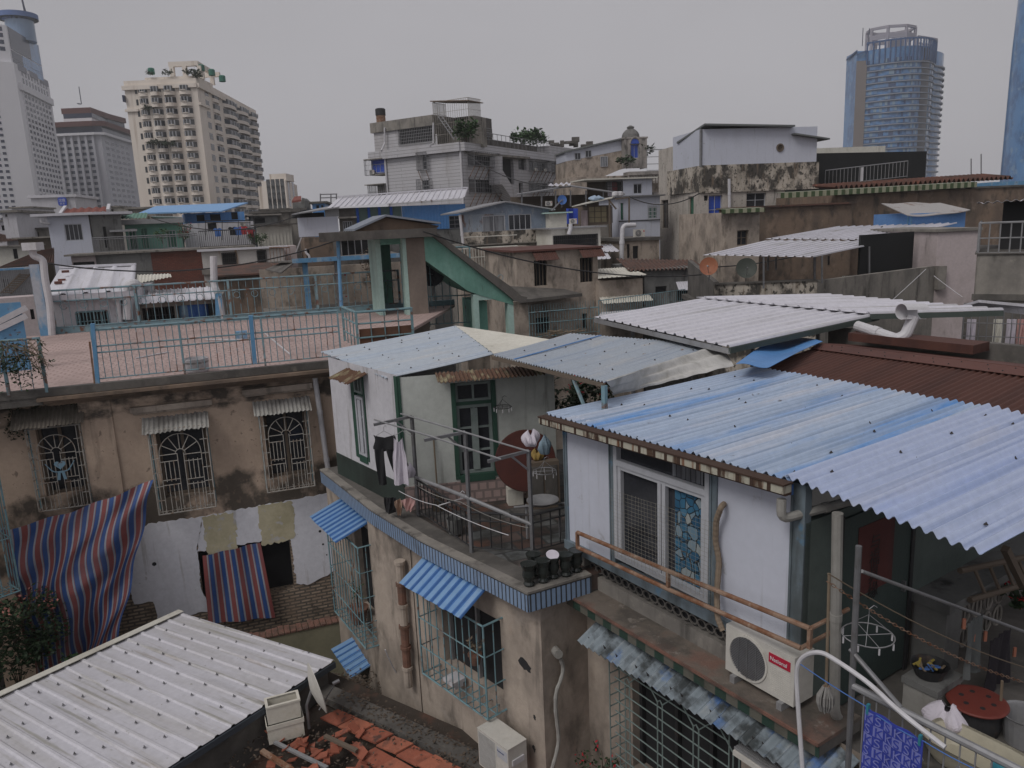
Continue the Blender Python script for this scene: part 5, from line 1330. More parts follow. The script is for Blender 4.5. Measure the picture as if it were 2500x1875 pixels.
m_yel=M('yellow glue patch',(.52,.47,.33),[((.38,.34,.22),(2,2,2),.45,.65,.7),((.48,.47,.48),(5,5,5),.56,.62,.8)],rough=.9)
for k,(a,b) in enumerate(((('L1',1640,1200),('L1',1925,1470)),(('L2',95,1110),('L2',400,1385)))):
 r=FWt.R(*a,*b[1:]);ragged(FWt,[(r[0],r[2]),(r[1],r[2]+.02),(r[1]+.04,r[3]-.2),(r[1],r[3]),(r[0],r[3])],.022,.003,m_yel,'y',9+k,.05,.03).build('plaster_patch',m_yel,tb)
for k,(x,y) in enumerate(((600,1315),(625,1420),(655,1505))):
 u,v=FWt.P('L2',x,y);q=MB();q.lathe(FWt.at(u,v,.0215),[(.03-.007*k,0),(.03-.007*k,.002)],10,FWt.N);q.build('hole',m_dark,tb)
u,v=FWt.P('L1',1250,1580);q=MB();q.lathe(FWt.at(u,v,.0215),[(.045,0),(.04,.002)],7,FWt.N);q.build('hole',m_dark,tb)
FB=Fr(atz(('M1',400,1185),TZ),U=(atz(('M2',1110,985),TZ)-atz(('M1',400,1185),TZ)).normalized())
LBk=(atz(('M2',1110,985),TZ)-atz(('M1',400,1185),TZ)).length
tc_=[FWt.at(-4.5,TZ,.25),FWt.at(5.3,TZ,.25),FB.at(LBk+2.5,TZ),FB.at(-3.5,TZ)]
q=MB();q.slab([p-ZV*.08 for p in tc_],ZV*.08);q.build('terrace_floor',m_terr,tb)
q=MB();FWt.box(q,-4.5,5.3,-2.83,-2.68,.22,.36);q.build('kerb',m_concd,tb)
q=MB();FB.box(q,-.1,LBk+2.5,TZ,TZ+.18,-.12,0);q.build('kerb',m_teal,tb)
q=MB();FWt.right(5.3).box(q,-.2,12,GZ,TZ-.08,-.2,0);q.build('side_wall',m_brown,tb)
q=MB()
for k in range(60):
 f=k/60;p=FWl.pt('L1',220+200*f if k<30 else 420+210*(f-.5)*2,350-60*f*2 if k<30 else 370-90*(f-.5)*2,.02);q.leaves(p,(.06,.05,.05),4,.05)
for k in range(130):q.leaves(FWl.pt('L1',random.uniform(60,210),random.uniform(220,560),.05),(.1,.06,.1),3,.06)
tag(q.build('ivy',m_leaf),'dark ivy trailing over the recessed bay of the pink house','ivy')
pipe('downpipe',[FWt.pt('L2',560,65,.12),FWt.pt('L2',640,640,.12),FWt.pt('L2',668,830,.12),FWt.pt('L2',690,1060,.1),FWt.pt('B2',730,60,.1),FWt.pt('B2',775,440,.1)],.055,'long white drainpipe at the right end of the pink facade',m_pvc)
def tarp(fn,nu,nv,wid,hgt,name,label):
 q=MB();q.grid(fn,nu,nv,lambda i,j:(i*wid,j*hgt))
 return tag(q.build(name,m_tarp,smooth=True),label,'tarpaulin')
wq=[FWt.pt('L1',1640,1515,.10),FWt.pt('L1',2110,1410,.10),FWt.pt('B2',240,440,.16),FWt.pt('B1',1690,490,.14)]
tarp(lambda i,j:wq[0].lerp(wq[1],i).lerp(wq[3].lerp(wq[2],i),j)+FWt.N*(.03*math.sin(i*14+j)+.02*math.sin(i*5+j*6)),40,14,1.06,1.2,'window_tarp','small red and blue striped sheet hung in the broken window opening')
FTp=FWt.off(.75)
tA,tB=FTp.pt('X',14,1290),FTp.pt('X',374,1168)
bA,bB=FTp.pt('B1',330,1080),FTp.pt('B1',950,650)
lmid,rmid=FTp.pt('B1',90,330),FTp.pt('B1',1130,130)
def tf2(i,j):
 sag=.22*math.sin(math.pi*i)**1.0*(1-j)**.0
 top=tA.lerp(tB,i)-ZV*(.10*math.sin(math.pi*i))
 def q3(a,b,c,t):return a*(1-t)**2+b*2*t*(1-t)+c*t*t
 L_=q3(tA,lmid*1.02-ZV*0,bA,j);R__=q3(tB,tB.lerp(bB,.5)+FTp.U*.02,bB,j)
 p=L_.lerp(R__,i)
 p=p+(top-tA.lerp(tB,i))*(1-j)
 d1=i*1.0+j*.9;fold=.075*math.sin(9*(i+.55*j)+1.2)*(.3+j)+.045*math.sin(19*(i-.25*j)+j*4)+.03*math.sin(31*(i*.6+j*.7))
 pull=.10*math.exp(-((i-(1-.75*j))**2)/.012)*(1-j*.5)+.08*math.exp(-((i-.35*j)**2)/.006)*(1-j*.4)
 crease=.012*math.sin(j*46+i*9)*math.exp(-((j-.45)**2)/.05)
 bag_=.16*math.sin(math.pi*min(1,i))*math.sin(math.pi*j**.8)
 p=p+FTp.U*(.06*math.sin(7*j+i*5)*math.sin(math.pi*i)+.03*math.sin(17*j+i*9))
 return p+FTp.N*(fold+pull+bag_+crease)
tarp(tf2,70,60,2.15,2.7,'striped_tarp','large red, white and blue striped tarpaulin knotted to the middle window grille')
cable('tarp_rope',[tA,tA+FTp.U*-.6-ZV*.05],.035,'twisted striped end of the large tarpaulin tied off at the left edge',m_tarp,.02,'rope')
fr0=FWt.off(.28)
def basep(t,x,y):return fr0.pt(t,x,y)
lr=[fr0.at(-2.6,TZ+.07),fr0.at(fr0.P('M1',790,1590)[0],TZ+.07)]
rr=[lr[1]+fr0.U*.03,fr0.at(5.0,TZ+.07)]
hh=1.02
railing('terrace_railing',[rr[0],rr[1]],hh,'teal railing with wire net along the front edge of the pink terrace',sp=.125,mat=m_teal,br=.0085,tr=.022,mids=(.70,.58),low=.08,posts_every=1.55,pw=.035,group=None)
fl_=FWl.off(.5)
l0_,l1_=fl_.at(fl_.P('M1',60,1590)[0],TZ+.0),fl_.at(-.45,TZ)
railing('terrace_railing',[l0_-fl_.U*1.5,l0_,l1_],1.02,'teal railing overgrown with dry creeper at the left end of the pink terrace',sp=.19,mat=m_teal,br=.009,tr=.022,mids=(.72,),low=.02,pw=.05)
p0=lr[1];t=thing('railing_post','tall faded blue steel post leaning at the front edge of the terrace','post',p0)
q=MB();q.bar(p0-ZV*.2,fr0.pt('M1',750,1095),.09,.07);q.build('post_body',m_bluep,t)
q=MB();q.bar(p0-ZV*.2+fr0.U*-.05,fr0.pt('M1',740,1240)+fr0.U*-.03,.03,.03);q.build('rusty_angle',m_rust,t)
p0=fr0.pt('M1',2065,1420);q=MB();q.bar(p0,fr0.pt('M1',2030,1030),.09,.08);tag(q.build('railing_post',m_bluep),'thick blue post with flaking paint in the terrace railing','post')
q=MB();L=(rr[1]-rr[0]).length
for k in range(int(L/.11)):
 for s in (1,-1):
  a=k*.11;e=a+s*.9
  e2=min(max(e,0),L);f=abs(e2-a)/.9
  q.tube([rr[0]+fr0.U*a+fr0.N*-.02+ZV*.08,rr[0]+fr0.U*e2+fr0.N*-.02+ZV*(.08+.9*f)],.0022,3)
tag(q.build('wire_netting',m_pinkw),'fine diamond wire netting fixed behind the front terrace railing','netting')
bk=[FB.at(-.2,TZ+.18),FB.at(LBk+.6,TZ+.18)]
railing('terrace_railing',bk,1.12,'teal railing with rings along the rear of the pink terrace',sp=.21,mat=m_teal,br=.011,tr=.03,mids=(.80,),low=.02,posts_every=2.6,pw=.07)
q=MB()
for k in range(26):
 c=FB.at(.5+k*.55,TZ+.83,.0);q.tube([c+FB.U*(.10*math.cos(a*math.pi/8))+ZV*(.10*math.sin(a*math.pi/8)) for a in range(16)],.010,4,True)
tag(q.build('ring_frieze',m_teal),'row of small iron rings under the rail at the rear of the terrace','railing')
c0=FB.at(-.05,TZ,.1);q=MB();ct=FB.P('M1',315,615,.1)[1];q.bar(c0,Vector((c0.x,c0.y,ct)),.26,.26,up=FB.U)
t=thing('corner_column','flaking blue and white column at the rear left corner of the terrace','column',c0);q.build('shaft',M('flaking blue white paint',(.40,.42,.46),[((.10,.26,.44),(1.2,1.2,.5),.45,.55,.9)]),t)
pipe('downpipe',[FB.pt('M1',265,500,.2),FB.pt('M1',268,545,.2),FB.pt('M1',350,575,.2),FB.pt('M1',362,720,.2),FB.pt('M1',405,950,.2),FB.at(.12,TZ,.2)],.10,'thick bent white downpipe beside the flaking blue column',m_pvc)
q=MB();hp=FB.pt('M1',268,500,.2);q.ob(hp-Vector((.2,.2,0)),(.42,.0,0),(0,.4,0),(0,0,.22));tag(q.build('rain_hopper',m_pvc),'white rain hopper on top of the thick bent downpipe','hopper')
pipe('downpipe',[FB.pt('M1',1730,550,-.3),FB.pt('M1',1735,790,-.3),FB.pt('M1',1770,860,-.1),FB.at(FB.P('M1',1800,1050)[0],TZ,-.1)],.11,'white downpipe with a lamp shaped cap beside the rusty stained house',m_pvc)
q=MB();q.bar(FB.at(FB.P('M1',1770,1040)[0],TZ,-.1),FB.pt('M1',1770,850,-.1),.2,.2);tag(q.build('railing_post',m_bluep),'stout blue post of the rear terrace railing','post')
c=fr0.pt('M1',1510,1440);c=Vector((c.x,c.y+.5,TZ));tag(MB().lathe(c,[(.19,0),(.23,.05),(.24,.30),(.22,.31),(.2,.1)],16).build('tub',m_whtile),'square whitish planter on the pink terrace behind the railing','planter')
q=MB();a=atz(('M1',1910,1225),TZ);q.ob(a,(.28,.1,0),(-.06,.2,0),(0,0,.2));tag(q.build('meter_box',m_bluep),'small blue box on the terrace floor','box')
q=MB();q.tube([atz(('M2',120,1145),TZ+.02),atz(('M2',360,1345),TZ+.02)],.02,6);tag(q.build('floor_pipe',m_pvc),'white pipe lying diagonally on the terrace floor','pipe')
q=MB();q.tube([atz(('M1',1100,1375),TZ+.02),atz(('M1',1365,1325),TZ+.02)],.02,6);tag(q.build('floor_pipe',m_pvc),'short white pipe lying on the terrace floor near the railing','pipe')
q=MB();q.tube([atz(('M1',1670,1225),TZ+.02),atz(('M1',1960,1225),TZ+.02),atz(('M1',1985,1180),TZ+.02)],.018,6);tag(q.build('floor_pipe',m_pvc),'white pipe running to the small blue box on the terrace','pipe')
FG=Fr(aty(('M1',215,1215),17.0),62);ga,gb=FG.P('M1',215,1215),FG.P('M1',-40,1250)
t=thing('terrace_gate','faded blue sheet metal gate with white bars at the left end of the terrace','gate',FG.at(ga[0],TZ,0))
q=MB();FG.box(q,gb[0],ga[0],TZ,FG.P('M1',165,920)[1],-.03,0);q.build('gate_panel',m_bluep,t)
for y0,y1 in ((1075,975),(1130,1040)):
 q=MB();q.bar(FG.pt('M1',-40,y0+20,.03),FG.pt('M1',215,y1-10,.03),.05,.12);q.build('gate_bar',m_pvc,t)
cv=thing('creeper','dry leggy creeper with dark leaves tangled in the left end of the terrace railing','creeper',l0_)
q=MB()
for k in range(46):
 a=fl_.pt('M1',random.uniform(-30,330),random.uniform(1230,1320),.05);e=fl_.pt('M1',random.uniform(-20,460),random.uniform(1270,1560),random.uniform(0,.25))
 q.tube([a,a.lerp(e,.5)+Vector((random.uniform(-.1,.1),random.uniform(-.1,.1),.12)),e],.006,4)
q.build('stem',m_straw,cv);q=MB()
for k in range(150):q.leaves(fl_.pt('M1',min(460,random.gauss(110,130)),random.gauss(1440,90),random.uniform(0,.25)),(.1,.08,.1),5,.07)
q.build('foliage',m_leaf,cv)
# bottom left: white metal roof
zr=-6.8
A1=atz(('X',446,1498),-6.92);A2=atz(('X',817,1613),-7.05)
A3=atz(('X',410,1875),-7.12);A4=atz(('X',0,1705),-6.9)
A4=A1+(A4-A1)*2.0;A3=A2+(A3-A2)*2.2
lw=thing('shed_roof','long white metal shed roof with rows of bolts, bottom left of the photo','roof',(A1+A3)/2-ZV*2)
q=MB();q.corr(A4,A1,A2,A3,.27,.024,'trap',5);mroof=q
q=MB()
n=round((A1-A4).length/.27)
for k in range(n):
 for f in (.12,.3,.48,.66,.84):
  u=(k+.85)/n;p=A4.lerp(A1,u).lerp(A3.lerp(A2,u),f+.03*math.sin(k*2.4));q.lathe(p+ZV*.026,[(.022,0),(.02,.004),(.009,.005),(.008,.03)],6)
mroof.build('roof_sheet',m_whroof2,lw,extra=[(q,m_steel)])
dv=(A2-A1).normalized();q=MB();q.slab([A4-dv*.1+ZV*.05,A1-dv*.1+ZV*.05,A1+dv*.04+ZV*.05,A4+dv*.04+ZV*.05],ZV*.012);q.slab([A4-dv*.1+ZV*.06,A1-dv*.1+ZV*.06,A1-dv*.11-ZV*.1,A4-dv*.11-ZV*.1],dv*.008);q.build('ridge_flashing',m_cream,lw)
q=MB();q.bar(A2-ZV*.07,A3-ZV*.07,.04,.10);q.build('gutter_edge',M('dark slate trim',(.06,.07,.085)),lw)
q=MB()
for a,b in ((A2,A3),(A1,A2),(A4,A1)):
 a2,b2=a.lerp((A1+A3)/2,.05),b.lerp((A1+A3)/2,.05);q.slab([Vector((a2.x,a2.y,a2.z-.1)),Vector((b2.x,b2.y,b2.z-.1)),Vector((b2.x,b2.y,GZ)),Vector((a2.x,a2.y,GZ))],(.05,.05,0))
q.build('wall',m_concd,lw)
o0,o1=atz(('B2',200,600),-8.3),atz(('B2',890,450),-8.3)
t=thing('yard_wall','olive yard wall capped with broken red bricks beneath the brick wall','wall',o0-ZV*2.7)
nn=Vector(((o1-o0).y,-(o1-o0).x,0)).normalized();o0=o0-(o1-o0)*.6
q=MB();q.slab([o0,o1,Vector((o1.x,o1.y,GZ)),Vector((o0.x,o0.y,GZ))],-nn*.3);q.build('wall_face',M('olive render',(.27,.25,.17),[((.18,.17,.12),S1,.45,.65,.7),(GRM,S2,.58,.72,.7)]),t)
q=MB();L=(o1-o0).length;n=int(L/.12)
for k in range(n):
 p=o0.lerp(o1,k/n);q.ob(p+nn*.02+ZV*.003,(o1-o0).normalized()*.11,-nn*(.32+random.uniform(-.05,.05)),ZV*random.uniform(.02,.045))
q.build('brick_cap',M('dull broken brick',(.20,.105,.08),[((.10,.07,.055),S3,.45,.65,.8)],bump=.3),t)
FQ=Fr(atz(('B2',990,830),-8.4),146);
q=MB();q.corr(atz(('B2',690,695),-8.35),atz(('B2',855,935),-8.45),atz(('B2',1095,775),-8.05),atz(('B2',915,570),-7.95),.17,.02,'trap',4)
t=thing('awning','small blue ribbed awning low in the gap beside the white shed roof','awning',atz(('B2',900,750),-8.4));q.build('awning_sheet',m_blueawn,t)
q=MB();q.bar(atz(('B2',860,920),-8.46),atz(('B2',1000,1010),-8.6),.03,.03);q.build('bracket',m_steel,t)
q=MB()
for k in range(9):q.tube([atz(('B2',800+k*40,900+k*30),-8.6),atz(('B2',800+k*40,900+k*30),-8.6)-ZV*1.6],.009,4)
tag(q.build('window_bars',m_grillt),'vertical iron bars below the small low blue awning','bars')
q=MB();q.corr(atz(('B2',600,1050),-8.3),atz(('B2',880,1130),-8.35),atz(('B2',1045,1070),-8.2),atz(('B2',700,880),-8.1),.12,.018,nv=4);lt=thing('low_roof','grey sheet roof covered in dead leaves beside the red tiles','roof',atz(('B2',850,1050),-8.4));q.build('roof_sheet',m_fibred,lt)
q=MB()
for k in range(900):q.leaves(atz(('B2',random.gauss(800,110),random.gauss(1020,60)),-8.20),(.08,.08,.015),1,.08,flat=.15)
m_litter=M('dead leaves',(.095,.072,.055),bump=0,var=.4)
q.build('dead_leaves',m_litter,lt)
RZ=-7.5
rt_=thing('tiled_roof','broken red clay tile roof with square tiles at the bottom of the photo','roof',atz(('B2',900,1500),RZ-.5))
T0,T1=atz(('B2',745,1195),RZ),atz(('B2',1640,1615),RZ-.06)
T2=atz(('B2',600,1262),RZ-.03)
ua,va=(T1-T0),(T2-T0);uu=ua.normalized();vv=va.normalized()
q=MB();tiles=[(c,r) for c in range(-1,12) for r in range(3)];rn=random.Random(5)
ts=ua.length/5.6;vs=va.length
mats=[MB(),MB()]
for c,r in tiles:
 if (r==1 and c<2) or (r==2 and c<4) or (c<0):continue
 if r and rn.random()<.12:continue
 p=T0+uu*(c*ts)+vv*(r*vs*1.04)+ZV*(-.05*r+rn.uniform(-.015,.015));tl=rn.uniform(-.03,.03)
 mats[(c+r)%2].slab([p,p+uu*ts*.97+ZV*tl,p+uu*ts*.97+vv*vs*.98+ZV*(tl-.01),p+vv*vs*.98-ZV*.01],ZV*.028)
for k,mt in enumerate((m_clay,M('paler terracotta',(.36,.125,.075),[((.2,.08,.055),S3,.45,.65,.6),((.05,.04,.035),(3,3,3),.56,.66,.8)]))):mats[k].build('tile_row',mt,rt_)
q=MB();q.slab([T0-uu*3-vv*.8-ZV*.12,T1+uu*4-vv*.8-ZV*.12,T1+uu*4+vv*3-ZV*.4,T0-uu*3+vv*3-ZV*.4],-ZV*.1);q.build('roof_bed',M('dark debris',(.045,.035,.028),[((.10,.05,.035),(3,3,3),.5,.65,.8)],bump=.6,bsc=14),rt_)
q=MB();q.bar(T0-uu*1.5-vv*.25-ZV*.03,T1+uu*2-vv*.25-ZV*.03,.30,.12);q.build('edge_strip',m_concd,rt_)
q=MB()
for k in range(1500):
 p=T0+uu*rn.uniform(-.4,3.6)+vv*(rn.uniform(-.45,.1) if k%2 else rn.uniform(.8,2.2));q.leaves(p+ZV*(.05 if k%2==0 else .04),(.12,.12,.02),1,.06,flat=.2)
for k in range(350):q.leaves(T0+uu*rn.uniform(0,3.4)+vv*rn.gauss(.8,.2)+ZV*.035,(.1,.1,.01),1,.05,flat=.15)
q.build('leaf_litter',m_litter,rt_)
q=MB()
for k in range(46):
 p=atz(('B2',rn.uniform(250,950),rn.uniform(1380,1700)),RZ-.05);a=rn.uniform(0,6.3);e=Vector((math.cos(a),math.sin(a),rn.uniform(-.5,.5))).normalized()*rn.uniform(.1,.22);f=Vector((-e.y,e.x,rn.uniform(-.1,.1))).normalized()*rn.uniform(.08,.2)
 q.slab([p,p+e,p+e+f*.8,p+f],ZV*.02)
q.build('broken_tile',m_clay,rt_)
for k,(a,b,mt,rr_) in enumerate(((('B2',235,1450),('B2',660,1659),m_alu,.035),(('B2',130,1520),('B2',380,1680),m_rust,.045),(('B2',640,1400),('B2',900,1520),m_wood,.04))):
 q=MB();q.bar(atz(a,RZ+.05),atz(b,RZ+.02),rr_*1.6,rr_);q.build('batten',mt,rt_)
fb=atz(('B2',300,1440),RZ-.02);d1=(atz(('B2',445,1300),-7.0)-atz(('B2',190,1370),-7.0)).normalized();d1.z=0;d1.normalize();d2=Vector((d1.y,-d1.x,0))
FFm=Fr(atz(('B2',190,1465),RZ-.03),U=d1)
wdx=FFm.P('B2',475,1350)[0]
bz0=FFm.P('B2',185,1460)[1];bz1=FFm.P('B2',135,1290)[1];bz2=bz1+(bz1-bz0)*.8
for k,(z0,z1,ins) in enumerate(((RZ-.05,RZ+.26,0),(RZ+.264,RZ+.56,.02))):
 t=thing('foam_box',['lower white foam box, closed, on the red tile roof','upper white foam box, open and empty, stacked on another'][k],'box',FFm.at(.3,z0,-.2),'stacked foam boxes')
 q=MB();a,b,e,f=ins,wdx-ins,-.30+ins,-ins
 FFm.box(q,a,b,z0,z0+.05,e,f)
 for x0,x1,y0,y1 in ((a,a+.03,e,f),(b-.03,b,e,f),(a+.03,b-.03,e,e+.03),(a+.03,b-.03,f-.03,f)):FFm.box(q,x0,x1,z0+.05,z1,y0,y1)
 q.build('box_body',m_foam,t)
 q=MB();
 if k==0:FFm.box(q,a-.012,b+.012,z1-.07,z1,e-.012,f+.012);q.build('lid',m_foam,t)
 else:
  for x0,x1,y0,y1 in ((a-.01,a+.03,e-.01,f+.01),(b-.03,b+.01,e-.01,f+.01),(a+.03,b-.03,e-.01,e+.03),(a+.03,b-.03,f-.03,f+.01)):FFm.box(q,x0,x1,z1-.03,z1+.002,y0,y1)
  q.build('rim',m_foam,t)
dc=aty(('B2',575,1010),10.75)
t=dish(dc,.40,(.86,.45,.18),'white satellite dish seen edge on at the corner of the white shed roof',m_acw)
pipe('vent_pipe',[atz(('B2',635,1050),-7.5),atz(('B2',640,1120),-7.6),atz(('B2',760,1150),-7.65)],.03,'small bent grey pipe on the leafy low roof',m_alu)
for k,(x,y,r,n,f,lab) in enumerate(((110,500,.75,900,m_flower,'dark bush with salmon blossom in front of the striped tarpaulin'),(300,700,.6,700,None,'dark green bush below the blossom at the lower left'),(130,850,.7,800,None,'shadowy bush against the edge of the white shed roof'))):
 c=FTp.pt('B1',x,y,.5)
 plant(c-ZV*.5,lab,r,1.0,n,.09,m_leaf,f,stems=9,name='bush',cat='bush')
plant(FTp.pt('B1',570,790,.75)-ZV*.15,'small bright green sprig at the flashing of the white shed roof',.15,.25,60,.08,m_leafg,stems=4,name='sprig',cat='plant')
FN=Fr(aty(('L1',70,1240),13.0),U=Vector((.62,.785,0)).normalized())
zn=FN.P('L1',60,430,.12)[1]
t=thing('neighbour_house','corner of a house with a teal barred window cage at the left edge','house',FN.at(-.8,GZ,-1))
q=MB();FN.box(q,-4,-.35,GZ,-4.1,-1.5,-.6);q.build('wall',m_concd,t)
grille(FN,(-1.75,-.02,-6.1,zn-.05),t,0,13,3,.011,m_grillt,w0=-.55,name='window_cage')
q=MB();q.corr(FN.at(-2.2,zn,.12),FN.at(.12,zn,.12),FN.at(.12,zn+.3,-1.2),FN.at(-2.2,zn+.3,-1.2),.2,.02,'trap',3);q.build('roof',m_whroof,t)
plant(FN.at(-.9,-7.4,.1),'climbing plant below the teal window cage at the left edge',.5,1.1,260,.09,m_leaf,stems=6,name='climber',cat='plant')
# the roofs beyond, nearest first
def bld(name,label,t_,rc,Y,az,dep,mat,wins=(),zb=GZ,cat='house',rev=.12,roof=None,group=None,cut=None):
 """a block whose front fills the rectangle rc of tile t_ at distance Y; wins: (x0,y0,x1,y1[,nx,ny,frame,glass])"""
 x0,y0,x1,y1=rc
 fr=FrY((t_,x0,(y0+y1)/2),Y,az)
 u1=fr.P(t_,x1,(y0+y1)/2)[0]
 zt=(fr.P(t_,x0,y0)[1]+fr.P(t_,x1,y0)[1])/2 if cut is None else fr.P(t_,*cut)[1]
 hs=[]
 for w_ in wins:
  a,b,c,d=fr.R(t_,*w_[:4]);hs.append((max(a,.02),min(b,u1-.02),c,min(d,zt-.02)))
 t=facade(name,label,cat,fr,(0,u1,zt),zb,dep,mat,hs,rev=rev,group=group)
 for h,w_ in zip(hs,wins):
  if len(w_)>4 and w_[4]:win(fr,h,t,*w_[4:],w=-rev+.02,fw=min(.06,(h[1]-h[0])*.12))
  else:hole(fr,h,t,-rev+.001)
 return t,fr,u1,zt
def lid(t,fr,u0,u1,z,dep,mat,th=.12,ov=.3,name='roof_slab',tilt=0,back=None):
 m=MB();m.slab([fr.at(u0-ov,z,ov),fr.at(u1+ov,z,ov),fr.at(u1+ov,z+tilt,-(back or dep)-ov),fr.at(u0-ov,z+tilt,-(back or dep)-ov)],ZV*th);return m.build(name,mat,t)
def sheet(name,label,pts,mat,pitch=.3,amp=.03,kind='trap',cat='roof',par=None,jit=.0,nv=3):
 m=MB();m.corr(*pts,pitch,amp,kind,nv,jit=jit)
 if par is not None:return m.build(name,mat,par,label=label)
 t=thing(name,label,cat,sum(pts,Vector())/4-ZV*.5);m.build(name.replace('roof_canopy','roof')+'_sheet',mat,t);return t
 # green stair tower on the terrace
YS=24.5
FS=FrY(('M2',1320,1180),YS,72)
Pq=lambda x,y,w=0:FS.P('M2',x,y,w)
st=thing('stair_tower','mint green stair shelter with a sloping concrete flank and thin roof slab','stair shelter',FS.at(.5,TZ,-1))
pz=Pq(1380,395)[1]
m_pil=M('grey tan render',(.235,.195,.165),[((.16,.13,.11),(1,1,.5),.45,.65,.6)])
zb_=-4.2
m=MB();a,b=Pq(1322,800)[0],Pq(1470,800)[0];FS.box(m,a,b,zb_,pz-.02,-.5,0);m.build('pillar',m_pil,st)
m=MB();FS.box(m,a-.12,a-.003,TZ,pz-.02,-.5,.01);m.build('pillar_edge',m_mint,st)
ql=Pq(1085,700)[0];qr=Pq(1135,700)[0];dq=Pq(1300,700)[0]
m=MB();FS.box(m,ql,ql+.16,TZ,pz-.02,-2.0,-.45);m.build('white_edge',m_mint,st)
m=MB();FS.box(m,ql+.165,ql+.30,TZ,pz-.02,-2.2,-1.9);FS.box(m,ql+.165,a-.13,TZ,pz-.02,-2.3,-2.2);m.build('inner_wall',m_green,st)
m=MB();FS.box(m,ql+.161,a-.121,Pq(1200,455)[1],pz-.02,-.48,-.3);m.build('lintel',m_green,st)
gt=MB()
for k in range(9):x=ql+.75+k*.115;gt.tube([FS.at(x,TZ+.1,-.4),FS.at(x,TZ+2.0,-.4)],.011,5)
for z in (.12,1.0,2.0):gt.tube([FS.at(ql+.72,TZ+z,-.4),FS.at(a-.13,TZ+z,-.4)],.018,5)
gt.build('barred_gate',m_grillt,st)
fk=[FS.pt('M2',*q) for q in [(1440,383),(1510,383),(1800,590),(2157,890),(2170,945),(1895,865),(1800,830),(1455,585)]]
m=MB();m.slab(fk,-FS.N*2.4);m.build('sloping_flank',m_green,st)
m=MB();cap=[FS.pt('M2',*q,.15) for q in [(1455,345),(1530,345),(1850,590),(2157,800)]]+[FS.pt('M3',*q,.15) for q in [(240,870),(290,880),(280,915),(190,915)]]+[FS.pt('M2',*q,.15) for q in [(2100,845),(1800,610),(1510,385),(1455,385)]]
m.slab(cap,-FS.N*2.7);m.build('flank_coping',m_concd,st)
m=MB()
for x0,x1 in ((1850,1890),(2125,2170)):FS.box(m,Pq(x0,950)[0],Pq(x1,950)[0],zb_,Pq(x0,860)[1],-.35,-.02)
FS.box(m,Pq(1890,950)[0],Pq(2125,950)[0],Pq(2000,900)[1],Pq(1895,860)[1],-.35,-.021);m.build('side_frame',m_mint,st)
m=MB();FS.box(m,Pq(1895,950)[0],Pq(1980,950)[0],zb_,Pq(1900,925)[1],-2.2,-.36);m.build('inner_wall',m_green,st)
m=MB();sl=[FS.at(Pq(575,380)[0],pz,.7),FS.at(Pq(1530,360)[0],pz,.35),FS.at(Pq(1530,360)[0],pz,-2.6),FS.at(Pq(575,380)[0]+.3,pz,-2.4)]
m.slab(sl,ZV*.26);m.build('roof_slab',m_concd,st)
gb=[Pq(870,350),Pq(1125,235),Pq(1560,295),Pq(1545,350)]
m=MB();m.slab([FS.at(u,v,.1) for u,v in [(gb[0][0],pz+.26),gb[1],(gb[2][0],gb[2][1]-.03),(gb[3][0],pz+.26)]],-FS.N*.12);m.build('gable',m_brown,st)
m=MB()
for (u,v),(U,V) in ((gb[0],gb[1]),(gb[1],gb[2])):m.slab([FS.at(u,v+.02,.35),FS.at(U,V+.02,.35),FS.at(U,V+.02,-2.4),FS.at(u,v+.02,-2.4)],ZV*.06)
m.build('gable_roof',M('lead grey roof sheet',(.22,.24,.28)),st)
m=MB();m.tube([FS.at(Pq(735,400)[0],pz,.3),FS.pt('M2',775,955,.3)],.055,8);m.build('roof_prop',m_bluep,st)
pz3=[atz(('M2',x,y),-1.9)-ZV*1.05 for x,y in ((780,960),(890,1005),(1340,970))]
FPn=Fr(pz3[1],U=(pz3[2]-pz3[1]).normalized());r1=[(pz3[2]-pz3[1]).length]
t=railing('pen_railing',pz3,1.05,'dark rusted railing with brown panels at the corner of the terrace before the stair shelter',sp=.32,mat=m_grillt,tr=.03,br=.014,mids=(.78,.45),pw=.06)
m=MB();FPn.box(m,.05,r1[0],-3.0,-2.3,-.05,-.02);m.build('rusty_panel',M('rusted panel',(.13,.065,.04),[((.07,.045,.035),(2,2,2),.45,.65,.8)],bump=.2),t)
railing('stair_railing',[FS.pt('M2',1490,1120,-1.2),FS.pt('M2',1845,1100,-1.2)],2.6,'tall blue grey bar screen behind the stair flank',sp=.22,mat=m_grillt,tr=.03,br=.014,mids=(1.75,1.0),pw=.05,cat='screen')
dish(FS.pt('M2',1508,690,-.9),.42,(-.1,-1,.25),'dark grey mesh dish behind the sloping stair flank',M('dark mesh dish',(.035,.037,.045)))
_aty=aty
KD=1.3
def aty(q,y):return _aty(q,y*KD)
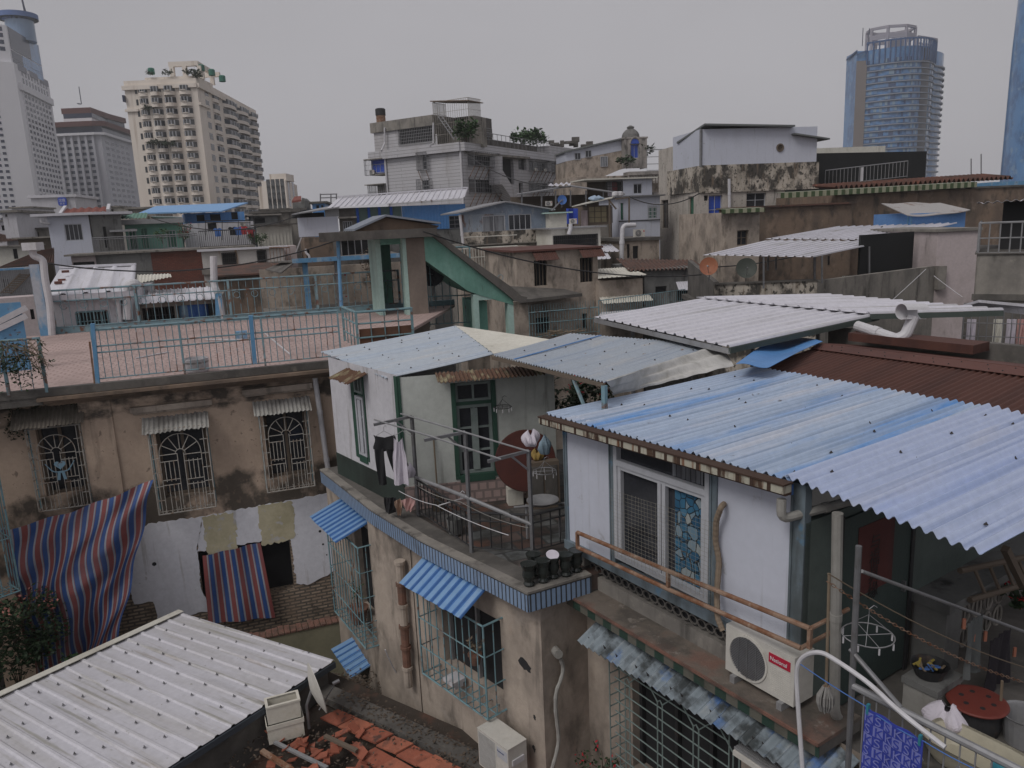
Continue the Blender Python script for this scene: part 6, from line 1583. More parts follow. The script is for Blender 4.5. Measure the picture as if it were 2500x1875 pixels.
# blue canopy behind the terrace
YC=28.0
FCn=FrY(('M2',385,590),YC,72)
t=thing('canopy','dark open canopy with a sky blue front edge behind the rear terrace railing','canopy',FCn.at(3,TZ-.5,-2))
zc=FCn.P('M2',385,592)[1];ue=FCn.P('M2',1300,560)[0]
m=MB();m.slab([FCn.at(0,zc,0),FCn.at(ue,zc,0),FCn.at(ue,zc+.1,-4),FCn.at(-.9,zc-.1,-4)],-ZV*.06);m.slab([FCn.at(-.6,zc-.45,.5),FCn.at(0,zc-.06,0),FCn.at(-.1,zc-.06,-4),FCn.at(-1.2,zc-.45,-4)],-ZV*.05);m.build('roof_sheet',m_concd,t)
m=MB();FCn.box(m,-.05,ue,zc-.08,zc+.12,0,.08);m.build('front_edge',m_bluep,t)
for x in (510,770,1070):
 u=FCn.P('M2',x,900)[0];q=MB();FCn.box(q,u-.12,u+.12,-5.5,zc-.1,-.5,-.25);q.build('post',m_bluep if x!=770 else m_steel,t)
m=MB();FCn.box(m,-1.5,ue+1,-8,-1.9,-5.2,-5);m.build('back_wall',m_tan,t)
m=MB();FCn.box(m,-1.5,ue+1,-6,-3.9,-5.2,1);m.build('floor',m_conc,t)
aircon(FCn,FCn.P('M2',715,760,-2)[0],FCn.P('M2',715,760,-2)[1],label='white air conditioner with a red badge under the dark canopy',w=-2.2,sc=.8)
aircon(FCn,FCn.P('M2',730,930,-2)[0],FCn.P('M2',730,930,-2)[1],label='second unit standing lower under the dark canopy',w=-2.2,sc=.75)
plant(FCn.pt('M2',1040,970,-.4),'dry straw coloured climber by the green stair shelter',.5,2.6,150,.16,m_straw,stems=14,name='climber')
# white sheds behind the rear railing
FSd=FB.off(-.35)
x_=[FSd.P('M1',*q) for q in ((415,870),(1095,830))]
ztA=x_[0][1]
hA=FSd.R('M1',615,1005,890,1140)
t=thing('white_shed','white shed with a ribbed roof and barred window behind the rear of the terrace','shed',FSd.at(2.5,GZ,-2))
FSd.prism(MB(),x_[0][0],x_[1][0],GZ,ztA,4.2,[hA],rev=.1).build('wall',m_lilac,t)
hole(FSd,hA,t,-.09);grille(FSd,hA,t,.02,9,2,.016,m_grillt,sides=False,bottom=False)
rA=[FSd.at(x_[0][0]-.15,ztA+.02,.25),FSd.at(x_[1][0],ztA+.02,.25)]
bA_=away(rA[0],4,'M1',488,650),away(rA[1],6,'M1',1105,625)
FbA=FSd.off(-4.2)
pA,pB=FbA.pt('M1',485,652),FbA.pt('M1',1105,628)
sheet('roof',None,[rA[0],rA[1],pB,pA],m_whroof,.62,.05,par=t)
m=MB();m.bar(rA[0]-ZV*.08,rA[1]-ZV*.08,.08,.16);m.build('fascia',m_white,t);m=MB();m.bar(pA+ZV*.06,pB+ZV*.06,.2,.08);m.build('ridge_cap',m_white,t)
for k,(x,y) in enumerate(((500,685),(470,755),(440,775))):
 p=FSd.pt('M1',x,y,-2.6+.6*k);tag(MB().ob(p,(.2,.06,0),(-.04,.12,0),(0,0,.08)).build('brick',m_rbrick),['loose brick at the top of the white shed roof edge','loose brick midway on the white shed roof edge','loose brick lowest on the white shed roof edge'][k],'brick')
pipe('soil_pipe',[FSd.pt('M1',1040,1060,.1),FSd.pt('M1',1040,790,.1),FSd.pt('M1',1085,770,.1),FSd.pt('M1',1110,790,.0)],.16,'fat white vent pipe with a bent top between the two white sheds',m_pvc)
pipe('downpipe',[FSd.pt('M1',955,900,.1),FSd.pt('M1',962,1000,.1),FSd.pt('M1',985,1130,.1)],.08,'short white downpipe with a hopper on the white shed',m_pvc)
m=MB();p=FSd.pt('M1',918,905,.02);m.ob(p,FSd.U*.35,FSd.N*.2,ZV*.18);tag(m.build('rain_hopper',m_pvc),'small white hopper on the wall of the white shed','hopper')
u0=x_[1][0]+.02;u1=FSd.P('M1',1790,900)[0]
t=thing('lean_to','low shed with a scalloped white roof edge, dark window and blue barrels inside','shed',FSd.at(u0+2,GZ,-1))
zs=FSd.P('M1',1420,905)[1];zh=FSd.P('M1',1300,960)[1]
hB=(u0+.1,FSd.P('M1',1415,1000)[0],FSd.P('M1',1300,1095)[1],zh);hC=(hB[1]+.1,u1-.1,FSd.P('M1',1600,1050)[1],zh)
FSd.prism(MB(),u0,u1,GZ,zs,3,[hB,hC],rev=.7).build('wall',m_conc,t);hole(FSd,hB,t,-.69);hole(FSd,hC,t,-.69)
grille(FSd,hB,t,-.05,10,2,.02,m_black,sides=False,bottom=False);win(FSd,hC,t,4,1,m_grillt,m_glassp,w=-.6)
sheet('roof',None,[FSd.at(u0,zs-.02,.35),FSd.at(u1,zs-.02,.35),FSd.off(-2.5).pt('M1',1745,795),FSd.off(-2.5).pt('M1',1090,835)],m_whroof,.22,.035,par=t)
for k,x in enumerate((1500,1570,1640)):
 p=FSd.pt('M1',x,1045,-.35);tag(MB().lathe(p,[(.2,0),(.22,.1),(.22,.42),(.2,.48)],14).build('barrel',m_clothbl if k else m_bluep),['pale blue barrel in the low shed window','first bright blue barrel in the low shed window','second bright blue barrel in the low shed window'][k],'barrel')
m=MB();m.corr(FSd.pt('M1',1100,770,-1.6),FSd.pt('M1',1390,715,-1.2),FSd.pt('M1',1380,690,-2.8),FSd.pt('M1',1110,700,-2.8),.12,.015,'sine',3)
tag(m.build('sheet',m_cream),'curved cream sheet lying over the end of the white shed roof','sheet')
KD=1.6
# buildings between terrace and skyline, left
t,f,u1,z1=bld('brown_house','plain brown rendered box of a house behind the terrace railing, clay tiled edge','M1',(1755,700,2320,1000),30,72,6,m_brown)
m=MB();m.slab([f.at(-.1,z1,.5),f.at(u1+.2,z1,.5),f.at(u1+.2,z1+.5,-3),f.at(-.1,z1+.5,-3)],ZV*.1);m.build('roof',m_tileroof,t)
t,f,u1,z1=bld('brick_house','house with a bare red brick wall beside grey render under a roof terrace','M1',(1250,505,1665,1000),34,70,7,m_rbrick)
m=MB();uL=f.P('M1',780,600)[0];f.box(m,uL,-.003,GZ,z1,-7,.0);m.build('grey_wall',m_grey,t);f2=f
m=MB();f.box(m,uL-.2,u1+3.6,z1,z1+.12,-7,.25);m.build('terrace_slab',m_conc,t);zT=z1+.12
railing('roof_railing',[f.at(f.P('M1',760,500)[0],zT,-3),f.at(f.P('M1',760,500)[0],zT,.1),f.at(f.P('M1',1610,480)[0],zT,.1)],1.0,'grey steel railing in front of the green glazed rooftop room',sp=.17,mat=m_steel,br=.014,tr=.035,posts_every=2.2,mids=(.88,))
railing('roof_railing',[f.at(f.P('M1',1625,470)[0],zT,.3),f.at(u1+3.6,zT,.3),f.at(u1+3.6,zT,-5)],1.15,'dark close barred rooftop railing crowded with plants and washing',sp=.13,mat=m_black,br=.016,tr=.035,posts_every=2.4)
for k,(x,y,fl) in enumerate(((1310,390,None),(1490,390,m_redfl),(2060,420,None),(2110,430,None))):
 plant(f.pt('M1',x,y,-.6)-ZV*.5,['leafy green shrub by the green glass rooftop room','sparse red flowered shrub on the rooftop','green bush left in the corner of the dark roof railing','green bush right in the corner of the dark roof railing'][k],.5,.9,240,.14,m_leafg,fl,name='shrub',cat='shrub')
plant(f.pt('M1',1500,330,-.8)-ZV*.5,'red bougainvillea climbing under the blue rooftop roof',.6,1.0,120,.12,m_leaf,m_redfl,name='bougainvillea',cat='shrub')
for k,(x,y,mt) in enumerate(((1760,345,m_clothbl),(1880,335,m_clothb),(1925,335,m_clothbl),(1970,330,m_clothr),(2030,355,m_clothr))):
 u,v=f.P('M1',x,y-25,-.8);clothes(f,u,v,.45,.6,mt,['blue shirt hung first in the rooftop washing','black shirt hung in the middle of the rooftop washing','bright blue shirt beside the black one on the rooftop','red shirt beside the blue ones on the rooftop','red cloth at the right end of the rooftop washing'][k],w=-.8,group='rooftop washing')
m_rstw=M('rust streaked white paint',(.50,.48,.46),[((.38,.20,.07),(1.6,1.6,.35),.56,.66,.85),((.36,.34,.31),(1,1,.3),.5,.7,.5)])
t,f,u1,z1=bld('white_annexe','white annexe streaked with orange rust and a barred window, below the dark railing','M1',(1640,495,2310,700),33,70,4,m_rstw,[(1800,530,1920,640),(2085,510,2160,620)],zb=-6)
for a in ((1795,525,1925,640),(2080,505,2165,620)):grille(f,f.R('M1',*a),t,.08,7,3,.018,m_black,sides=False,bottom=False)
lid(t,f,0,u1,z1,.5,m_white,.12,.25,'canopy_edge')
m=MB();f.box(m,-.1,u1+.1,f.P('M1',1800,690)[1],f.P('M1',1800,650)[1],0,.25);m.build('ledge',m_conc,t)
t,f,u1,z1=bld('white_house','white rooftop room with a four light window and a wide flat roof','M1',(405,235,745,540),35,70,5,m_panel,[(515,290,680,420,4,1,m_frame,m_glass)],zb=-6,cut=(560,222))
fr_=f.right(u1);m=MB();fr_.box(m,0,3.8,-6,z1,-.1,.0);
fq=Fr(f.at(u1,0,0),63);ub=fq.P('M1',1000,380)[0];
hD=fq.R('M1',830,310,880,480);m=MB();fq.wall(m,.02,ub,-2,z1-.02,[hD],.1);m.build('side_wall',m_grey,t);hole(fq,hD,t,-.09)
m=MB();m.slab([f.at(-.9,z1,.6),f.at(u1+.3,z1+.02,.6),fq.at(ub+.8,z1,.2),fq.at(ub+.5,z1,-4),f.at(-.9,z1,-5.5)],ZV*.18);m.build('roof_slab',m_white,t)
q=MB();f.box(q,u1-.03,u1+.06,-6,z1,-.02,.03);q.build('corner_trim',m_black,t)
pipe('eave_pipe',[f.pt('M1',330,245,.4),f.pt('M1',335,280,.4),f.pt('M1',400,285,.2)],.09,'small white elbow pipe under the left eave of the white rooftop room',m_pvc)
m=MB();fq.box(m,fq.P('M1',880,300)[0],fq.P('M1',1100,300)[0],z1-1.25,z1-1.1,-.5,1.2);m.build('side_canopy',m_alu,t)
t,f,u1,z1=bld('glazed_room','rooftop room glazed in green with white door frames','M1',(1020,265,1470,500),38,70,4,m_green,[(1035,325,1120,495,2,1,m_frame,m_glassg),(1130,320,1215,490,2,1,m_green,m_glassg),(1340,340,1440,480,3,1,m_frame,m_glassg)],zb=-6)
m=MB();f.box(m,-.3,u1+.3,z1-.2,z1+.15,0,.8);m.build('flat_canopy',m_alu,t)
m=MB();ug=f.P('M1',1190,250)[0];m.corr(f.at(-.2,z1+.25,.6),f.at(ug,z1+.25,.6),f.at(ug,z1+.7,-2),f.at(-.2,z1+.7,-2),.25,.03,'sine',2);m.build('roof',M('faded green sheet',(.13,.24,.19)),t)
t,f,u1,z1=bld('blue_room','blue panelled rooftop room under a long thin sky blue roof','M1',(1500,195,1985,330),42,66,5,m_bluesheet,[(1590,215,1660,265),(1700,210,1790,260),(1870,185,1930,250)],zb=-3)
e=[f.pt('M1',1120,210,2.2),f.pt('M1',1800,190,2.2),f.pt('M1',2010,122,-3),f.pt('M1',1265,152,-3)]
m=MB();m.slab([e[0],e[1],e[2],e[3]],ZV*.1);m.build('roof',M('sky blue roof sheet',(.22,.38,.62)),t)
t=thing('roof_mast','dark lattice of struts propping the end of the sky blue roof','mast',f.pt('M1',1240,500,1.5))
for a,b in (((1205,225),(1260,570)),((1205,225),(1110,540)),((1230,270),(1415,550)),((1225,230),(1300,330))):
 q=MB();q.bar(f.pt('M1',*a,2),f.pt('M1',*b,2),.12,.12);q.build('strut',m_wood,t)
q=MB();q.slab([f.pt('M1',1225,228,2.1),f.pt('M1',1480,235,2.1),f.pt('M1',1480,255,1),f.pt('M1',1240,252,1)],ZV*.06);tag(q.build('striped_awning',m_white),'ragged pale awning below the sky blue roof','awning')
t,f,u1,z1=bld('pale_house','pale rooftop wall behind the washing with an air conditioner','M1',(1490,275,2060,420),40,70,3,m_lilac,[(1680,280,1760,345)],zb=-4)
aircon(f,*f.P('M1',1945,305),label='air conditioner on the pale rooftop wall behind the washing',sc=.55)
m=MB()
for a,b in (((1660,260),(2030,262)),((1660,275),(2030,278))):m.bar(f.pt('M1',*a,.8),f.pt('M1',*b,.8),.06,.06)
for x in (1665,1800,1930,2025):m.bar(f.pt('M1',x,262,.8),f.pt('M1',x,420,.8),.05,.05)
tag(m.build('pergola',m_black),'dark metal frame over the rooftop washing','frame')
# far left jumble
t,f,u1,z1=bld('sheet_house','shed of grey corrugated sheet with a ladder leaning on it at the left edge','M1',(-60,650,325,880),26,66,4,m_alu,[(10,730,100,840,2,1,m_frame,m_glass)],zb=-8)
m=MB()
for k in range(24):f.box(m,u1*k/24,u1*k/24+.05,-5,z1-.02,0,.04)
m.build('cladding_rib',m_alu,t);m=MB();m.bar(f.at(-.2,z1,.2),f.at(u1+.2,z1,.2),.1,.1);m.build('blue_eave',m_bluep,t)
ld=thing('ladder','wooden ladder leaning against the grey corrugated shed at the left edge','ladder',f.pt('M1',5,860,.3));q=MB()
l0,l1=f.pt('M1',5,850,.4),f.pt('M1',165,690,.1);dd=f.U*.45-ZV*.05
q.bar(l0,l1,.06,.06);q.bar(l0+dd,l1+dd,.06,.06);q.build('rail',m_wood,ld)
for k in range(9):
 b=MB();p=l0.lerp(l1,(k+.5)/9);b.bar(p,p+dd,.05,.05);b.build('rung',m_wood,ld)
t,f,u1,z1=bld('pink_house','low pale pink wall behind the blue gate at the left edge','M1',(-60,880,400,1110),24.5,66,1.5,m_pinkw,[(240,980,285,1060)],zb=-8)
def tiled(name,label,pts,mat=m_tileroof,cat='roof',ribs=26):
 t=thing(name,label,cat,sum(pts,Vector())/4-ZV);q=MB();q.corr(*pts,(pts[1]-pts[0]).length/ribs,.06,'sine',4);q.build('roof_tiles',mat,t);return t
tiled('tiled_roof','brown clay tiled roof sloping beside the flaking blue column',[aty(('M1',-60,665),27),aty(('M1',440,600),29),aty(('M1',440,480),33),aty(('M1',290,520),33)])
tiled('tiled_roof','old brown tiled roof at the left edge below the far white boxes',[aty(('M1',-90,450),40),aty(('M1',170,415),42),aty(('M1',130,395),48),aty(('M1',-90,345),48)])
jm=[((-60,475,245,640),36,m_cream,[(100,490,150,570)],'cream house with a brown door below the old tiled roof at the left edge'),((150,405,400,480),39,m_wood,[],'brown timber wall under the tiled roofs at the left'),((60,240,265,320),52,m_white,[(185,265,230,310)],'small white room with a dark carport at the far left'),((-60,265,70,420),55,m_lilac,[(10,300,45,340)],'pale flat roofed house at the far left edge'),((170,330,400,420),46,m_conc,[(255,355,320,400)],'grey house with a small striped awning at the far left'),((580,545,780,640),33,m_pinkw,[(590,600,770,635)],'pale low wall with clutter under the white rooftop room'),((2040,220,2260,460),44,m_grey,[(2060,240,2150,280)],'grey house with a dark verandah right of the rooftop washing')]
for rc,Y,mt,ws,lab in jm:
 t,f,u1,z1=bld('old_house',lab,'M1',rc,Y,70,4,mt,ws);lid(t,f,0,u1,z1,4,m_conc if mt is not m_conc else m_concd,.12,.35)
t,f,u1,z1=bld('white_block','plain white stair block carrying a round cornered blue hotel sign','T1',(265,1600,620,1800),95,78,14,m_lilac,cat='building')
m=MB();f.box(m,-3.5,0,GZ,z1-2.2,-10,.3);m.build('low_wing',m_lilac,t);lid(t,f,0,u1,z1,14,m_white,.5,.4)
u,v=f.P('T1',505,1633,.5);rs_=(f.P('T1',540,1633,.5)[0]-f.P('T1',470,1633,.5)[0])/2;sg=thing('hotel_sign','round cornered blue sign with white characters on the white block','sign',f.at(u,v-1,.3))
m=MB();n=24;m.slab([f.at(u+rs_*math.copysign(abs(math.cos(a*2*math.pi/n))**.45,math.cos(a*2*math.pi/n)),v+rs_*1.05*math.copysign(abs(math.sin(a*2*math.pi/n))**.45,math.sin(a*2*math.pi/n)),.3) for a in range(n)],f.N*.3);m.build('sign_board',m_sign,sg)
text('汉庭',f,u-rs_*.8,v+rs_*.02,rs_*.8,m_ink,sg,w=.62);text('酒 店',f,u-rs_*.62,v-rs_*.68,rs_*.5,m_ink,sg,w=.62)
t=thing('red_roof_house','white house with a red tiled roof beyond the white rooftop room','house',aty(('M1',690,240),62))
f=FrY(('M1',500,205),60,78);a=[f.pt('M1',500,210),f.pt('M1',880,185),f.pt('M1',885,148,-3),f.pt('M1',525,165,-3)]
m=MB();m.corr(*a,.8,.08,'sine',2);m.build('roof',m_redtile,t);m=MB();f.box(m,0,f.P('M1',880,190)[0],GZ,a[0].z-.1,-6,-.2);m.build('wall',m_lilac,t)
m=MB();
for x0,y0,x1,y1 in ((490,215,530,155),(875,185,885,140)):m.bar(f.pt('M1',x0,y0,.2),f.pt('M1',x1,y1,-3),.35,.5)
m.build('gable_edge',m_white,t)
# centre: long blue shed with a white roof
FLg=FrY(('T2',890,1100),36,72)
Lp=lambda x,y,w=0:FLg.P('T2',x,y,w)
t=thing('blue_shed','long shed of blue corrugated cladding under a white ribbed roof, centre of the photo','shed',FLg.at(5,GZ,-3))
uE=Lp(1778,1000)[0];uM=Lp(1265,1050)[0]
e=[FLg.pt('T2',660,1022,.6),FLg.pt('T2',1775,938,.6),FLg.pt('T2',1800,865,-4),FLg.pt('T2',745,942,-4)]
zTp=min(e[0].z,e[1].z)-.03
m=MB();hw_=FLg.R('T2',1645,1085,1745,1185)
FLg.wall(m,uM,uE,Lp(1500,1195)[1],zTp,[hw_],.1);m.build('blue_cladding',m_bluesheet,t)
m=MB()
for k in range(int((uE-uM)/.24)):
 x=uM+.1+k*.24
 if not (hw_[0]-.1<x<hw_[1]+.05):FLg.box(m,x,x+.06,Lp(1500,1195)[1],zTp-.02,0,.05)
m.build('cladding_rib',m_bluesheet,t);win(FLg,hw_,t,2,3,m_steel,m_glass,w=-.08)
m=MB();x=[0];FLg.box(m,0,uM-.01,Lp(1000,1185)[1],zTp,-.1,-.02);m.build('olive_cladding',M('olive blue translucent sheet',(.10,.15,.15),[((.06,.12,.22),(1,1,.4),.5,.7,.7)],rough=.5),t)
m=MB()
for k in range(40):x=.1+k*(uM-.2)/40;FLg.box(m,x,x+.05,Lp(1000,1185)[1],zTp-.02,-.02,.02)
m.build('cladding_rib',M('olive sheet rib',(.13,.19,.18)),t)
m=MB()
for xx in (897,990,1075,1170):u=Lp(xx,1100)[0];FLg.box(m,u,u+.18,Lp(1000,1190)[1],zTp-.01,.03,.09)
m.build('blue_stud',M('cobalt stud',(.03,.09,.38)),t)
m=MB();FLg.box(m,Lp(760,1100)[0],uE+.1,GZ,Lp(1500,1195)[1]-.005,-5,-.05);m.build('wall',m_grey,t)
hst=FLg.R('T2',785,1130,870,1225);m=MB();FLg.wall(m,Lp(755,1100)[0],-.01,-4,zTp,[hst],.2);m.build('stone_wall',m_concd,t);win(FLg,hst,t,4,1,m_frame,m_glass,w=-.15)
m=MB();FLg.box(m,hst[0]-.3,hst[1]+.3,hst[3]+.2,hst[3]+.32,0,.4);m.build('window_hood',m_conc,t)
m=MB();a,b=Lp(425,1180)[0],Lp(750,1180)[0];FLg.box(m,a,b,Lp(590,1250)[1],Lp(590,1095)[1],-.1,.15);m.build('white_wall_panel',m_panel,t)
m=MB();FLg.box(m,Lp(640,1050)[0],Lp(755,1050)[0],Lp(700,1095)[1]+.02,Lp(700,1025)[1],-.1,.05);m.build('white_boarding',m_alu,t)
m=MB();FLg.box(m,Lp(380,1080)[0],Lp(640,1080)[0],Lp(500,1100)[1],Lp(500,1060)[1],-1,-.3);m.build('opening',m_dark,t)
sheet('roof',None,e,m_whroof,.42,.06,par=t,nv=2)
m=MB();m.bar(e[2]+ZV*.1,e[3]+ZV*.1,.25,.1);m.build('ridge_cap',m_white,t)
m=MB();m.slab([FLg.pt('T2',370,1080,.8),FLg.pt('T2',760,1020,.8),FLg.pt('T2',760,1000,-4),FLg.pt('T2',600,1030,-4)],ZV*.08);m.build('roof_wing',m_alu,t)
m=MB();m.bar(FLg.pt('T2',450,1260,.1),FLg.pt('T2',405,1385,.1),.08,.08);m.build('prop',m_pvc,t)
t,f,u1,z1=bld('white_shed','small shed of cream corrugated sheet left of the long blue shed','M2',(95,295,375,470),38,72,3,m_cream,zb=-4)
m=MB()
for k in range(10):f.box(m,u1*k/10,u1*k/10+.06,-2.5,z1-.05,0,.05)
m.build('cladding_rib',m_cream,t);lid(t,f,0,u1+.4,z1,3,m_concd,.08,.4)
jm2=[((60,220,420,330),52,m_conc,[(185,245,215,280),(300,235,330,275)],'old grey house with small dark windows behind the cream shed'),((210,468,420,700),35,m_pinkw,[],'pinkish garden wall below the cream corrugated shed'),((480,395,760,600),34,m_brown,[(490,500,520,560)],'brown wall with a drainpipe below the white panel of the blue shed'),((740,400,1090,570),33,m_concd,[(770,415,1060,560)],'dark open loft with pale posts behind the stair shelter')]
for rc,Y,mt,ws,lab in jm2:t,f,u1,z1=bld('old_house',lab,'M2',rc,Y,72,4,mt,ws)
for k in range(6):
 u=f.P('M2',770+k*55,480)[0];q=MB();f.box(q,u,u+.06,f.P('M2',800,560)[1],z1,.02,.08);q.build('pale_post',m_alu,t)
sheet('roof_canopy','small white sheet over the dark loft behind the stair shelter',[aty(('M2',735,425),32.5),aty(('M2',880,402),32.5),aty(('M2',860,398),34),aty(('M2',770,405),34)],m_whroof,.4,.04)
railing('roof_railing',[aty(('M2',210,650),31),aty(('M2',370,645),31.5)],1.3,'short brown railing beside the rust streaked annexe',sp=.2,mat=m_rust,br=.018,tr=.04)
pipe('downpipe',[aty(('M2',490,490),33.6),aty(('M2',485,520),33.6),aty(('M2',515,545),33.6),aty(('M2',520,590),33.6)],.08,'white bent pipe on the brown wall below the white panel',m_pvc)
# rusted blue sheet house
FRs=FrY(('T3',115,1200),31,74)
uA,uB=FRs.P('T2',1745,1150)[0],FRs.P('T3',468,1150)[0]
zE0,zAp,zE1=FRs.P('T2',1745,1065)[1],FRs.P('T3',115,975)[1],FRs.P('T3',478,1035)[1]
t=thing('rusted_house','house of peeling blue grey sheets stained with rust under a shallow gable','house',FRs.at(0,GZ,-3))
hs_=[FRs.R('T2',1915,1085,2105,1210),FRs.R('T3',135,1075,325,1195)]
zS=FRs.P('T3',200,1200)[1];zL=FRs.P('T3',200,1300)[1]
m=MB();FRs.wall(m,uA,0,zS,zE0-.1,[hs_[0]],.1);m.build('rusted_wall',m_rustsh,t);m=MB();FRs.wall(m,0,uB,zS,zE1-.1,[hs_[1]],.1);m.build('blue_wall',m_peel,t)
m=MB();m.slab([FRs.at(uA,zE0-.1),FRs.at(uB,zE1-.1),FRs.at(uB,zE1),FRs.at(0,zAp),FRs.at(uA,zE0)],-FRs.N*.1);m.build('gable',m_peel,t)
m=MB();FRs.box(m,uA,uB,zL,zS,-.3,.02);m.build('mouldy_base',m_weath,t);m=MB();FRs.box(m,uA,uB,GZ,zL,-4,0);FRs.box(m,uA-.1,uB+.1,zL-.06,zL,0,.25);m.build('wall',m_conc,t)
win(FRs,hs_[0],t,2,1,m_frame,m_glassp,w=-.08);win(FRs,hs_[1],t,4,1,m_frame,m_glass,w=-.08)
m=MB()
for (u,v),(U,V) in (((uA-.25,zE0-.02),(0,zAp)),((0,zAp),(uB+.3,zE1-.05))):m.slab([FRs.at(u,v,.4),FRs.at(U,V,.4),FRs.at(U,V,-5),FRs.at(u,v,-5)],ZV*.08)
m.build('roof',m_alu,t);m=MB();FRs.right(uB).wall(m,0,4,GZ,zE1-.1);m.build('side_wall',m_peel,t)
pipe('downpipe',[FRs.pt('T2',1735,1075,.15),FRs.pt('T2',1770,1400,.15)],.09,'thin white downpipe at the left end of the rusted house',m_pvc)
t,f,u1,z1=bld('yellow_annexe','small pale yellow wall beside the rusted house','T3',(470,1065,610,1190),31,74,3,m_cream,zb=-6);lid(t,f,0,u1,z1,3,m_mint,.08,.3)
t,f,u1,z1=bld('lean_to','lean to with a long dark barred opening under a thin grey roof','T3',(490,1215,885,1480),29.5,74,3,m_cream,[(500,1250,860,1335)],zb=-8,cut=(560,1190))
r=f.R('T3',500,1250,860,1335);grille(f,r,t,.03,22,3,.016,m_black,sides=False,bottom=False);lid(t,f,0,u1,z1,3,m_alu,.07,.3)
pipe('vent_pipe',[f.pt('T3',640,1150,.3),f.pt('T3',640,1190,.3),f.pt('T3',625,1235,.3)],.12,'short fat white pipe on the lean to roof',m_pvc)
dd=f.pt('T3',572,955,.3);dish(dd,.28,(.2,-1,.1),'little bright blue dish on a slanting arm',m_clothbl)
tag(MB().tube([dd,f.pt('T3',485,1045,.3)],.04,6).build('dish_arm',m_steel),'slanting arm holding the little blue dish','pole')
aircon(f,*f.P('T3',625,1150),label='white unit standing beside the blue tarpaulin',sc=.55,w=.1)
t=thing('canopy','open steel canopy with a sagging thin roof before the white tiled apartments','canopy',aty(('T3',640,1000),40));FT3=FrY(('T3',240,960),40,78)
m=MB();pts=[(205,920),(640,850),(1080,915)]
for a,b in zip(pts,pts[1:]):m.slab([FT3.pt('T3',*a,1),FT3.pt('T3',*b,1),FT3.pt('T3',b[0],b[1]-8,-4),FT3.pt('T3',a[0],a[1]-8,-4)],ZV*.08)
m.build('roof_sheet',m_steel,t)
for x in (245,405,520,640,765,905):q=MB();q.bar(FT3.pt('T3',x,880,.8),FT3.pt('T3',x,1010,.8),.1,.1);q.build('post',m_steel,t)
m=MB();FT3.box(m,FT3.P('T3',245,960)[0],FT3.P('T3',1000,960)[0],-5,FT3.P('T3',600,905)[1],-4.2,-4);m.build('back_wall',m_wood,t)
m=MB();m.corr(FT3.pt('T3',450,850,-3),FT3.pt('T3',640,830,-3),FT3.pt('T3',640,815,-5),FT3.pt('T3',470,830,-5),.5,.08,'sine',2);m.build('roof_piece',m_whroof,t)
aircon(FT3,*FT3.P('T3',440,1005,.9),label='white air conditioner under the open steel canopy',sc=.68,w=.7)
t,f,u1,z1=bld('sheet_room','room walled in yellowed translucent panes with rusty glazing bars','T3',(780,1000,975,1145),34,76,3,m_wood,[(785,1005,945,1140,3,3,m_wood,M('yellowed panes',(.33,.28,.17),[((.22,.19,.12),(1,1,1),.45,.65,.7)],rough=.5)),(980,1010,1015,1140)],zb=-6)
m=MB();m.slab([f.pt('T3',650,1015,.8),f.pt('T3',975,945,.8),f.pt('T3',1000,935,-2),f.pt('T3',760,985,-2)],ZV*.07);m.build('roof',m_cream,t)
m=MB();f.box(m,f.P('T3',690,1200)[0],f.P('T3',960,1200)[0],-6,f.P('T3',800,1160)[1],-.3,.2);m.build('parapet',m_conc,t)
q=MB();q.grid(lambda i,j:f.pt('T3',605+95*i,1025+125*j,-.4+.12*math.sin(i*8)),10,4,th=.02);tag(q.build('tarpaulin',m_sign,smooth=True),'blue tarpaulin hung beside the yellowed panes','tarpaulin')
u,v=f.P('T3',750,1040,.3);clothes(f,u,v,.5,1.5,M('mauve cloth',(.33,.27,.28)),'long mauve cloth hung beside the blue tarpaulin','cloth',w=.3,cat='cloth')
bag(f.pt('T3',850,965,.3),.45,'blue and white bundle lying on the cream sheet roof',M('bundle',(.3,.38,.48)),.35,'bundle','bundle')
for k,x in enumerate((1005,1040)):tag(MB().lathe(f.pt('T3',x,930,-.6),[(.2,0),(.26,.1),(.25,.3),(.1,.36)],12).build('jar',m_pvc),['left round white jar on the roof edge','right round white jar on the roof edge'][k],'jar')
m=MB()
for a,b in (((955,950),(958,1290)),((1115,930),(1115,1180)),((945,950),(1010,1030)),((1110,935),(1000,950))):m.bar(f.pt('T3',*a,.9),f.pt('T3',*b,.9),.09,.09)
tag(m.build('timber_trestle',m_wood),'dark timber posts and braces before the white house with a green window','frame')
t,f,u1,z1=bld('white_house','white house with green shuttered windows and a lilac wall','T3',(1030,930,1365,1185),36,76,4,m_panel,[(1045,980,1072,1120,1,1,m_frame,m_glassg),(1270,1010,1345,1105,2,1,m_frame,m_glassg)],zb=-8)
r=f.R('T3',1262,990,1350,1110);grille(f,r,t,.12,6,4,.018,m_frame,sides=False,bottom=False);m=MB();f.box(m,0,u1,f.P('T3',1200,1125)[1],f.P('T3',1200,1118)[1],0,.05);m.build('ledge',m_black,t);lid(t,f,0,u1,z1,4,m_steel,.1,.3)
t,f,u1,z1=bld('white_cabin','white cabin with a single dark window on a far rooftop','T3',(1065,785,1300,920),45,76,4,m_panel,[(1150,825,1220,905,2,1,m_frame,m_glass)],zb=-4);lid(t,f,-3.4,u1,z1,3,m_cream,.12,.4)
m=MB();f.box(m,f.P('T3',880,850)[0],f.P('T3',1065,850)[0]-.01,-3,z1,-3.5,-3.3);m.build('back_wall',m_wood,t);gq=grille(f,(f.P('T3',935,850)[0],-.05,f.P('T3',1000,885)[1],z1-.2),t,.0,12,2,.03,m_black,sides=False,bottom=False)
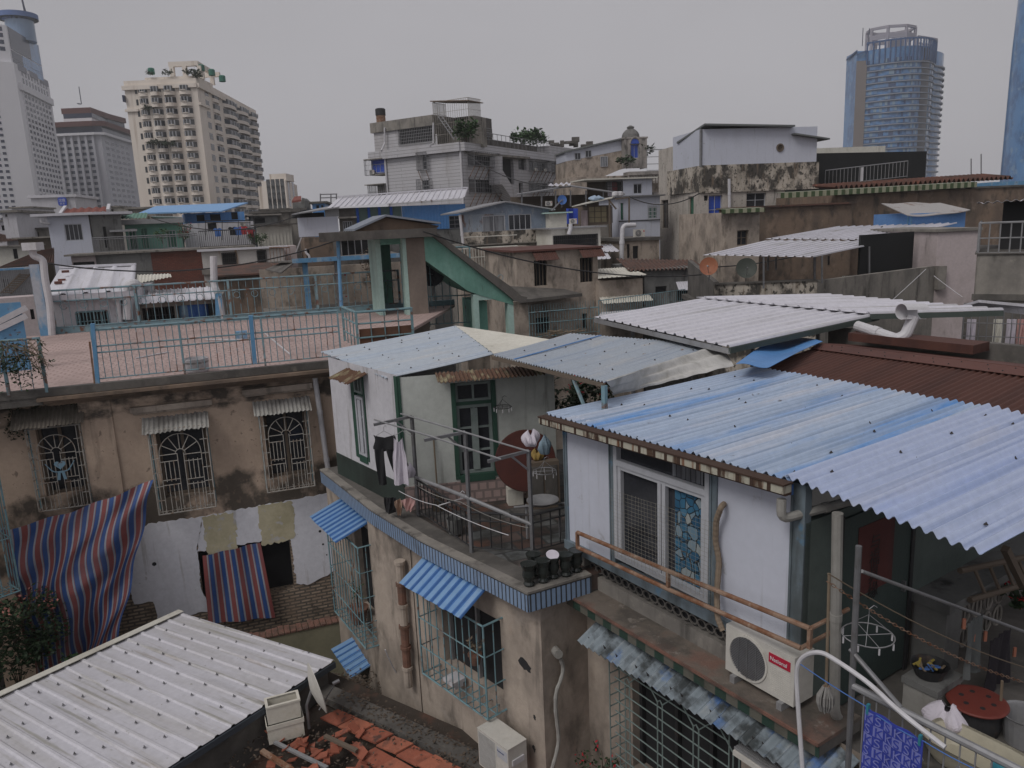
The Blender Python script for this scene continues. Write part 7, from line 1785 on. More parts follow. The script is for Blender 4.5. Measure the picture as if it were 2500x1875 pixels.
for k,x in enumerate((960,1000,1030)):
 u,v=f.P('T3',x,805,-.5);clothes(f,u,v,.5,1.3,(m_cloth,m_clothr,m_clothb)[k],['white cloth drying beside the white cabin','red cloth drying beside the white cabin','black cloth drying beside the white cabin'][k],'cloth',w=-.5,cat='cloth')
t,f,u1,z1=bld('brown_hut','small brown hut with two narrow dark windows beside the thick white pipe','T3',(1075,1285,1360,1440),30,76,4,m_tan,[(1098,1315,1120,1425),(1145,1330,1190,1430)],zb=-8);lid(t,f,0,u1,z1,4,m_concd,.18,.15)
aircon(f,*f.P('T3',1148,1258,-.3),label='white air conditioner with a red badge on the brown hut roof',sc=.85,w=-.3)
pipe('drain_pipe',[f.pt('T3',1165,1160,.5),f.pt('T3',1062,1160,.5),f.pt('T3',1052,1440,.5)],.14,'thick white pipe bent at a right angle in front of the brown hut',m_pvc)
# brown house with two dark windows
FBr=FrY(('M3',225,1170),22.5,72)
Bp=lambda x,y,w=0:FBr.P('M3',x,y,w)
uE=Bp(865,800)[0];zt=Bp(540,500)[1]
hs_=[FBr.R('M3',342,585,455,785),FBr.R('M3',715,565,825,755),FBr.R('M3',360,1050,470,1165),FBr.R('M3',735,1015,775,1130)]
t=facade('tan_house','tan rendered house with two tall dark windows under small brown awnings','house',FBr,(0,uE,zt),GZ,5,m_tan,hs_)
for h in hs_:hole(FBr,h,t,-.3)
for h in hs_[:2]:
 m=MB();
 for k in range(1,4):x=h[0]+(h[1]-h[0])*k/4;FBr.box(m,x,x+.03,h[2],h[3],-.25,-.2)
 m.build('window_bar',m_wood,t)
awn(FBr,hs_[0][0]-.1,hs_[0][1]+.4,hs_[0][3]+.45,.02,hs_[0][3]+.02,.6,.09,.012,m_browncor,t);awn(FBr,hs_[1][0]-.1,hs_[1][1]+.4,hs_[1][3]+.5,.02,hs_[1][3]+.05,.6,.09,.012,m_browncor,t)
lid(t,FBr,0,uE,zt,5,m_brownfl,.09,.2)
cl=[FS.pt('M3',130,790,-1.5),FS.pt('M3',300,905,.2),FBr.pt('M3',735,845,1.2),FBr.pt('M3',590,815,.05)]
m=MB();m.slab([FBr.pt('M3',225,905,1.4),FBr.pt('M3',735,850,1.2),FBr.pt('M3',590,815,.05),FBr.pt('M3',130,790,.05)],-ZV*.14);m.build('porch_slab',m_concd,t)
m=MB();FBr.box(m,Bp(180,1000,1)[0],Bp(300,1000,1)[0],GZ,Bp(240,915,1)[1],.3,1.0);m.build('porch_pier',m_tan,t)
f=FBr.off(1.6);a,b=f.P('M3',310,1170),f.P('M3',870,1120)
t=railing('spiked_fence',[f.at(a[0],a[1]-.3),f.at(b[0],a[1]-.3)],1.2,'pale green fence of tall bars in front of the tan house',sp=.13,mat=m_grillt,br=.012,tr=.025,mids=(.7,))
m=MB()
for k in range(int((b[0]-a[0])/.13)):x=a[0]+k*.13;m.tube([f.at(x,a[1]+.9),f.at(x,a[1]+1.25)],[.012,.004],4)
m.build('spike_row',m_grillt,t)
pts_=[aty(('M3',870,1010),21.5),aty(('M3',1590,905),24)]
t=railing('spiked_fence',[p-ZV*.2 for p in pts_],.75,'row of short spikes fencing the flat roof before the grey house',sp=.16,mat=m_grillt,br=.012,tr=.02)
m=MB();m.slab([aty(('M3',870,1030),20.8),aty(('M3',1500,960),22),aty(('M3',1500,935),25),aty(('M3',900,985),24.5)],-ZV*.2);tag(m.build('flat_roof',m_lilac),'pale flat roof with clutter inside the short spiked fence','roof')
m=MB()
for k in range(26):p=aty(('M3',random.uniform(440,720),random.uniform(1150,1210)),17.5);d=Vector((random.uniform(-.5,.5),random.uniform(-.2,.2),random.uniform(-.05,.12)));m.tube([p-d,p,p+d*.9],.012,4)
tag(m.build('twigs',m_straw),'heap of dry twigs behind the blue roofs','twigs',kind='stuff')
f=FrY(('M2',1785,780),27,74);a=f.P('M2',1785,785);b=f.P('M3',222,780)
railing('bar_fence',[f.at(a[0],a[1]),f.at(b[0],a[1])],f.P('M2',1900,480)[1]-a[1],'tall cream bar fence between the stair shelter and the tan house',sp=.16,mat=m_cream,br=.016,tr=.03,mids=(1.5,2.6),cat='fence')
t,f,u1,z1=bld('old_house','brown wall behind the cream bar fence','M2',(1760,480,2320,800),29.0,74,2,m_tan,[(1930,590,2080,770)])
sheet('roof_canopy','jagged white corrugated roof behind the tan house',[aty(('M3',60,530),25.5),aty(('M3',1040,512),28),aty(('M3',965,455),31),aty(('M3',60,490),29)],m_whroof,.34,.05)
sheet('roof_canopy','small white roof piece showing right of the tan house',[aty(('M3',860,575),26),aty(('M3',970,570),26.4),aty(('M3',935,520),28),aty(('M3',860,510),27.6)],m_whroof,.3,.04)
sheet('roof_canopy','scrap of white roof sheet behind the cream bar fence',[aty(('M3',95,600),26.5),aty(('M3',160,590),26.5),aty(('M3',215,555),28),aty(('M3',150,562),28)],m_whroof,.3,.04)
# grey house with an old tiled roof
FGr=FrY(('M3',1240,880),24.0,82)
Gp=lambda x,y,w=0:FGr.P('M3',x,y,w)
uE=Gp(1680,780)[0];zt=Gp(1680,635)[1]
hs_=[FGr.R('M3',1328,795,1420,845),FGr.R('M3',1500,825,1630,905)]
t=facade('grey_house','grey rendered house with an old clay tiled roof and a tiny white awning','house',FGr,(0,uE,zt),GZ,6,m_grey,hs_)
for h in hs_:hole(FGr,h,t,-.14)
awn(FGr,hs_[1][0]-.05,hs_[1][1]+.1,hs_[1][3]+.42,.02,hs_[1][3]+.02,.45,.13,.02,m_whroof,t,'trap',.0)
sheet('roof',None,[FGr.at(-.9,zt+.02,.3),FGr.at(uE+.2,zt-.05,.3),FGr.pt('M3',1640,580,-5.0),FGr.pt('M3',1010,570,-5.0)],m_tileroof,.22,.05,'sine',par=t)
t,f,u1,z1=bld('old_house','low brown wall under a cream roof beside the tan house','M3',(870,740,1225,920),23.0,76,3,m_tan)
sheet('roof','cream corrugated roof',[f.pt('M3',862,730,.5),f.pt('M3',1260,700,.5),f.pt('M3',1085,640,-2.5),f.pt('M3',865,652,-2.5)],m_cream,.2,.03,par=t)
awn(f,0,u1+.3,f.P('M3',1000,875)[1],.02,f.P('M3',1000,910)[1]-.05,.55,.2,.03,m_cream,t,'trap',0)
# right: terrace wall with white canopy
FTr=FrY(('M4',600,900),19.0,92)
t=thing('walled_terrace','black stained concrete roof terrace wall, right of centre','house',FTr.at(-2,GZ,-3))
ul=FTr.P('M3',1810,800)[0];zl=FTr.P('M4',300,890)[1]
m=MB();FTr.box(m,ul,0,GZ,zl,-.25,0);m.build('front_wall',m_weath,t)
FTs=Fr(FTr.at(0,0,0),62);us=FTs.P('M4',1480,900)[0];zr_=FTs.P('M4',1450,770)[1]
m=MB();m.slab([FTs.at(0,GZ),FTs.at(us,GZ),FTs.at(us,zr_),FTs.at(0,zl)],-FTs.N*.25);m.build('side_wall',m_conc,t)
m=MB();m.slab([FTr.at(ul,zl-1.0,-.3),FTr.at(-.2,zl-1.0,-.3),FTs.at(us,zl-1,-.3),FTs.at(us,zl-1,-7),FTr.at(ul,zl-1,-7)],-ZV*.2);m.build('floor',m_concd,t)
m=MB();FTr.box(m,ul,0,zl,zl+.06,-.3,.05);m.build('coping',m_concd,t)
rb=[FTr.at(ul,zl,-.2),FTr.at(ul+.3,zl,-7)];m=MB();m.slab([rb[0]-ZV*3,rb[1]-ZV*3,rb[1]+ZV*.6,rb[0]+ZV*.1],(.2,0,0));m.build('rear_wall',m_concd,t)
m=MB();FTs.box(m,FTs.P('M4',1100,600)[0],us,zl-1,FTs.P('M4',1300,520)[1],-1.2,-1.1);m.build('dark_interior_sheet',m_mesh,t)  # black sheet standing in for the shade of the open interior
m=MB();f=Fr(FTs.at(us,0,0),84);u1=f.P('M4',1800,700)[0];zt=f.P('M4',1650,505)[1];f.box(m,0,u1,GZ,zt,-5,.0);m.build('pale_wall',m_pinkw,t)
m=MB();f.box(m,-.1,u1+.1,zt,zt+.12,-5,.1);f.box(m,-.02,.35,f.P('M4',1500,940)[1],zr_,0,.25);m.build('pier',m_conc,t)
CL=[aty(('M3',1710,540),19.0),aty(('M4',570,700),18.6),aty(('M4',1650,455),25.5),aty(('M4',715,485),26)]
tt=thing('roof_canopy','white corrugated canopy on thin steel posts over the concrete roof terrace','canopy',FTr.at(-2,zl,-1))
midL,midR=CL[0].lerp(CL[3],.5),CL[1].lerp(CL[2],.5)
midL,midR=aty(('M4',210,575),22.3),aty(('M4',1130,582),22.0)
m=MB();m.corr(CL[0],CL[1],midR,midL,.36,.05,'trap',2);m.build('roof_sheet',m_whroof,tt)
m=MB();up_=ZV*.07;m.corr(midL+up_,midR+up_,CL[2]+up_,CL[3]+up_,.36,.05,'trap',2);m.build('roof_sheet',m_whroof,tt,label='upper row of canopy sheets')
for (x,y0,y1,Y) in ((197,700,935,18.8),(635,690,895,18.9),(990,620,840,20.8),(1105,590,825,21.5),(1490,515,765,24)):
 q=MB();q.bar(aty(('M4',x,y0),Y),aty(('M4',x,y1),Y),.06,.06);q.build('post',m_steel,tt)
for (x,y0,y1,Y) in ((230,700,800,22),(290,700,795,22.5),(580,690,890,19.5),(685,690,760,23)):
 q=MB();q.bar(aty(('M4',x,y0),Y),aty(('M4',x,y1),Y),.07,.07);q.build('post',m_steel,tt)
tag(MB().corr(aty(('M4',770,875),20),aty(('M4',870,865),20.2),aty(('M4',860,840),21),aty(('M4',790,845),21),.1,.03,'sine',2).build('sheet_pile',m_mint),'small pile of pale green sheets on the roof terrace','pile')
cable('stay_wire',[aty(('M4',1160,1025),17),aty(('M4',1415,790),19)],.012,'taut pale stay wire rising to the concrete terrace wall',m_pvc,.01,'wire')
cable('stay_wire',[aty(('M4',1475,840),19),aty(('M4',1690,1000),18)],.012,'second stay wire falling right from the terrace pier',m_pvc,.01,'wire')
dish(aty(('M3',1760,630),18.6),.345,(-.42,-1,.30),'large orange rusted dish beside the white canopy',m_orange)
dish(aty(('M3',2066,645),22),.46,(-.2,-1,.3),'dull green dish in front of the tan house at the canopy',m_dishg)
t,f,u1,z1=bld('tan_house','tan house with a small wooden window and a green and cream tiled eave','M4',(-90,360,165,720),27,78,6,m_tan,[(0,500,85,610,2,2,m_wood,m_glass)],rev=.25)
def glazed_edge(fr,u0,u1,z0,z1,w,par,slope=0):
 L=u1-u0;m=MB();m.add([fr.at(u0,z0,w),fr.at(u1,z0+slope,w),fr.at(u1,z1+slope,w),fr.at(u0,z1,w)],[(0,1,2,3)],[[(0,0),(L,0),(L,.2),(0,.2)]])
 fr_=MB();m.add([fr.at(u0,z1,w),fr.at(u1,z1+slope,w),fr.at(u1,z1+slope+.05,w-.8),fr.at(u0,z1+.05,w-.8)],[(0,1,2,3)],[[(0,0),(L,0),(L,.2),(0,.2)]])
 m.add([fr.at(u0,z0,w),fr.at(u0,z0,w-.8),fr.at(u1,z0+slope,w-.8),fr.at(u1,z0+slope,w)],[(0,1,2,3)]);return m.build('tiled_eave',m_glaze,par)
glazed_edge(f,-.5,u1,z1-.05,z1+.17,.5,t)
FLw=FrY(('M4',165,550),28.5,78)
u2,u3=FLw.P('M4',860,400)[0],FLw.P('M4',2300,300)[0];za,zb2=FLw.P('M4',500,315)[1],FLw.P('M4',1600,190)[1]
t=thing('long_house','long windowless brown rendered house with a green glazed eave at the right','house',FLw.at(8,GZ,-4))
m=MB();FLw.box(m,0,u2,GZ,za,-5,0);m.build('wall',m_brown,t);m=MB();FLw.box(m,u2-.2,u3,GZ,zb2,-8,-1.2);m.build('rear_wall',m_brown,t)
m=MB();FLw.box(m,-.2,u2,za,za+.1,-5,.2);m.build('roof',m_tileroof,t)
f=FLw.off(-1.2);ga,gb2=f.P('M4',290,255),f.P('M4',1750,170);glazed_edge(f,ga[0],gb2[0],ga[1]-.05,ga[1]+.26,.5,t,gb2[1]-ga[1])
a,b=f.P('M4',630,185,-2),f.P('M4',1940,100,-2);m=MB();m.corr(f.at(a[0],a[1],-.6),f.at(b[0],b[1]-.1,-.6),f.at(b[0],b[1]+.2,-3),f.at(a[0],a[1]+.2,-3),.35,.12,'sine',2);m.build('tile_ridge',M('dark ridge tiles',(.10,.045,.033),[((.22,.08,.05),(2,2,2),.54,.62,.8),((.05,.04,.035),(1,1,1),.5,.65,.8)]),t)
m=MB();f.box(m,gb2[0],u3,zb2,zb2+.12,-5,.1);m.build('parapet_edge',m_concd,t)
FBl=FrY(('M4',1100,480),26.5,66);FBl=FrY(('M4',1295,470),25.5,80)
t=thing('blue_shed','small sky blue hut with a warped grey metal roof on the right','shed',FBl.at(1,-4,-1))
u1=FBl.P('M4',1708,450)[0];zt=FBl.P('M4',1500,365)[1]
m=MB();FBl.box(m,0,u1,-4,zt,-3,0);m.build('blue_wall',M('bright hut blue',(.13,.27,.55),[((.09,.2,.45),S1,.45,.7,.5)]),t)
fl=FBl.left(0,3.0);f=Fr(FBl.at(0,0,0),U=(flat(aty(('M4',1105,480),27.5))-FBl.O).normalized()*-1)
f=Fr(flat(aty(('M4',1103,480),27.5)),U=(FBl.O-flat(aty(('M4',1103,480),27.5))).normalized());L=(FBl.O-f.O).length
m=MB();f.box(m,0,L,-4,zt-.02,-.1,0);m.build('teal_wall',m_bluep,t);m=MB();f.box(m,L*.5,L*.97,-4,f.P('M4',1240,395)[1],0,.06);m.build('door',m_bluep,t)
e=[FBl.pt('M4',1280,385,.3),FBl.pt('M4',1750,342,.3),FBl.pt('M4',1520,290,-3),FBl.pt('M4',1082,295,-2)]
m=MB();m.grid(lambda i,j:e[0].lerp(e[1],i).lerp(e[3].lerp(e[2],i),j)-ZV*(.12*math.sin(math.pi*i)*(1-j)+.03*math.sin(i*9)),12,5,th=.04);m.build('roof',M('warped grey metal',(.36,.34,.33),[((.16,.09,.06),(1.2,1.2,1.2),.58,.64,.9)],rough=.5),t)
FRt=FrY(('M4',1780,900),14.5,122)
t=thing('concrete_block','mossy concrete block of a house at the right edge','house',FRt.at(2,GZ,-2));zt=FRt.P('M4',1780,680)[1]
m=MB();FRt.box(m,0,6,GZ,zt,-5,0);m.build('wall',m_conc,t);m=MB();FRt.box(m,-.05,6,FRt.P('M4',1800,1020)[1],FRt.P('M4',1800,975)[1],0,.1);FRt.box(m,-.05,6,zt,zt+.04,-5,.05);m.build('string_course',m_concd,t)
u0,u1,v0,v1=FRt.R('M4',1820,445,2300,665,-.1)
t=thing('roof_cage','pale barred rooftop cage above the mossy concrete block at the right edge','cage',FRt.at(1,zt,0));grille(FRt,(u0,u0+4.5,zt+.02,v1),t,-.1,17,2,.02,m_alu,w0=-2.5,name='cage_bars',bottom=False)
f=FRt.off(-1.6);u=f.P('M4',1990,400)[0];z=f.P('M4',2000,285)[1]
t=thing('dark_shed','dark open shed under a jagged white edged roof at the right edge','shed',f.at(u,zt,0));m=MB();f.box(m,u,u+4,zt,z,-3,-.2);m.build('wall',m_dark,t)
m=MB();m.corr(f.at(u-.7,z,.5),f.at(u+4,z+.15,.5),f.at(u+4,z+.12,-3),f.at(u-.7,z-.03,-3),.24,.03,'sine',2);m.build('roof',m_whroof,t)
# weathered tall house with white rooftop box
FWh=FrY(('T3',1690,1100),34,80)
Wp=lambda x,y,t_='T3':FWh.P(t_,x,y)
t=thing('weathered_house','tall streaked cream house black with mould, white box room on its roof','house',FWh.at(1,GZ,-3));wh=t
uE=FWh.P('T4',355,1480)[0];zt=Wp(1900,670)[1]
uE2=FWh.P('T4',610,1300)[0]
hs_=[FWh.R('T3',1760,920,1868,1150),FWh.R('T4',70,1450,215,1550),FWh.R('T3',1722,920,1755,962)]
zs=FWh.P('T3',1900,880)[1]
m=MB();FWh.wall(m,0,uE,GZ,zs-.01,hs_,.25);m.build('front_wall',m_weath2,t)
m=MB();FWh.box(m,-.0,uE2,zs,zt,-6,.02);FWh.box(m,-.05,uE2,zs-.12,zs-.001,-.3,.12);m.build('mouldy_parapet',m_weath,t)
win(FWh,hs_[0],t,2,2,m_frame,m_glassb,w=-.2);win(FWh,hs_[1],t,2,2,m_frame,m_glass,w=-.2);hole(FWh,hs_[2],t,-.2)
FWl_=FrY(('T3',1355,1000),36.5,108);
Lq=flat(aty(('T3',1355,1000),39.5));f=Fr(Lq,U=(FWh.O-Lq).normalized());L=(FWh.O-Lq).length
hs_=[f.R('T3',1375,960,1432,1185),f.R('T3',1593,930,1637,1185),f.R('T3',1378,590,1432,730)]
m=MB();f.wall(m,0,L,GZ,f.P('T3',1690,690)[1]-.0,hs_,.25);
zc2=f.P('T3',1690,690)[1];m.build('side_wall',m_weath2,t)
for h,mg in zip(hs_,(m_glass,m_glassg,m_glassb)):win(f,h,t,1 if h is hs_[1] else 2,1,m_wood,mg,w=-.2)
up=f.P('T3',1560,600);zu=f.P('T3',1355,572)[1]
ru=f.P('T3',1562,600)[0]
m=MB();f.box(m,0,ru,zc2-.01,zu+.15,-3,.0);m.build('upper_wall',m_weath2,t)
g=FWh.off(-.1);h=[f.R('T3',1588,525,1637,680)]
zt2=FWh.P('T3',1700,380)[1]
m=MB();f2=f.off(-.05);f2.wall(m,ru+.01,L-.05,zc2,zt2,[(h[0][0],h[0][1],max(h[0][2],zc2+.05),h[0][3])],.1);ub=FWh.P('T4',600,1100)[0];FWh.box(m,.05,ub,zt+.0,zt2-.02,-5,-.05);m.build('white_box_room',m_panel,t)
win(f2,(h[0][0],h[0][1],max(h[0][2],zc2+.05),h[0][3]),t,2,1,m_frame,m_glassp,w=-.08)
q=MB();q.bar(FWh.at(.03,zt-.1,-.02),FWh.at(.03,zt2,-.02),.14,.14);q.build('corner_post',m_steel,t)
zr1=zt2;um=FWh.P('T4',410,1000)[0]
m=MB();m.slab([f2.at(ru-.9,zt2-.55,.3),FWh.at(.1,zt2+.18,.4),FWh.at(um,zt2-.05,.4),FWh.at(um,zt2-.05,-5),f2.at(ru-.9,zt2-.55,-5)],ZV*.12);m.slab([FWh.at(um,zt2-.55,.4),FWh.at(ub+.7,zt2-.95,.4),FWh.at(ub+.7,zt2-.95,-5),FWh.at(um,zt2-.55,-5)],ZV*.1);m.build('roof',M('dark edged roof',(.14,.15,.15)),t)
u,v=FWh.P('T4',323,1107);q=MB();q.lathe(FWh.at(u,v,-.04),[(.28,0),(.28,.05),(.2,.06),(.19,.0)],16,FWh.N);q.build('vent',m_wood,t)
pipe('downpipe',[FWh.pt('T3',1925,785,.2),FWh.pt('T3',1928,1030,.2)],.10,'white pipe in the black stain of the weathered house',m_pvc)
q=MB();q.slab([FWh.pt('T3',1680,1195,1.6),FWh.pt('T3',1910,1165,1.6),FWh.pt('T3',1910,1145,.1),FWh.pt('T3',1700,1180,.1)],ZV*.08);t=thing('porch','dark brown porch roof on posts against the weathered house','porch',FWh.pt('T3',1790,1400,1));q.build('porch_roof',m_browncor,t)
for x in (1733,1903):q=MB();q.bar(FWh.pt('T3',x,1190,1.3),FWh.pt('T3',x,1400,1.3),.22,.22);q.build('post',m_wood,t)
FNt=FrY(('T4',600,1300),37,84);u1=FNt.P('T4',1415,1250)[0];z0,z1,z2=FNt.P('T4',900,1385)[1],FNt.P('T4',600,1150)[1],FNt.P('T4',1385,1120)[1]
t=thing('net_enclosure','big black shade net enclosure on a rooftop at the right','enclosure',FNt.at(u1/2,z0,-3));m=MB();m.slab([FNt.at(0,z0-1),FNt.at(u1,z0-1),FNt.at(u1,z2-.15),FNt.at(0,z1)],-FNt.N*6);m.build('net_wall',m_mesh,t)
railing('roof_railing',[FNt.at(0,z0-.1,1.2),FNt.at(FNt.P('T4',1275,1300,1.2)[0],z0+.35,1.2)],1.15,'pale steel railing before the black net enclosure',sp=.28,mat=m_alu,br=.02,tr=.035)
q=MB();u=FNt.P('T4',935,1300,1.2)[0];FNt.box(q,u-.08,u+.08,z0-.3,FNt.P('T4',935,1255,1.2)[1],1.1,1.26);tag(q.build('post',m_pvc),'white post standing in the railing of the black net enclosure','post')
t,f,u1,z1=bld('old_house','cream parapet peeping over the black net enclosure','T4',(590,1103,1110,1150),46,84,5,m_cream,zb=-3)
t,f,u1,z1=bld('old_house','turquoise and rust striped fence on the skyline at the right edge','M4',(1915,130,2260,185),40,84,3,m_bluep,zb=-3,cat='fence')
for x,y0,y1,k in ((1830,1155,1320,0),(1755,1190,1320,1)):
 q=MB();q.tube([aty(('T4',x,y1),60),aty(('T4',x,y0),60)],.07,5);tag(q.build('antenna_mast',m_steel),['tall thin mast on the skyline at the right','shorter thin mast on the skyline at the right'][k],'mast')
KD=1.5
# white tiled apartments, domed house
FAp=FrY(('T2',1755,600),58,108)
Lq=aty(('T2',1138,700),62);f=Fr(Lq,U=Vector((FAp.O.x-Lq.x,FAp.O.y-Lq.y,0)).normalized());LA=(FAp.O-f.O).length
apt=thing('tiled_apartments','white tiled apartment block with a zigzag outside stair, a roof room and barred windows','apartment block',f.at(5,GZ,-5))
zr=f.P('T2',1750,560)[1];zp=f.P('T2',1740,490)[1]
hs_=[f.R('T2',1408,585,1490,705),f.R('T2',1410,800,1510,885)]
hs_=[(h[0]+.3,h[1]-.3,h[2],h[3]) for h in hs_]
m=MB();f.wall(m,0,LA,GZ,zr,hs_,.2);m.build('wall',m_whtile,apt)
for h in hs_:
 win(f,h,apt,1,2,m_frame,m_glass,w=-.18);grille(f,(h[0]-.35,h[1]+.35,h[2]-.1,h[3]+.1),apt,.6,6,4,.02,m_steel)
m=MB()
for h in hs_:
 for x in (h[0]-.2,h[1]+.2):m.bar(f.at(x,h[2]-1.2,.02),f.at(x,h[2]-.15,.55),.05,.05)
m.build('cage_bracket',m_rust,apt)
f2=Fr(FAp.O,U=(flat(aty(('T3',600,700),75))-FAp.O).normalized());LB_=(flat(aty(('T3',600,700),75))-FAp.O).length
r_=lambda *a:f2.R('T3',*a)
bal=[f2.R('T2',1795,570,2005,690),f2.R('T2',1805,785,2020,900),r_(300,635,455,725),r_(487,650,565,740),r_(300,815,455,890),r_(215,615,285,715),r_(220,815,258,905),f2.R('T2',2010,610,2050,690),f2.R('T2',2020,800,2070,895),r_(75,600,185,830)]
m=MB();f2.wall(m,0,LB_,GZ,zr,bal,.4);m.build('wing_wall',m_whtile,apt)
for k,b in enumerate(bal):
 if k==9:hole(f2,b,apt,-.39);continue
 win(f2,b,apt,3 if b[1]-b[0]>2.5 else 1,1,m_alu,m_glass,w=-.38)
 if b[1]-b[0]>2.5:grille(f2,(b[0]-.1,b[1]+.1,b[2]-.1,b[3]+.1),apt,.9,12,3,.02,m_steel)
m=MB()
for b in bal[:5]:
 for k in range(6):x=b[0]+(b[1]-b[0])*k/5;m.bar(f2.at(x,b[2]-1.5,.02),f2.at(x,b[2]-.15,.85),.06,.06)
m.build('cage_bracket',m_rust,apt)
for k,(x,y) in enumerate(((350,720),(425,725))):aircon(f2,*f2.P('T3',x,y,.95),label=['left air conditioner in the white apartment window cage','right air conditioner in the white apartment window cage'][k],w=.95,sc=.6)
m=MB();q=[f2.pt('T3',*p,1.6) for p in [(75,690),(205,900),(205,975),(185,968),(90,840),(75,830)]]
m.slab([f2.pt('T3',*p,1.6) for p in [(70,690),(75,600),(88,600),(90,715),(205,905),(205,990),(185,975),(85,830),(70,830)]],-f2.N*1.4);m.build('stair_flank',m_whtile,apt)
m=MB();m.slab([f2.pt('T3',*p,.3) for p in [(90,835),(180,970),(90,970)]],-f2.N*.2);m.build('stair_void',m_dark,apt)
m=MB();f.box(m,-2.2,LA+.0,zr,zp,-.3,.5);f2.box(m,-.3,LB_,zr,zp-.02,-.3,.5);m.build('parapet',m_whtile,apt)
m=MB();f.box(m,-2.0,LA,zr-.25,zr-.01,-14,-.31);m.build('roof_deck',m_conc,apt)
m=MB();u0=f.P('T2',1010,680)[0];u1=-.05;a,b=f.P('T2',1060,745)[1],f.P('T2',1060,630)[1];f.box(m,u0,u1,a-.15,a,-2,.2);f.box(m,u0-.4,u1,b,b+.1,-2,.7);m.build('balcony',m_conc,apt)
bb=MB();f.box(bb,u0+.1,u1-.1,a,b,-1.9,-.1);bb.build('balcony_room',m_sign,apt);win(f,(u0+.2,u1-.2,a+.1,b-.5),apt,3,1,m_frame,m_glassb,w=-.05)
grille(f,(u0-.6,u0+.5,a-.1,b),apt,.4,5,3,.02,m_alu)
aircon(f,*f.P('T2',1005,750,.3),label='air conditioner on the blue balcony of the white apartments',w=.1,sc=.85)
r=f.R('T2',1005,840,1130,940);grille(f,(r[0],-.05,r[2],r[3]),apt,.4,9,2,.02,m_alu,w0=-1.2);m=MB();f.box(m,r[0],-.05,r[2]-.5,r[3]+.1,-2,-1.3);f.box(m,r[0]-.2,0,r[3],r[3]+.1,-1.5,.7);m.build('lower_balcony',m_conc,apt)
fr_=f.off(-1.2);R2=lambda *a:fr_.R('T2',*a)
z1=fr_.P('T2',1530,265)[1];z0=fr_.P('T2',1020,335)[1];u0=fr_.P('T2',1020,400)[0];u1=fr_.P('T2',1530,400)[0];u2=fr_.P('T2',1860,400)[0]
zm=fr_.P('T2',1230,390)[1];hw_=R2(1235,370,1515,500);hw_=(hw_[0],u1-.2,zp+.6,zm)
m=MB();fr_.wall(m,u0+.3,u1,zp-.3,zm,[hw_],.3);m.build('roof_room_wall',m_whtile,apt)
m=MB();fr_.box(m,u0,u1,zm,z1,-7,.25);fr_.box(m,u1,u2-.6,zp-.3,z1-.6,-3,-2.2);m.build('roof_room_top',m_conc,apt)
hole(fr_,hw_,apt,-.29);grille(fr_,hw_,apt,.15,20,5,.025,m_alu,sides=False,bottom=False)
ge=f2.off(-1.0);gu0,gu1=ge.P('T2',1855,400)[0],ge.P('T2',1995,400)[0];gz=ge.P('T2',1990,300)[1]
m=MB();ge.box(m,max(.5,gu0),gu1,zp-.3,gz,-5,0);m.build('roof_hut',m_concd,apt);r=ge.R('T2',1880,365,1985,450);grille(ge,(r[0],r[1],max(r[2],zp+.1),r[3]),apt,.2,8,4,.02,m_alu,sides=False,bottom=False)
cu0,cu1=fr_.P('T2',1530,300)[0],fr_.P('T2',1815,300)[0];ct=fr_.P('T2',1530,160)[1];cb=zp
t=thing('roof_cage','tall barred stair cage with a flat brown lid on the white apartment roof','cage',fr_.at(cu0,zp,0))
grille(fr_,(cu0,cu1,cb,ct-.1),t,.2,16,4,.02,m_grill,w0=-2.2,name='cage_bars',bottom=False);m=MB();m.slab([fr_.at(cu0-.2,ct,.4),fr_.at(cu1+.2,ct-.5,.4),fr_.at(cu1+.2,ct-.5,-2.4),fr_.at(cu0-.2,ct+.1,-2.4)],ZV*.1);m.build('lid',m_brown,t)
m=MB();a,b=fr_.pt('T2',1560,280,.6),fr_.pt('T2',1690,470,.6);m.bar(a,b,.08,.08);m.bar(a+fr_.U*.5,b+fr_.U*.5,.08,.08);
for k in range(9):p=a.lerp(b,k/9);m.bar(p,p+fr_.U*.5,.05,.05)
m.build('ladder',m_alu,t)
c=fr_.at(fr_.P('T2',1048,300)[0],z1-.2,-1);tt=thing('water_tank','black capped barrel tank on the left end of the apartment roof','tank',c)
MB().lathe(c,[(.55,0),(.55,1.1)],14).build('stand',m_rust,tt);MB().lathe(c+ZV*1.1,[(.6,0),(.6,.7),(.45,.8)],14).build('barrel',m_black,tt)
for k,x in enumerate((1125,1520)):pipe('downpipe',[fr_.pt('T2',x,330 if k else 370,.4),fr_.pt('T2',x,500,.4),f.at(f.P('T2',x,540)[0],zp,.6)],.10,['white downpipe on the roof room near its left end','white downpipe beside the barred roof cage'][k],m_pvc)
pipe('downpipe',[f.at(.06,zr,.15),f.at(.1,-4,.15)],.12,'white downpipe down the left corner of the white apartments',m_pvc);pipe('downpipe',[f.at(LA-.1,zr,.18),f.at(LA-.1,-6,.18)],.12,'rust stained downpipe at the front corner of the white apartments',m_pvc)
plant(f.pt('T2',1785,490,-.5)-ZV*.3,'leafy bush spilling over the apartment parapet',1.3,2.2,420,.45,m_leafg,stems=7,name='bush',cat='bush')
railing('roof_railing',[f2.at(2.5,zp,-.4),f2.at(LB_-3,zp,-.4)],1.5,'thin railing along the white apartment roof',sp=1.1,mat=m_steel,br=.03,tr=.04,mids=(.8,))
m=MB();f2.box(m,1.5,LB_-8,zp-.05,zp+.9,-.9,-.6);m.build('roof_wall',m_concd,apt)
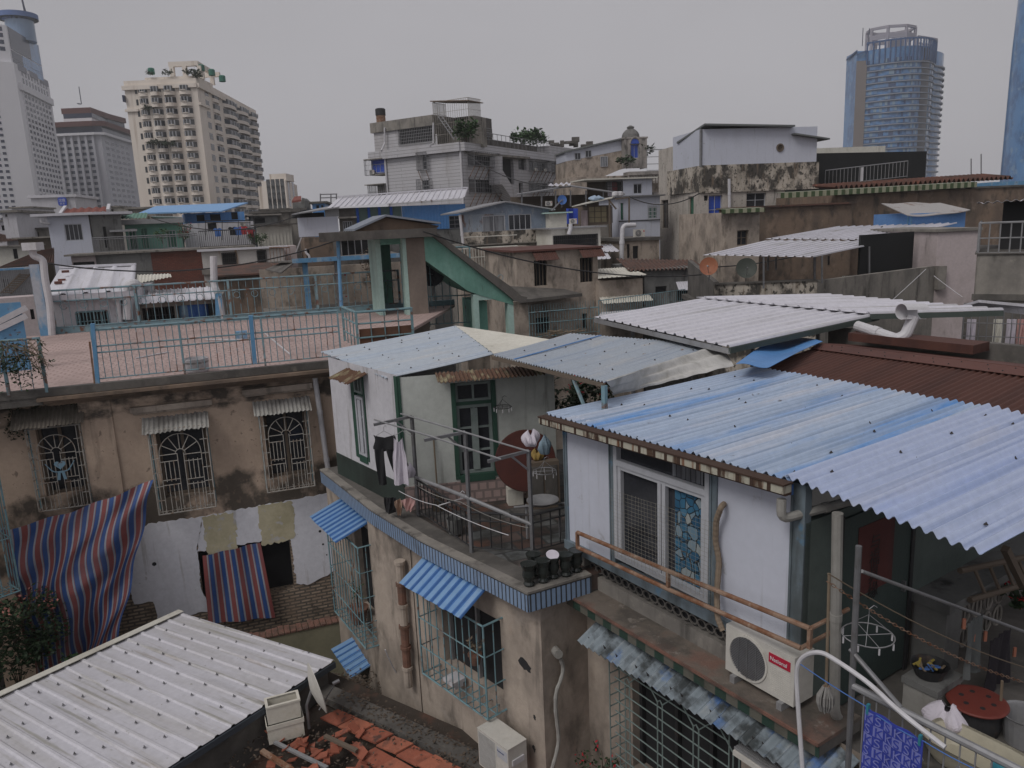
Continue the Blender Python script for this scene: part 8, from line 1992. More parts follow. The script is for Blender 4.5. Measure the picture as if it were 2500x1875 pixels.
for k,(x,n) in enumerate(((250,0),(310,1),(370,2))):plant(f2.pt('T3',x,500,-1.5)-ZV*.9,['left clump of the green roof hedge on the apartments','middle clump of the green roof hedge on the apartments','right clump of the green roof hedge on the apartments'][k],1.5,2.3,300,.5,m_leafg,stems=6,name='roof_shrub',cat='shrub')
fq=f2.off(.4);m=MB();m.slab([fq.pt('T3',475,515),fq.pt('T3',700,545),fq.pt('T3',700,660),fq.pt('T3',475,650)],-fq.N*6);tag(m.build('white_parapet',m_whtile),'white ribbed parapet box at the right end of the apartment roof','parapet')
m=MB();p=fq.pt('T3',640,510,-3)
for k in range(12):q=p+Vector((random.uniform(-4,3),random.uniform(-1,1),random.uniform(-.6,.6)));m.ob(q,(random.uniform(.5,1.8),0,0),(0,1,0),(0,0,random.uniform(.3,.9)))
tag(m.build('roof_clutter',m_concd),'heap of dark rooftop clutter behind the white parapet','clutter',kind='stuff')
FDm=FrY(('T3',1075,700),64,80)
t=thing('domed_house','old stone house with a small domed turret holding a tall blue arched window','house',FDm.at(0,GZ,-3))
ua,ub=FDm.P('T3',1075,600)[0],FDm.P('T3',1258,600)[0];zc_,zt_=FDm.P('T3',1160,445)[1],FDm.P('T3',1160,700)[1]
m_stone=M('mottled old stone',(.34,.31,.29),[((.16,.15,.14),(.9,.9,.5),.45,.62,.8),(BLK,(2,2,.6),.6,.7,.8)])
hb=FDm.R('T3',1128,505,1195,615);cxm=(hb[0]+hb[1])/2;rr=(hb[1]-hb[0])/2
m=MB();FDm.wall(m,ua,ub,zt_,zc_,[hb],.35);FDm.right(ub).wall(m,0,2.5,zt_,zc_);FDm.left(ua,2.5).wall(m,0,2.5,zt_,zc_);m.poly(FDm.at(ua,zc_),FDm.at(ub,zc_),FDm.at(ub,zc_,-2.5),FDm.at(ua,zc_,-2.5));m.build('turret',m_stone,t)
win(FDm,hb,t,2,1,m_frame,m_glassb,w=-.3)
m=MB();m.slab([FDm.at(cxm+rr*math.cos(a*math.pi/12),hb[3]+.05+rr*1.15*math.sin(a*math.pi/12),.02) for a in range(13)],FDm.N*.05);m.build('arch_pane',m_glassb,t)
m=MB();m.tube([FDm.at(cxm+(rr+.14)*math.cos(a*math.pi/12),hb[3]+.05+(rr*1.15+.14)*math.sin(a*math.pi/12),.05) for a in range(13)],.12,6);
for x in (ua,hb[0]-.35,hb[1]+.1,ub-.22):FDm.box(m,x,x+.22,zt_,zc_-.2,0,.1)
FDm.box(m,ua-.12,ub+.12,zc_-.2,zc_-.02,-2.6,.15);m.build('arch_moulding',m_stone,t)
dc=FDm.at((ua+ub)/2,zc_,-2.2);R_=(ub-ua)*.38;dc=FDm.at((ua+ub)/2-.1*R_,zc_,-R_*1.3)
m=MB();m.lathe(dc,[(R_*a,R_*b) for a,b in ((1,-.1),(1,.1),(.96,.35),(.82,.62),(.6,.85),(.36,.98),(.34,1.05),(.42,1.08),(.42,1.2),(.3,1.26),(.12,1.36))],20);m.build('dome',M('grey dome',(.17,.165,.16),[((.09,.09,.085),(2,2,.6),.45,.65,.7)]),t)
m=MB();FDm.box(m,FDm.P('T3',600,800)[0],ub+2.5,GZ,zt_-.8,-6,.3);m.build('wall',m_tan,t)
wl_=FDm.off(-1.0);pp=[wl_.pt('T3',600,645),wl_.pt('T3',1065,555),wl_.pt('T3',1065,700),wl_.pt('T3',600,900)]
m=MB();m.slab(pp,-FDm.N*5);m.build('gable_wall',m_tan,t);r=wl_.R('T3',880,605,940,685);win(wl_,r,t,3,1,m_frame,m_glassp,w=.05)
m=MB();m.slab([wl_.pt('T3',597,572),wl_.pt('T3',1065,468),wl_.pt('T3',1065,553),wl_.pt('T3',597,645)],-FDm.N*4.5);m.build('white_storey',m_panel,t);m=MB();a,b=wl_.pt('T3',590,572,.4),wl_.pt('T3',1070,462,.4);m.slab([a,b,b-FDm.N*5,a-FDm.N*5],ZV*.18);m.build('roof',M('slate grey roof',(.16,.17,.17)),t)
for q in ((672,575,722,630),(758,555,808,610)):win(wl_,wl_.R('T3',*q),t,2,1,m_frame,m_glass,w=.05)
m=MB();f=FDm.off(2.2);FDm.box(m,FDm.P('T3',1060,690)[0],ub+2.6,zt_-.9,zt_-.5,.3,2.4);FDm.box(m,FDm.P('T3',820,740)[0],ub+2.4,zt_-3.4,zt_-2.9,.3,1.2);m.build('balcony_slab',m_stone,t)
m=MB()
for k in range(14):x=FDm.P('T3',1060,690)[0]+k*.35;m.lathe(FDm.at(x,zt_-1.9,2.2),[(.1,0),(.16,.3),(.08,.6),(.14,.95)],6)
m.build('baluster_panel',m_stone,t)
railing('roof_railing',[FDm.at(ub-.8,zt_-.5,2.2),FDm.at(ub+2.6,zt_-.5,2.2),FDm.at(ub+2.6,zt_-.5,-2)],2.4,'pale curved rail on the balcony of the domed house',sp=4,mat=m_alu,br=.03,tr=.06,mids=(1.6,.8))
plant(FDm.at(ub+.2,zt_+1.2,-.5),'little tree growing from the wall of the domed turret',.9,1.4,90,.5,m_leaf,stems=5,name='wall_tree',cat='tree')
plant(FDm.pt('T3',1095,650,1.5)-ZV*.8,'dark bush before the domed turret',1.2,1.5,90,.5,m_leaf,stems=5,name='bush',cat='bush')
# far towers
KD=1.0
def cells(par,fr,us,vs,w_,h_,mat,lim=100,d=.25,w0=0.0,name='window',skip=None):
 """window openings as dark recess panels set in frames: copies of one mesh, those past the limit merged"""
 rects=[(u,v) for v in vs for u in us if not (skip and skip(u,v))]
 rects.sort(key=lambda r:-r[1])
 n0=sum(1 for c in par.children if c.name.split('.')[0]==name)
 lim=max(0,lim-n0)
 proto=None;rest=MB()
 for k,(u,v) in enumerate(rects):
  if k<lim:
   if proto is None:
    q=MB();fr.box(q,u,u+w_,v,v+h_,w0-.1,w0+.04);proto=q.build(name,mat,par);p0=fr.at(u,v)
   else:
    o=proto.copy();COL.objects.link(o);o.parent=par;o.location=fr.at(u,v)-p0
  else:fr.box(rest,u,u+w_,v,v+h_,w0-.1,w0+.04)
 if rest.v:o=rest.build('far_'+name,mat,par);o['kind']='stuff'
def fr2(t_,a,b,ya,yb):
 A,B=aty((t_,*a),ya),aty((t_,*b),yb);A.z=B.z=0
 return Fr(A,U=(B-A).normalized()),(B-A).length
def rng(a,b,s):
 o=[];x=a
 while x<b:o.append(x);x+=s
 return o
f1,L1=fr2('T1',(-420,1100),(205,1100),345,360)
f2,L2=fr2('T1',(205,1100),(460,1100),360,408)
sk=thing('skyscraper','tall white skyscraper with a blue ring crown and antenna, cut by the left edge','tower',f1.at(L1*.7,GZ,-20))
zt=f1.P('T1',120,505)[1];
m=MB();f1.wall(m,0,L1,GZ,zt);f2.wall(m,0,L2,GZ,zt);m.poly(f1.at(0,zt),f1.at(L1,zt),f2.at(L2,zt),f2.at(L2,zt,-50)-f1.U*30,f1.at(0,zt,-50));f2.right(L2).wall(m,0,30,GZ,zt);m.build('shaft',m_city,sk)
zb0=f1.P('T1',100,1600)[1]-20
flr=7.9
m_shadow=M('opening shade grey',(.30,.30,.34),bump=0)
flr=(f1.P('T1',60,1020)[1]-f1.P('T1',95,1217)[1])/4
cells(sk,f1,[x for x in rng(L1-7-flr*20,L1-7,flr*1.0)],rng(zb0,f1.P('T1',10,580)[1],flr),flr*.56,flr*.44,m_cityg,55,w0=.1)
m=MB()
for k in range(9):x=L2*.12+L2*.80*k/8;f2.box(m,x-.25,x+.25,zb0,f2.P('T1',280,770)[1],0,.4)
m.build('pier',m_city,sk)
cells(sk,f2,[L2*.14+L2*.80*k/8 for k in range(8)],rng(zb0,f2.P('T1',280,790)[1],flr),L2*.066,flr*.52,m_cityg,85,w0=.1)
for yy in (640,700):
 z=f2.P('T1',290,yy+35)[1];cells(sk,f2,[L2*.18+L2*.78*k/9 for k in range(9)],[z],L2*.045,2.6,m_cityg,100)
m=MB();f2.box(m,L2*.05,L2,f2.P('T1',280,770)[1]-1,f2.P('T1',280,735)[1],0,1.0);m.build('ledge',m_city,sk)
m=MB()
for k in range(3):z=f2.P('T1',250,615)[1];f2.box(m,L2*(.10+.32*k),L2*(.33+.32*k),z-.5,z+2.2,-.2,.2)
m.build('crown_opening_shade',m_shadow,sk)  # grey boxes on the wall; the openings' shade is put into their colour
g1,M1_=fr2('T1',(-300,350),(70,350),352,362);g2,M2_=fr2('T1',(70,350),(310,350),362,400)
zu=g1.P('T1',60,205)[1];zu2=g2.P('T1',270,245)[1]
m=MB();g1.wall(m,0,M1_,zt,zu);g2.wall(m,0,M2_,zt,zu);g2.right(M2_).wall(m,0,30,zt,zu);m.poly(g1.at(0,zu),g1.at(M1_,zu),g2.at(M2_,zu),g1.at(0,zu,-40));m.build('upper_shaft',m_city,sk)
for y0,y1,xa in ((250,232,.05),(305,285,.05),(360,340,.05),(430,405,.05),(490,470,.05)):
 a,b=g2.P('T1',90,y0)[1],g2.P('T1',90,y1)[1];m=MB();g2.box(m,M2_*.04,M2_*(.66 if y0<400 else .35),a-2,b,0,.15);m.build('window_band',m_cityg,sk)
 m=MB();g2.box(m,M2_*(.66 if y0<400 else .35),M2_*.98,a-2,b,0,.12);m.build('blue_glass_band',m_cityb,sk)
cells(sk,g1,[M1_-3.6],[g1.P('T1',10,y)[1] for y in (250,300,355,410)],2,1.7,m_cityg,100)
cy=aty(('T1',160,200),388);rc=abs(aty(('T1',265,200),388).x-cy.x)
m=MB();z0=zu-1;zc=aty(('T1',160,172),388).z;m.lathe((cy.x,cy.y,0),[(rc,z0),(rc,zc),(rc*.6,zc+.5)],28);m.build('round_crown',M('pale crown glass',(.20,.28,.40),rough=.2,bump=0),sk)
R1=abs(aty(('T1',290,140),388).x-aty(('T1',140,140),388).x);cx=aty(('T1',140,140),388);zr_=cx.z
m=MB();m.lathe((cx.x,cx.y,0),[(R1,zr_-1),(R1,zr_+1.2),(R1*.9,zr_+1.2),(R1*.9,zr_-1),(R1,zr_-1)],40)
for k in range(20):a=k*math.pi/10;m.bar(Vector((cx.x,cx.y,zr_-4)),Vector((cx.x+R1*.93*math.cos(a),cx.y+R1*.93*math.sin(a),zr_)),.5,.8)
for k in range(14):a=k*math.pi/7;m.bar(Vector((cx.x+rc*.8*math.cos(a),cx.y+rc*.8*math.sin(a),zc)),Vector((cx.x+rc*.9*math.cos(a),cx.y+rc*.9*math.sin(a),zr_)),.8,.8)
m.build('ring_crown',M('blue steel ring',(.10,.16,.34),bump=0),sk)
m=MB();a=aty(('T1',220,130),388);m.tube([Vector((a.x,a.y,zr_-5)),Vector((a.x-1.5,a.y,aty(('T1',205,-90),388).z))],[.7,.25],5);m.build('antenna',m_cityg,sk)
f1,L1=fr2('T1',(430,1250),(800,1250),430,430);f2,L2=fr2('T1',(840,1250),(1045,1250),430,470)
tw=thing('office_tower','grey office tower with stacked dark glass crowns and red brown bands','tower',f1.at(L1*.5,GZ,-20))
zt=f1.P('T1',620,1100)[1]
cA,cB=f1.at(L1,0),f2.at(0,0);fm=Fr(cA,U=(cB-cA).normalized());Lm=(cB-cA).length
m=MB();f1.wall(m,-20,L1,GZ,zt);f2.wall(m,0,L2+12,GZ,zt);fm.wall(m,0,Lm,GZ,fm.P('T1',800,990)[1]);f2.right(L2+12).wall(m,0,30,GZ,zt);m.poly(f1.at(-20,zt),f1.at(L1,zt),f2.at(0,zt),f2.at(L2+12,zt),f1.at(0,zt,-60));m.build('shaft',m_cityd,tw)
flr=(f1.P('T1',700,1165)[1]-f1.P('T1',720,1310)[1])/3
cells(tw,f1,[L1*(.03+.156*k) for k in range(6)],rng(f1.P('T1',600,1640)[1]-40,zt-3,flr),L1*.11,flr*.5,m_cityg,60)
cells(tw,f2,[L2*(.12+.19*k) for k in range(5)],rng(f1.P('T1',600,1640)[1]-40,zt-3,flr),L2*.13,flr*.5,m_cityg,100)
m=MB()
for k in range(7):x=L1*(-.02+.156*k);f1.box(m,x,x+1.2,GZ,zt,0,1.2)
m.build('pier',m_cityd,tw)
def tier(za,zb,ov,mat,nm,back=0):
 q=MB();P=[f1.at(-20-ov,za,ov),f1.at(L1+.2,za,ov),f2.at(-.2,za,ov),f2.at(L2+12+ov,za,ov),f2.at(L2+12+ov,za,-40),f1.at(-20-ov,za,-60)]
 q.slab(P,ZV*(zb-za));q.build(nm,mat,tw)
z=lambda y:f1.P('T1',620,y)[1]
tier(z(1100),z(1080),2.0,m_city,'stone_band');tier(z(1080)+.01,z(1030),1.0,m_cityg,'glass_storey');tier(z(1030)+.01,z(990),3.0,m_cityr,'red_band')
def tier2(ya,yb,xa,xm,xb,mat,nm):
 za,zb=z(ya),z(yb);q=MB();A,Bm,C=aty(('T1',xa,ya),440),aty(('T1',xm,ya),440),aty(('T1',xb,ya+15),465)
 P=[Vector((A.x,A.y,za)),Vector((Bm.x,Bm.y,za)),Vector((C.x,C.y,za)),Vector((C.x,C.y+20,za)),Vector((A.x,A.y+45,za))];q.slab(P,ZV*(zb-za));q.build(nm,mat,tw)
tier2(990,968,560,745,850,m_cityd,'neck');tier2(967,935,515,745,865,m_city,'stone_band');tier2(934,895,512,745,868,m_cityg,'glass_storey');tier2(894,848,495,735,880,m_cityr,'red_band')
m=MB();a=aty(('T1',660,845),445);m.tube([a,a+ZV*9],.25,4);m.tube([aty(('T1',640,845),445),aty(('T1',640,838),445)],1,6);m.build('antenna',m_cityg,tw)
f1,L1=fr2('T1',(1080,1250),(1660,1250),205,205);f2,L2=fr2('T1',(1660,1250),(2110,1250),205,262)
ap=thing('apartment_tower','cream apartment tower with curved bays, plants and a concrete frame on its roof','apartment tower',f1.at(L1*.5,GZ,-10))
zt=f1.P('T1',1400,640)[1];zt0=f1.P('T1',1090,650)[1]
m=MB();f1.wall(m,0,L1,GZ,zt);f2.wall(m,0,L2,GZ,zt);f2.right(L2).wall(m,0,20,GZ,zt);f1.left(0,30).wall(m,0,30,GZ,zt);m.poly(f1.at(0,zt),f1.at(L1,zt),f2.at(L2,zt),f1.at(0,zt,-40));m.build('shaft',m_aptw,ap)
flr=(f1.P('T1',1390,795)[1]-f1.P('T1',1470,1430)[1])/7.0
zb0=f1.P('T1',1400,1600)[1]-flr*4+.4
vs=rng(zb0,zt-flr*.8,flr);bays=[(.185,.13),(.345,.16),(.53,.17),(.745,.17)]
rn=random.Random(11)
m_g2=M('curtained flat glass',(.12,.125,.13),[((.03,.03,.035),(.8,.8,.8),.45,.6,.9)],rough=.3,bump=0);nW=0;rest={}
def bayshape(fr,u0,w_,v,h_,mb,dp=1.1,ins=0):
 n=6;P=[fr.at(u0+w_*k/n,v,ins+dp*math.sin(math.pi*k/n)**.6+.02) for k in range(n+1)];mb.slab([fr.at(u0,v,-.1)]+P+[fr.at(u0+w_,v,-.1)],ZV*h_)
cnt=0;restb,restm,restw=MB(),MB(),MB()
def onebay(fr,u0,w_,v,dp,nb,vent):
 global cnt
 b_,f_,g_=(MB(),MB(),MB()) if cnt<100 else (restb,restm,restw)
 bayshape(fr,u0,w_,v-.1,.9,b_,dp);bayshape(fr,u0+.1,w_-.2,v+.81,flr*.48,g_,dp*.86)
 for k in range(1,nb):x=u0+w_*k/nb;fr.box(f_,x-.07,x+.07,v+.82,v+.8+flr*.46,dp*.5,dp*.98)
 if vent:fr.box(b_,u0+w_*.3,u0+w_*.7,v+.85,v+1.0,dp*.8,dp+.25)
 if cnt<100:o=b_.build('bay',m_aptw,ap,extra=[(f_,m_frame)]);o['_o']=ap['_o'];g_.build('pane',m_g2 if rn.random()<.6 else m_glass,o)
 cnt+=1
for v in vs[::-1]:
 for b,(u,w_) in enumerate(bays):onebay(f1,L1*u,L1*w_,v,1.3 if b else .6,4,rn.random()<.8)
 for b,(u,w_) in enumerate(((.20,.10),(.36,.22),(.60,.20),(.82,.15))):onebay(f2,L2*u,L2*w_,v,1.3 if b else .5,5,False)
cells(ap,f1,[L1*.14],[v+.6 for v in vs],L1*.03,1.4,m_glass);cells(ap,f2,[L2*.10],[v+.6 for v in vs],L2*.05,1.6,m_glass)
for q,mt,nm in ((restb,m_aptw,'far_bay'),(restm,m_frame,'far_mullion'),(restw,m_glass,'far_pane')):
 if q.v:o=q.build(nm,mt,ap);o['kind']='stuff'
m=MB();f1.box(m,-.4,L1*.16,f1.P('T1',1090,885)[1]-.6,f1.P('T1',1090,885)[1],0,.5);f2.box(m,0,L2*.14,f2.P('T1',1680,860)[1]-.6,f2.P('T1',1680,860)[1],0,.5);f1.box(m,-.4,L1,zt-2.2,zt-1.2,0,.6);f2.box(m,0,L2,zt-2.2,zt-1.2,0,.6);m.build('cornice',m_aptw,ap)
m=MB();r=f1.R('T1',1000,775,1070,825);f1.box(m,r[0],-.01,r[2],r[3],-3,.8);m.build('corner_balcony',m_cityg,ap)
m=MB();zz=f1.P('T1',1560,600)[1];f1.box(m,L1*.25,L1*.95,zt,zz,-14,-2);m.build('roof_storey',m_aptw,ap)
m=MB();a=[f1.P('T1',1355,500),f1.P('T1',1640,500)];ztp,zlo=f1.P('T1',1480,475)[1],f1.P('T1',1480,515)[1]
gA=f1.off(-3);u0,u1=gA.P('T1',1360,500)[0],gA.P('T1',1600,500)[0];gB=Fr(gA.at(u1,0),U=f2.U);u2=gB.P('T1',1725,540)[0]
gA.box(m,u0,u1,zlo,ztp,-1,0);gB.box(m,0,u2,zlo,ztp,-1,0);gA.box(m,u0,u1,zlo,ztp,-16,-15)
for x in (.02,.45,.96):gA.box(m,u0+(u1-u0)*x,u0+(u1-u0)*x+1,zz,zlo,-1,0)
for x in (.3,.95):gB.box(m,u2*x,u2*x+1,zz,zlo,-1,0)
m.build('roof_frame',m_aptw,ap)
for k,(x,y) in enumerate(((1225,575),(1630,548),(1715,585),(1800,635))):
 c=f1.pt('T1',x,y,-4);tag(MB().lathe(c-ZV*.8,[(.8,0),(.8,1.3),(.6,1.5)],14).build('water_tank',M('green tank',(.05,.17,.13),bump=0) if k==0 else bpy.data.materials['green tank']),['green water tank at the left end of the cream tower roof','green water tank under the concrete roof frame','half hidden green tank right of the concrete roof frame','green tank farthest right on the cream tower roof'][k],'water tank')
for k,(x,y,s) in enumerate(((1360,595,1.3),(1560,595,2.0),(1600,625,1.2),(1215,595,1.0),(1300,1160,1.5),(1230,1160,1.3),(1370,1170,1.5),(1200,880,1.3))):
 c=f1.pt('T1',x,y,1.4 if k>3 else -1);plant(c-ZV*s*.6,['shrub left of the concrete frame on the cream tower','largest shrub hanging over the cream tower parapet','small shrub right of the largest on the cream tower','shrub below the left green tank','middle of the plants on the overgrown balcony halfway up the cream tower','left plant on the overgrown balcony halfway up the cream tower','right plant on the overgrown balcony halfway up the cream tower','plant caged on an upper left balcony of the cream tower'][k],s,s*1.1,160,s*.35,m_leaf,stems=5,name='roof_plant',cat='plant')
f1,L1=fr2('T2',(170,900),(330,900),190,190);f2,L2=fr2('T2',(330,900),(420,900),190,212)
bl=thing('cream_block','distant cream block of flats with rows of windows right of the tall cream tower','apartment block',f1.at(L1/2,GZ,-8));zt=f1.P('T2',250,800)[1]
m=MB();f1.wall(m,-1,L1,GZ,zt);f2.wall(m,0,L2,GZ,zt);f2.right(L2).wall(m,0,10,GZ,zt);m.poly(f1.at(-1,zt),f1.at(L1,zt),f2.at(L2,zt),f1.at(0,zt,-20));r=f1.R('T2',180,745,320,800);f1.box(m,r[0],r[1],zt,r[3],-8,-1);m.build('shaft',m_aptw,bl)
for y in (850,905,960,1010):
 v=f1.P('T2',250,y+15)[1];cells(bl,f1,[L1*(.03+.235*k) for k in range(4)],[v],L1*.19,2.2,m_g2)
 cells(bl,f2,[L2*(.15+.4*k) for k in range(2)],[f2.P('T2',370,y)[1]],L2*.14,1.7,m_cityg)
t=thing('gabled_house','small grey gabled house with a red roof far off on the skyline','house',aty(('T2',430,1000),120));f=FrY(('T2',380,1000),120,85)
m=MB();f.box(m,0,f.P('T2',475,1000)[0],GZ,f.P('T2',400,975)[1],-6,0);m.build('wall',m_grey,t);m=MB();m.slab([f.pt('T2',375,980),f.pt('T2',450,970),f.pt('T2',450,940,-3),f.pt('T2',395,945,-3)],ZV*.3);m.build('roof',m_redtile,t);m=MB();m.slab([f.pt('T2',445,985),f.pt('T2',480,1010),f.pt('T2',478,960),f.pt('T2',455,938)],-f.N*5);m.build('gable',m_grey,t)
for rc,Y,mt,lab in (((60,1060,420,1150),75,m_conc,'low grey rooftops behind the cream corrugated shed'),((130,1040,330,1090),95,m_tan,'brown rooftop house on the skyline below the cream block'),((340,1040,480,1100),85,m_grey,'grey rooftop wall below the gabled house'),((540,985,640,1060),80,m_bluesheet,'small bright blue rooftop hut on the skyline')):
 t,f,u1,z1=bld('rooftop_house',lab,'T2',rc,Y,82,8,mt,[(rc[0]+30,rc[1]+15,rc[0]+55,rc[1]+40),(rc[0]+70,rc[1]+15,rc[0]+90,rc[1]+40)])
 lid(t,f,0,u1,z1,8,m_concd,.2,.3)
f=FrY(('T2',600,960),82,82);m=MB()
for a in (605,690,735):m.bar(f.pt('T2',a,905),f.pt('T2',a,985),.12,.12)
m.bar(f.pt('T2',600,912),f.pt('T2',740,908),.1,.1);m.bar(f.pt('T2',600,940),f.pt('T2',740,936),.1,.1);tag(m.build('drying_rack',m_steel),'thin rack frame above the bright blue rooftop hut','rack')
for k,(rc,Y,mt,lab) in enumerate((((20,195,130,260),70,m_lilac,'pale rooftop hut at the far left below the white skyscraper'),((100,160,260,240),110,m_lilac,'long white roof wing beside the round cornered sign'),((880,155,960,205),100,m_cream,'little cream roof house right of the red tiled roof'),((1040,165,1260,215),90,m_conc,'low grey roofs between the red roof and the sky blue roof'))):
 t,f,u1,z1=bld('rooftop_house',lab,'M1',rc,Y,80,8,mt,[(rc[0]+20,rc[1]+15,rc[0]+40,rc[1]+35)]);lid(t,f,0,u1,z1,8,m_conc,.2,.3)
YB=430
c=aty(('T4',1165,1000),YB+26);bt=thing('glass_tower','blue glass tower of bowed plan with an open steel crown, right of the photo','tower',(c.x,c.y,GZ))
def pxw(x,Y):return aty(('T4',x,800),Y)
def rib(plan,z0,z1,mat,nm,par=None):
 q=MB();q.slab([Vector((p.x,p.y,z0)) for p in plan],ZV*(z1-z0));return q.build(nm,mat,par or bt)
def arc(xa,xb,Ya,Yb,bow,n=18):
 A,B=pxw(xa,Ya),pxw(xb,Yb);D=(B-A);D.z=0;nr=Vector((D.y,-D.x,0)).normalized();L=D.length
 return [A+D*(k/n)+nr*bow*4*(k/n)*(1-k/n) for k in range(n+1)]
zT_=aty(('T4',1150,320),YB).z;zM=aty(('T4',1150,475),YB).z
plan=[pxw(805,YB+22),pxw(880,YB+8)]+arc(957,1455,YB+8,YB+14,12)+arc(1458,1500,YB+16,YB+40,3,6)+[pxw(1500,YB+70),pxw(805,YB+70)]
rib(plan,GZ,zT_-2,m_cityb,'glass_shaft')
core=[pxw(880,YB+7.5),pxw(958,YB+7.0),pxw(958,YB+30),pxw(880,YB+30)];rib(core,GZ,zT_-7,M('tower stone strip',(.22,.19,.18),bump=0),'stone_strip')
dk=arc(1262,1350,YB-3.3+.0,YB-.8,1.2,6);
A=arc(957,1455,YB+8,YB+14,12,40);cen=Vector((c.x,c.y,0))
seg=[p+(Vector((p.x,p.y,0))-Vector((c.x,c.y+30,0))).normalized()*.25 for p in A]
for p in seg:p.z=0
m=MB();s_=seg[24:32];m.slab(s_+[s_[-1]+Vector((0,4,0)),s_[0]+Vector((0,4,0))],ZV*(zT_-3));m.build('dark_bay',M('dark tower bay',(.05,.055,.075),rough=.3,bump=0),bt)
fl=(aty(('T4',1150,475),YB).z-aty(('T4',1150,1090),YB).z)/13.4
zz=rng(zM-fl*24,zM+.5,fl)
m=MB();seg2=[p+(p-Vector((c.x,c.y+30,0))).normalized()*.8 for p in seg]
for z_ in zz:m.slab([Vector((p.x,p.y,z_)) for p in seg2]+[Vector((seg2[-1].x,seg2[-1].y+5,z_)),Vector((seg2[0].x,seg2[0].y+5,z_))],ZV*.55)
m.build('floor_band',M('tower floor bands',(.24,.27,.34),bump=0),bt)
m=MB()
for z_ in zz:
 e=arc(1455,1502,YB+14,YB+38,4,6);m.slab([Vector((p.x,p.y,z_)) for p in e]+[Vector((e[-1].x,e[-1].y+4,z_)),Vector((e[0].x,e[0].y+6,z_))],ZV*.7)
m.build('side_balcony',M('tower balcony',(.30,.32,.37),bump=0),bt)
m=MB()
for k in range(0,41,2):
 p=seg2[k];m.bar(Vector((p.x,p.y,zM+1)),Vector((p.x,p.y,zT_+2)),.6,.6)
for a,b in zip(seg2,seg2[1:]):m.bar(Vector((a.x,a.y,zT_+1.5)),Vector((b.x,b.y,zT_+1.5)),.5,.8)
for xa,xb in ((805,880),(880,960)):
 A_,B_=pxw(xa,YB+20 if xa<850 else YB+7),pxw(xb,YB+7);m.bar(Vector((A_.x,A_.y,zT_-4)),Vector((B_.x,B_.y,zT_-2)),.5,.8)
m.build('top_fin',M('tower blue steel',(.06,.11,.24),bump=0),bt)
m_lat=M('lilac steel frame',(.34,.32,.36),bump=0)
m=MB();cc=aty(('T4',1150,300),YB+26);rr=abs(aty(('T4',1320,300),YB+26).x-cc.x);zt1,zt0=aty(('T4',1150,225),YB+26).z,aty(('T4',1150,300),YB+26).z
oc=[Vector((cc.x+rr*math.cos(k*math.pi/4+.3),cc.y+rr*.8*math.sin(k*math.pi/4+.3),0)) for k in range(8)]
for a,b in zip(oc,oc[1:]+oc[:1]):
 for z_ in (zt1,zt1-4,zt0):m.bar(a+ZV*z_,b+ZV*z_,1.1,1.3)
 m.bar(a+ZV*(zT_-3),a+ZV*zt1,1.3,1.3)
m.build('crown_frame',m_lat,bt)
m=MB();m.ob((cc.x-rr*.1,cc.y-4,zT_-2),(rr*.6,0,0),(0,8,0),(0,0,zt1-zT_-4));m.build('lift_house',m_lat,bt)
m=MB();g0,g1_=aty(('T4',1355,330),YB+24),aty(('T4',1495,330),YB+34);zt2=aty(('T4',1450,268),YB+24).z
for f_ in (0,.33,.66,1):p=g0.lerp(g1_,f_);m.bar(Vector((p.x,p.y,zT_-4)),Vector((p.x,p.y,zt2)),.9,.9)
for z_ in (zt2,zt2-3.5,zt2-7):m.bar(Vector((g0.x,g0.y,z_)),Vector((g1_.x,g1_.y,z_)),.9,.9)
m.build('side_frame',m_lat,bt)
m=MB()
for x,y in ((938,210),(985,212)):a=aty(('T4',x,345),YB+15);m.tube([a,Vector((a.x,a.y,aty(('T4',x,y),YB+15).z))],.22,4)
m.build('antenna',m_cityg,bt)
fS=Fr(pxw(880,YB+7.4),U=Vector((pxw(958,YB+6.9).x-pxw(880,YB+7.4).x,-.5,0)).normalized());cells(bt,fS,[12.2],rng(zM-fl*12,zT_-14,fl),2.2,3.6,m_cityg,100)
mp=[m_cityb,M('pale tower glass',(.22,.32,.42),rough=.2,bump=0,spec=.6),M('deep tower glass',(.035,.075,.18),rough=.15,bump=0,spec=.6),M('mid tower glass',(.12,.23,.42),rough=.15,bump=0,spec=.6)]
rn=random.Random(3);packs=[MB() for _ in mp]
for z_ in zz[-22:]:
 for k in range(40):
  if 24<=k<31 or rn.random()<.25:continue
  a,b=seg[k],seg[k+1];o_=(a-Vector((c.x,c.y+30,0))).normalized()*.15
  q=rn.choices(range(4),(3,2,2,3))[0];packs[q].add([a+o_+ZV*(z_+1),b+o_+ZV*(z_+1),b+o_+ZV*(z_+fl-.2),a+o_+ZV*(z_+fl-.2)],[(0,1,2,3)])
for q,mt in zip(packs,mp):o=q.build('glass_panel',mt,bt);o['kind']='stuff'
cR=aty(('T4',2330,700),330);rt=thing('curved_tower','curved blue tower ringed with dark bands, cut by the right edge','tower',(cR.x,cR.y,GZ))
R0=abs(aty(('T4',2078,700),330).x-cR.x);zTop=aty(('T4',2150,-260),330).z
m=MB();m.lathe((cR.x,cR.y,0),[(R0*1.05,GZ),(R0,60),(R0*.93,zTop)],64);m.build('glass_shaft',m_cityb,rt)
ba=MB();bd=MB();f_=6.4
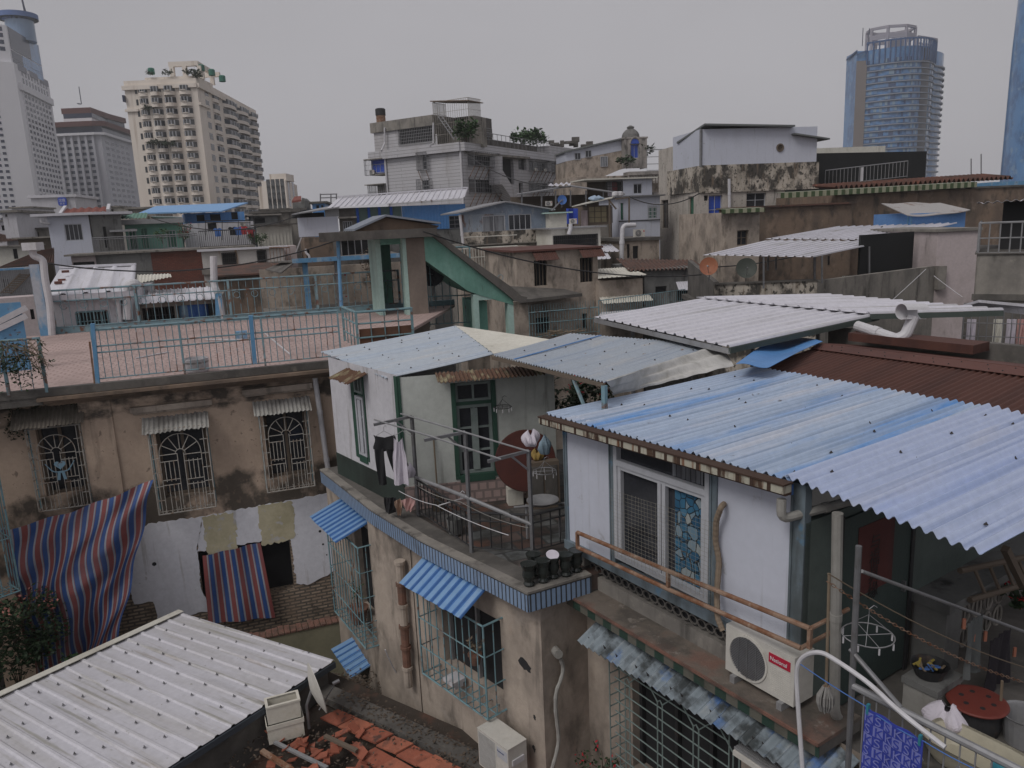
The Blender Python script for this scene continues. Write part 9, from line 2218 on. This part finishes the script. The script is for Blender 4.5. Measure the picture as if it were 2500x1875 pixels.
for k in range(int((zTop-GZ)/f_)):
 z_=GZ+k*f_;r=R0*(1.05-.12*(z_-GZ)/(zTop-GZ));tq=[(r*.99,z_),(r*1.006,z_+.1),(r*1.006,z_+.7),(r*.99,z_+.8)];ba.lathe((cR.x,cR.y,0),tq,64);bd.lathe((cR.x,cR.y,0),[(r*.99,z_+2.5),(r*1.003,z_+2.51),(r*1.003,z_+4),(r*.99,z_+4.01)],64)
ba.build('dark_band',M('navy band',(.05,.10,.25),bump=0),rt);bd.build('pale_band',M('pale blue band',(.14,.25,.42),bump=0),rt)
rn=random.Random(21);m=MB()
for k in range(420):
 Y=rn.uniform(55,420);x=rn.uniform(-.75,.75)*Y;h=rn.uniform(3,7.5)+(.006*Y);s=rn.uniform(5,14)
 if Y<75 and abs(x)<40:h=min(h,6)
 m.ob((x,Y,GZ),(s,s*.2,0),(-s*.2,s,0),(0,0,h))
tag(m.build('far_rooftops',m_conc),'mass of grey rooftops in the distance','rooftops',kind='stuff')
for k,(a,ya,b,yb,sg) in enumerate(((('M2',1440,350),24,('M3',1700,700),30,.5),(('M1',330,600),24,('M2',740,420),27,.6),(('T3',1115,930),52,('T3',1690,900),50,.6),(('M1',1230,240),58,('T2',400,1090),56,.9),(('M3',1680,640),36,('M4',1090,470),40,.5),(('T2',1755,560),84,('T3',640,850),62,1.0))):
 cable('overhead_cable',[_aty(a,ya),_aty(b,yb)],.014+.0004*ya,['thin cable from the stair shelter slab to the grey tiled roof house','thin cable from the flaking column to the stair shelter slab','cable between the timber trestle and the weathered house','cable from the strut mast to the white panelled end of the blue shed','cable from the grey house to the blue hut','cable from the front corner of the white apartments to the steel canopy'][k],m_black,sg)
 # haze
hz=bpy.data.materials.new('thin haze');hz.use_nodes=True;n_=hz.node_tree.nodes;n_.remove(n_['Principled BSDF'])
pv=n_.new('ShaderNodeVolumePrincipled');pv.inputs['Color'].default_value=(.985,.99,1.0,1);pv.inputs['Density'].default_value=0.00042;pv.inputs['Anisotropy'].default_value=.0
hz.node_tree.links.new(pv.outputs[0],n_['Material Output'].inputs['Volume'])
HAZE=True
if HAZE:
 m=MB();m.ob((-700,-60,GZ-1),(1400,0,0),(0,760,0),(0,0,290));o=m.build('haze',hz,loc=(0,320,GZ-1));o['kind']='stuff'
def drop(o):
 for c_ in list(o.children):drop(c_)
 bpy.data.objects.remove(o)
if 'p' in _AC:drop(_AC['p'])
for o in bpy.data.objects:
 if '_o' in o:del o['_o']
